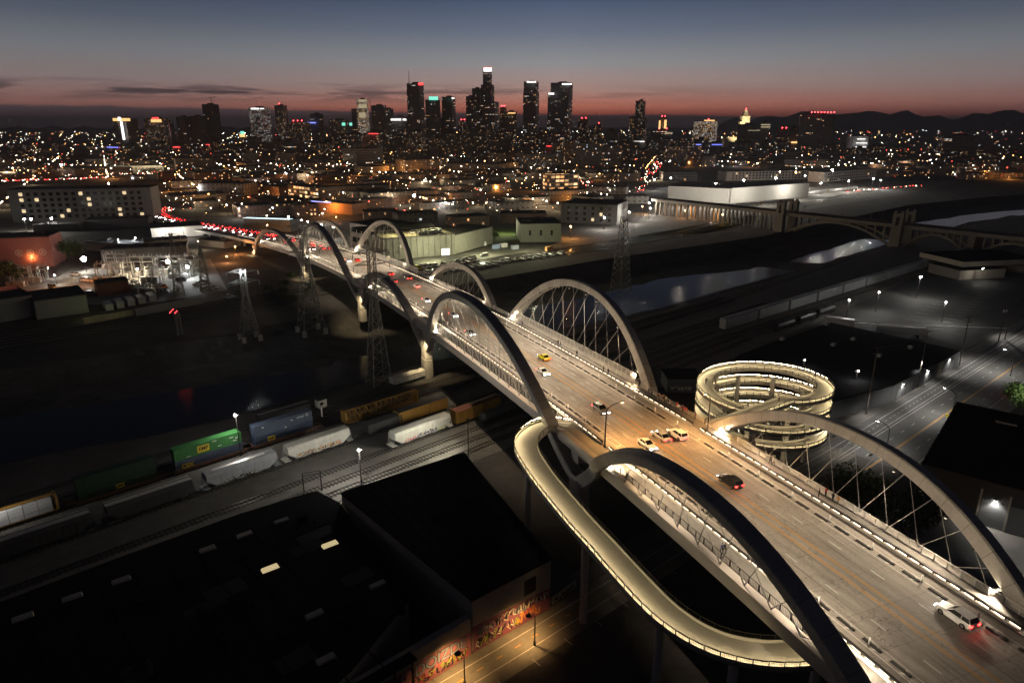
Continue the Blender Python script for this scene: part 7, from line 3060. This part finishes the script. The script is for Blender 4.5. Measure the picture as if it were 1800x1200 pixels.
def crane(px, pt, dist, zb, parent, wid=1.6, jib=24):
    b = far(px, HY, dist)
    z = far(px, pt, dist).z
    q = MB()
    q.bar((b.x, b.y, zb), (b.x, b.y, z), wid)
    q.bar((b.x - jib * .4, b.y, z - 3), (b.x + jib, b.y, z + 2), wid * .8)
    q.build('crane', m_steel, parent)


crane(377, 171, D0 + 150, far(377, 186, D0 + 150).z, cr)
tower('high_rise', 420, 432, 240, D0 - 300, WM['mid2'], 'small tower with a teal lit pyramid roof', [(421, 431, 236, 241, S_warm), (422.5, 429.5, 231, 236, S_teal)])
tower('high_rise', 439, 471, 190, D0 - 150, WM['purple'], 'wide tower with violet-white lit floors and a white top sign', [(441, 455, 190, 192.5, S_white), (457, 464, 190.5, 192, S_white)])
tower('high_rise', 485, 504, 186, D0, WM['resid'], 'slim residential tower with a single top lamp right of the violet one', red=1)
tower('high_rise', 508, 540, 216, D0 - 100, WM['resid'], 'broad low tower with red corner lamps left of the blue-lined one', red=3)
tower('high_rise', 546, 566, 201, D0, WM['dark'], 'dark tower with a round top and blue line on its neighbour', [(540, 555, 215, 217, S_blue)])
tower('high_rise', 578, 609, 211, D0, WM['mid'], 'mid tower with teal sign on its right shoulder', [(601, 607, 216, 221, S_teal), (614, 619, 216, 221, S_teal)])
tower('high_rise', 629, 647, 175, D0 + 50, WM['bright'], 'slim tower almost wholly lit cream white from top to middle', [(630, 645, 175, 179, S_cream), (630, 645, 184, 190, S_cream), (631, 643, 198, 207, S_cream)], steps=[(619, 630, 191, WM['dark'])])
crn = tower('high_rise', 654, 678, 186, D0 + 150, WM['unlit'], 'dark round-topped tower under a thin crane')
crane(653, 172, D0 + 150, 60, crn, 1.4, 20)
tower('high_rise', 675, 691, 192, D0 + 80, WM['office'], 'tower with lit top corners right of the crane')
tower('high_rise', 687, 716, 206, D0 - 60, WM['office'], 'tower with a bright white sign band under its roof', [(687, 705, 209, 212, S_white), (708, 714, 209, 212, S_white)])
wg = tower('high_rise', 718, 745, 147, D0 + 100, WM['office'], 'very tall dark tower with a thin spire and red lit crown', [(735, 744, 146, 150, S_red)], steps=[(716.5, 722, 157, WM['office'])])
b = far(721.8, HY, D0 + 100)
q = MB()
q.tube([(b.x, D0 + 110, far(722, 149, D0 + 100).z), (b.x, D0 + 110, far(722, 124, D0 + 100).z)], 1.8, 6, .6)
q.build('spire', m_pale, wg)
tower('high_rise', 749, 773, 176, D0 + 60, WM['dark'], 'ribbed dark tower with a pale green lit crown', [(754, 770, 170, 176, S_teal)])
tower('high_rise', 778, 800, 171, D0 + 120, WM['dark'], 'plain dark tower with a small white corner sign', [(794, 799, 172, 174, S_white)], steps=[(775, 800, 208, WM['dark'])])
tower('high_rise', 806, 822, 214, D0 - 40, WM['mid'], 'lower block with red roof lamps before the tallest group', red=2)
tower('high_rise', 820, 834, 170, D0 + 90, WM['dark'], 'dark slab left of the stepped tower')
tower('high_rise', 831, 847, 156, D0 + 140, WM['office'], 'stepped dark tower touching the tallest one on its left')
us = tower('high_rise', 850, 865, 121, D0 + 120, WM['office'], 'tallest tower of the skyline with a white lit crown and red rim', [(850, 864.5, 119.5, 126, S_white), (850, 864.5, 118.5, 119.8, S_red)], steps=[(846.5, 868.5, 149, WM['office']), (846, 876, 179, WM['office'])])
tower('high_rise', 879, 890, 190, D0 + 20, WM['mid'], 'slim tower with red roof lamps right of the tallest', red=3)
tower('high_rise', 888, 908, 197, D0 - 30, WM['office'], 'tower with gold lit top floors right of the tallest', [(893, 906, 198, 200, S_warm)])
tower('high_rise', 921, 946, 144, D0 + 60, WM['office'], 'tall dark tower with a flat white lit top band', [(926, 942, 143, 145.5, S_white)], steps=[(920, 947, 163, WM['office'])])
tower('high_rise', 968, 1006, 146, D0 + 40, WM['office'], 'broad dark tower with a white sign at its top right', [(988, 1005, 147, 149.5, S_white), (964, 974, 163.5, 166.5, S_white)], steps=[(963, 985, 163, WM['office'])])
tower('high_rise', 1016, 1036, 211, D0, WM['resid'], 'tower with a pointed dark roof and red corner lamps', red=2)
tower('high_rise', 1045, 1060, 220, D0 - 60, WM['resid'], 'slim lit residential block right of the pointed-roof tower', red=1)
tower('high_rise', 1067, 1084, 228, D0 - 80, WM['mid'], 'low block right of the slim lit residential one')
cr2 = tower('high_rise', 1116, 1134, 178, D0 - 20, WM['resid'], 'stepped lit tower under a small crane, alone right of the centre', steps=[(1107, 1139, 205, WM['resid'])])
crane(1126, 174, D0 - 20, far(1126, 180, D0 - 20).z, cr2, 1.8, 12)
tower('high_rise', 1158, 1173, 208, D0 - 60, WM['mid2'], 'slim tower with red roof lamps and gold sides', [(1158.5, 1160.5, 212, 227, S_warm), (1168, 1171, 211, 226, S_warm)], red=2)
tower('high_rise', 1146, 1185, 230, D0 - 200, WM['office'], 'broad office block with red corner lamps below the slim gold tower', [(1169, 1182, 233, 235.5, S_cream)], red=2)
tower('high_rise', 1222, 1267, 214, D0 - 300, WM['bright'], 'wide slab with nearly every floor lit cream', [(1238, 1256, 211, 213, S_warm)], red=1)
ch = tower('high_rise', 1300, 1320, 214, D0 - 350, mat('floodlit_stone', (.75, .66, .48), rough=.8, var=.05), 'floodlit cream stone tower with a stepped pyramid top', steps=[(1276, 1300, 241, mat('floodlit_stone2', (.7, .62, .45), rough=.8, var=.08))], ang=.1, taper=.86)
zb = far(1310, 214, D0 - 350).z
bx = far(1310, HY, D0 - 350).x
q = MB()
wch = 20 / FPX * (D0 - 350)
q.box(bx, D0 - 340, zb, wch * .62, wch * .62, 16, 0)
q.box(bx, D0 - 340, zb + 16, wch * .66, wch * .66, 3, 0)
q.box(bx, D0 - 340, zb + 19, wch * .56, wch * .56, 14, 0, taper=.35)
q.box(bx, D0 - 340, zb + 33, wch * .2, wch * .2, 6, 0)
q.build('pyramid_top', MATS['floodlit_stone'], ch)
q = MB()
q.ball((bx, D0 - 342, zb + 43), 2.2, 6, 4)
q.build('beacon', m_red, ch)
lamp('stone_flood', 'SPOT', (bx - 75, D0 - 440, 12), (1, .82, .5), 900000, target=(bx, D0 - 340, zb * .9), angle=60, radius=3)
lamp('stone_flood', 'SPOT', (bx - 20, D0 - 425, zb * .62), (1, .82, .5), 500000, target=(bx, D0 - 340, zb + 12), angle=60, radius=3)
tower('high_rise', 1300, 1338, 219, D0 - 500, WM['unlit'], 'dark block right before the floodlit stone tower', [(1315, 1336, 229, 230, S_cream)])
tower('high_rise', 1337, 1356, 216, D0 - 480, WM['office'], 'block with two lit top floors right of the floodlit stone tower', [(1338, 1354, 218.5, 220.5, S_cream), (1338, 1354, 222.5, 224.5, S_cream)])
tower('high_rise', 1369, 1389, 229, D0 - 400, WM['mid'], 'block with red roof lamps left of the warm-lit one', red=2)
tower('high_rise', 1389, 1408, 225, D0 - 420, WM['mid2'], 'warm-lit block close to the big dark slab', [(1391, 1406, 249, 252, S_warm)])
tower('high_rise', 1411, 1476, 202, D0 - 500, WM['dark'], 'big dark slab with a row of red roof lamps, right of the skyline', red=8)
tower('high_rise', 1498, 1536, 240, D0 - 700, mat('curved_stone', (.5, .5, .5), rough=.7, var=.1), 'pale stepped building with white lit terraces, right of the dark slab', [(1507, 1521, 244, 245.2, S_white), (1505, 1524, 251, 252.2, S_white), (1504, 1525, 258, 259.2, S_white), (1510, 1520, 265, 266.5, S_white)])
tower('high_rise', 1670, 1730, 239, D0 - 900, WM['office'], 'broad block with rows of warm windows, far right')
# mid-height blocks at the feet of the towers
rt = random.Random(33)
for k in range(74):
    c = rt.uniform(180, 1560)
    w = rt.uniform(12, 34)
    near_c = math.exp(-((c - 850) / 420) ** 2)
    tp = rt.uniform(250, 262) - near_c * rt.uniform(4, 34)
    tower('downtown_block', c - w / 2, c + w / 2, tp, D0 - rt.uniform(250, 900), WM[rt.choice(['mid', 'mid2', 'resid', 'office', 'mid', 'resid'])],
          'downtown block with scattered lit windows at the foot of the towers', [(c - w / 3, c + w / 3, tp + 2, tp + 3.2, rt.choice([S_red, S_warm, S_white, S_blue]))] if rt.random() < .10 else (), ang=rt.uniform(.1, .6), group='downtown blocks at the foot of the towers')

# ---- hills behind the city
m_hill = mat('hill_scrub', (.075, .072, .066), rough=.95, var=.3, scale=.01)
prof = [(-500, 222), (0, 224), (600, 224), (1000, 223), (1180, 226), (1230, 222), (1270, 211), (1330, 206), (1350, 204), (1400, 197), (1440, 203), (1480, 195), (1510, 198), (1545, 197), (1600, 203), (1630, 208), (1680, 200), (1710, 196), (1745, 195), (1800, 197), (1900, 194), (2100, 200), (2500, 210)]
rh = random.Random(8)
cols_ = 220
q = MB()
rows_ = []
for j, (dd, kk) in enumerate(((8000, 0.0), (9200, .28), (10200, .55), (11200, .85), (12000, 1.0), (12900, .8), (15000, .0))):
    row = []
    for i in range(cols_ + 1):
        px = -500 + 3000 * i / cols_
        for (xa, ya), (xb, yb) in zip(prof, prof[1:]):
            if xa <= px <= xb:
                f = (px - xa) / (xb - xa)
                f = f * f * (3 - 2 * f)
                py = ya + (yb - ya) * f
        z = max(25, far(px, py, 12000).z + 30 * math.sin(px * .11) + rh.uniform(-14, 14))
        u = (px - 900) / FPX
        jit = 0 if kk in (0, 1.0) else rh.uniform(-.10, .10)
        row.append((u * dd, dd, max(0, z * (kk + jit) - (4 if kk == 0 else 0)) if kk > 0 else -5))
    rows_.append(row)
for r0, r1 in zip(rows_, rows_[1:]):
    for i in range(cols_):
        q.quad(r0[i], r0[i + 1], r1[i + 1], r1[i])
tag(q.build('hills', m_hill, smooth=True), 'low dark hills behind the city', 'hills', kind='structure')

# ---------------------------------------------------------------- lamps of the city
LAMPS = [  # px, py of the bulb, height, tone, size, light power, label
    (43, 385, 10, 'w', 1.3, 3500, 'glaring pair lamp before the apartment block, left one'), (55, 385, 10, 'w', 1.3, 3500, 'glaring pair lamp before the apartment block, right one'), (91, 384, 10, 'w', 1.3, 3500, 'glaring lamp right of the pair before the apartment block'),
    (289, 404, 7, 'w', .5, 2500, 'lamp over the pale store roof, left one'), (322, 403, 7, 'w', .5, 2500, 'lamp over the pale store roof, right one'), (208, 421, 7, 'c', .5, 2500, 'cool lamp on the dark sheds behind the switchyard, left'), (238, 418, 7, 'c', .5, 2500, 'cool lamp on the dark sheds behind the switchyard, right'),
    (108, 290, 18, 'w', 2.2, 0, 'high white lamp left beyond the apartment block'), (728, 344, 11, 'w', 2.0, 16000, 'glaring white lamp in the dark middle of the city'), (567, 375, 9, 'w', .8, 4000, 'white lamp beside the orange store'), (507, 381, 9, 'w', .8, 4000, 'white lamp behind the light-strip hall'),
    (420, 367, 9, 'w', .7, 3000, 'white lamp left of the light-strip hall'), (586, 399, 9, 'w', .7, 3500, 'white lamp behind the far tall arches'), (470, 396, 8, 'a', .5, 2500, 'amber lamp by the city end of the bridge'),
    (1003, 398, 9, 'a', .8, 7000, 'amber lamp over the grey block'), (1062, 382, 10, 'w', 1.0, 9000, 'white lamp in front of the arched hall'), (1106, 373, 10, 'w', .9, 7000, 'white lamp right of the arched hall by the curving tracks'), (1141, 357, 11, 'w', .9, 5000, 'upper lamp of a pair by the curving tracks'),
    (1143, 366, 10, 'w', .9, 5000, 'lower lamp of a pair by the curving tracks'), (1129, 363, 7, 'a', .8, 2500, 'amber lamp under the left end of the old bridge'), (1204, 370, 7, 'a', .8, 2200, 'amber lamp under the old bridge by the loading bays'), (1270, 377, 6, 'a', .8, 2200, 'amber lamp between columns of the old bridge'),
    (1258, 323, 16, 'w', 1.3, 12000, 'lamp mast before the white shed, leftmost'), (1307, 317, 16, 'w', 1.5, 14000, 'large glaring lamp mast over the white shed'), (1364, 313, 16, 'w', 1.5, 12000, 'large glaring lamp mast right of the shed roof'), (1415, 309, 16, 'w', 1.2, 10000, 'lamp mast by the tower of red lamps'),
    (1443, 322, 14, 'w', 1.2, 12000, 'lamp mast low over the rail yard'), (1492, 318, 14, 'w', 1.3, 12000, 'lamp mast before the right window-grid block'), (1535, 314, 14, 'w', 1.2, 9000, 'lamp mast at the right end of the rail yard'), (1548, 317, 12, 'c', .8, 5000, 'smaller cool lamp beyond the rail yard end'), (1463, 299, 20, 'w', 1.9, 9000, 'biggest white lamp behind the rail yard'),
    (1371, 302, 16, 'a', 1.6, 6000, 'amber lamp above the left window-grid block'), (1399, 303, 16, 'a', 1.8, 6000, 'larger amber lamp above the left window-grid block'), (1150, 316, 14, 'w', 1.4, 8000, 'white lamp at the foot of the busy street'), (1179, 313, 14, 'c', 1.2, 6000, 'cool lamp right of the busy street'),
    (1590, 392, 0, 'x', 0, 0, ''),
]
TONE = {'w': (m_bulb_white, (1, .94, .84)), 'c': (m_bulb_cool, COOL), 'a': (m_bulb_amber, (1, .42, .10))}
for px, py, h, tn, sz, pw, lb in LAMPS:
    if tn == 'x':
        continue
    p = G(px, py, h)
    t = thing('city_lamp', (p.x, p.y, 0), lb, 'lamp post')
    q = MB()
    q.tube([(p.x, p.y, 0), (p.x, p.y, h)], .18, 6, .1)
    q.build('pole', m_steel, t)
    q = MB()
    q.ball((p.x, p.y - .3, h), sz * .58, 8, 5)
    q.build('bulb', TONE[tn][0], t)
    if pw:
        lamp('lamp_light', 'POINT', (p.x, p.y - 1.2, h - .4), TONE[tn][1], pw * 2.6, radius=.4)
# roof-line row of lamps behind the far tall arches
for px in (530, 541, 552, 565):
    p = G(px, 387 + (px - 530) * .22, 15)
    t = thing('city_lamp', (p.x, p.y, 0), 'warm lamp in the row of four over the far right arch', 'lamp post', 'row of four lamps over the far arch')
    q = MB()
    q.tube([(p.x, p.y, 0), (p.x, p.y, 15)], .18, 6, .1)
    q.build('pole', m_steel, t)
    q = MB()
    q.ball((p.x, p.y, 15), .4, 8, 5)
    q.build('bulb', m_bulb_white, t)
# individual small street lamps of the nearer districts
m_small = {'w': mat('small_lamp_white', (.9, .9, .9), emit=(1, .86, .62), estr=26, sample=False), 'a': mat('small_lamp_amber', (.9, .6, .3), emit=(1, .46, .13), estr=24, sample=False), 'c': mat('small_lamp_cool', (.9, .9, .9), emit=(.85, .95, 1), estr=26, sample=False), 'r': mat('small_lamp_red', (.9, .1, .1), emit=(1, .06, .04), estr=14, sample=False)}
proto = {}
for k, m in m_small.items():
    nm = 'traffic_light' if k == 'r' else 'street_lamp'
    t = thing(nm, (0, 0, 0), '', 'traffic light' if k == 'r' else 'street lamp')
    q = MB()
    q.tube([(0, 0, 0), (0, 0, 8)], .12, 5, .08)
    q.build('pole', m_steel, t)
    q = MB()
    q.ball((0, -.4, 8), .5 if k != 'r' else .4, 6, 4)
    q.build('bulb', m, t)
    proto[k] = [t, False]
rl = random.Random(77)
LB = {'w': ('small warm white street lamp in the dark city district', 'warm white street lamps of the district'), 'a': ('small amber street lamp in the dark city district', 'amber street lamps of the district'), 'c': ('small cool white street lamp in the dark city district', 'cool street lamps of the district'), 'r': ('small red traffic light in the dark city district', 'red traffic lights of the district')}
n_l = 0
while n_l < 250:
    y = 480 * (1900 / 480) ** rl.random()
    # lamps stand along the street grid
    a = rl.uniform(-.85, .85) * y
    v = Vector((a, y, 0))
    i = round(v.dot(GD[1]) / 95.0) * 95.0
    v = GD[1] * i + GD[0] * v.dot(GD[0])
    if v.y < 450 or abs(v.x / v.y) > .82:
        continue
    px, py = pix(v)
    if blocked((v.x, v.y, 0)) and not (py < 372 and px < 1090) or any(abs(v.x - ox) < ow * .5 and abs(v.y - oy) < od_ * .5 for ox, oy, ow, od_ in occupied):
        continue
    if px > 1540 and py > 300:
        continue
    k = rl.choices('wacr', (50, 26, 14, 10))[0]
    o = proto[k][0] if not proto[k][1] else dup(proto[k][0], (0, 0, 0))
    proto[k][1] = True
    o.location = v
    s = (v.y / 750) ** .75
    o.scale = (s, s, 1.0 if s < 1.3 else 1.2)
    tag(o, LB[k][0], 'traffic light' if k == 'r' else 'street lamp', LB[k][1])
    if k != 'r' and n_l % 3 == 0 and v.y < 1500:
        lamp('lamp_light', 'POINT', v + Vector((0, -1.5, 8.2)), {'w': (1, .74, .42), 'a': (1, .38, .08), 'c': COOL}[k], 6500 * s, radius=.5)
    n_l += 1
# the thousands of far-off lights that read as one glitter
for k, n_, nm in (('w', 1000, 'far_city_lights'), ('a', 560, 'far_amber_lights'), ('c', 330, 'far_cool_lights'), ('r', 330, 'far_red_lights')):
    q = MB()
    for _ in range(n_):
        y = 1250 * (7800 / 1250) ** (rl.random() ** .8)
        x = rl.uniform(-.86, .86) * y
        if rl.random() < .55:
            v = Vector((x, y, 0))
            g_ = rl.choice([0, 1])
            i = round(v.dot(GD[g_]) / 170.0) * 170.0
            v = GD[g_] * i + GD[1 - g_] * v.dot(GD[1 - g_])
            x, y = v.x, v.y
        if y < 1200 or abs(x) > .9 * y:
            continue
        r = y / FPX * rl.choice([.14, .18, .22, .22, .28, .36, .5])
        if x > .30 * y and rl.random() < .5:
            continue
        q.ball((x, y, rl.uniform(4, 14) + max(0, (y - 3200) * .006 * (1 if x > 0 else .4))), r, 4, 3)
    tag(q.build(nm, m_small[k]), {'w': 'glitter of far warm white city lights', 'a': 'glitter of far amber city lights', 'c': 'glitter of far cool city lights', 'r': 'glitter of far red traffic lights'}[k], 'city lights', kind='stuff')
for k, n_, nm in (('w', 330, 'district_lights'), ('a', 300, 'district_amber_lights'), ('c', 90, 'district_cool_lights'), ('r', 110, 'district_red_lights')):
    q = MB()
    c_ = 0
    while c_ < n_:
        y = 560 * (1500 / 560) ** rl.random()
        x = rl.uniform(-.82, .82) * y
        if blocked((x, y, 0)):
            continue
        hh = rl.choice([1.2, 3, 4, 6, 9, 12])
        for ox, oy, ow, od2 in occupied:
            if abs(x - ox) < ow * .6 and abs(y - oy) < od2 * .6:
                y = oy - od2 * .62 - 1.0
                break
        q.ball((x, y, hh), y / FPX * rl.choice([.16, .2, .25, .3, .42, .16, .2, .25, .3, .9]), 4, 3)
        if c_ % 9 == 0 and k in 'wa':
            lamp('district_light', 'POINT', (x, y - 2.0, hh + 1.5), {'w': (1, .76, .46), 'a': (1, .36, .07)}[k], 9000 * (y / 700) ** 1.3, radius=.5)
        c_ += 1
    tag(q.build(nm, m_small[k]), {'w': 'scatter of small warm lights among the low blocks', 'a': 'scatter of small amber lights among the low blocks', 'c': 'scatter of small cool lights among the low blocks', 'r': 'scatter of small red lights among the low blocks'}[k], 'city lights', kind='stuff')
for (a, b, n_, k, sz) in (((585, 291), (655, 283), 10, 'w', .75), ((1400, 296), (1560, 284), 12, 'w', .7), ((8, 283), (100, 279), 8, 'w', .6), ((150, 288), (262, 303), 7, 'w', .6), ((380, 286), (432, 297), 6, 'w', .7), ((655, 301), (692, 303), 4, 'w', .8),
                          ((1325, 269), (1425, 262), 6, 'a', .6), ((905, 291), (1000, 285), 7, 'w', .6), ((1160, 264), (1135, 296), 12, 'a', .7), ((205, 293), (288, 291), 8, 'w', .7), ((470, 303), (540, 306), 5, 'c', .6), ((1500, 266), (1640, 262), 8, 'r', .6), ((700, 318), (770, 312), 4, 'w', .7), ((20, 300), (120, 296), 7, 'a', .8)):
    q = MB()
    for i in range(n_):
        f = (i + rl.uniform(-.25, .25)) / max(1, n_ - 1)
        p = G(a[0] + (b[0] - a[0]) * f, a[1] + (b[1] - a[1]) * f + rl.uniform(-1, 1), 9)
        q.ball(tuple(p), p.y / FPX * sz * rl.uniform(.6, 1.1), 6, 4)
    tag(q.build('far_lamp_row', m_small[k]), 'row of brighter far lamps along one city street or lot', 'city lights', kind='stuff')
# busy streets: rows of head and tail lights
q1_, q2_ = MB(), MB()
for (a, b, n_, w) in (((1112, 345), (1160, 284), 70, 9), ((1045, 345), (1028, 318), 26, 7), ((0, 318), (190, 312), 90, 14), ((60, 308), (270, 305), 50, 10), ((286, 372), (300, 364), 24, 8), ((296, 388), (330, 388), 20, 10), ((1480, 338), (1615, 326), 40, 5)):
    A, B = G(*a, 1), G(*b, 1)
    d = (B - A).normalized()
    n = Vector((d.y, -d.x, 0))
    for _ in range(n_):
        f = rl.random()
        p = A.lerp(B, f) + n * rl.uniform(-w, w)
        r = p.y / FPX * rl.choice([.2, .3, .4, .5])
        (q1_ if rl.random() < .6 else q2_).ball((p.x, p.y, 1.2), r, 5, 3)
tag(q1_.build('far_tail_lights', m_small['r']), 'red tail lights of distant street traffic', 'traffic lights', kind='stuff')
tag(q2_.build('far_head_lights', m_small['w']), 'white and amber head lights of distant street traffic', 'traffic lights', kind='stuff')
# city street at the end of the bridge
e_ = BP(738, 0)
x_, y_, z_, tx_, ty_ = BC(738)
q = MB()
F = Frame((x_, y_, .02), (tx_, ty_, 0))
q.quad(F(-10, -10.6, 0), F(1500, -10.6, 0), F(1500, 10.6, 0), F(-10, 10.6, 0))
tag(q.build('city_street', m_asph), 'city street running on from the far end of the bridge', 'street', kind='structure')
# rail yard ground and tracks by the white shed
q = MB()
q.poly([G(1115, 395), G(1160, 352), G(1560, 318), G(1700, 318), G(1600, 340), G(1380, 375), G(1250, 410), G(1120, 418)], .03)
tag(q.build('rail_yard_ground', m_ballast), 'pale floodlit ground of the rail yard behind the old bridge', 'ground', kind='structure')
for k, (a, b) in enumerate((((1180, 412), (1420, 352)), ((1200, 404), (1480, 343)), ((1235, 398), (1540, 336)), ((1260, 385), (1560, 330)))):
    A, B = G(*a), G(*b)
    d = (B - A).normalized()
    track((A.x, A.y, 0), 0, (B - A).length, 'railway track in the floodlit yard behind the old bridge', d=d, sleepers=False)['group'] = 'tracks of the floodlit yard'
for k, (a, b) in enumerate((((1395, 345), (1505, 333)), ((1275, 367), (1390, 356)))):
    A, B = G(*a), G(*b)
    F = Frame((A + B) / 2, (B - A).normalized())
    Lh = (B - A).length
    boxcar(F, Lh, mat('train_silver', (.5, .5, .48), rough=.4), m_rooft, ('silver passenger train with yellow ends in the floodlit yard', 'silver passenger train close to the white shed')[k], m_wagon_ye, 4.2, 'passenger_train')

for px, py, pw in ((1200, 366, 16000), (1250, 368, 16000), (1290, 366, 16000), (1340, 360, 14000), (1400, 352, 12000), (1450, 338, 12000), (1510, 332, 10000), (1225, 335, 9000)):
    lamp('shed_yard_fill', 'POINT', G(px, py) + Vector((0, 0, 15)), (1, .93, .8), pw * 2.6, radius=.5)  # unseen lights added to brighten shed and rail yard, without masts

# ---------------------------------------------------------------- evening haze over the basin
hz = MB()
hz.box(0, 14000, -8, 64000, 36000, 438, bottom=True)
haze = hz.build('haze', [], None)
tag(haze, 'thin evening haze over the city', 'haze', kind='stuff')
m_hz = bpy.data.materials.new('haze_air')
m_hz.use_nodes = True
m_hz.node_tree.nodes.clear()
vo = N(m_hz.node_tree, 'ShaderNodeVolumePrincipled')
vo.inputs['Color'].default_value = (.75, .74, .78, 1)
vo.inputs['Density'].default_value = 6.5e-5
vo.inputs['Anisotropy'].default_value = 0.0
ho = N(m_hz.node_tree, 'ShaderNodeOutputMaterial')
m_hz.node_tree.links.new(vo.outputs[0], ho.inputs['Volume'])
haze.data.materials.append(m_hz)
SC.cycles.volume_bounces = 0
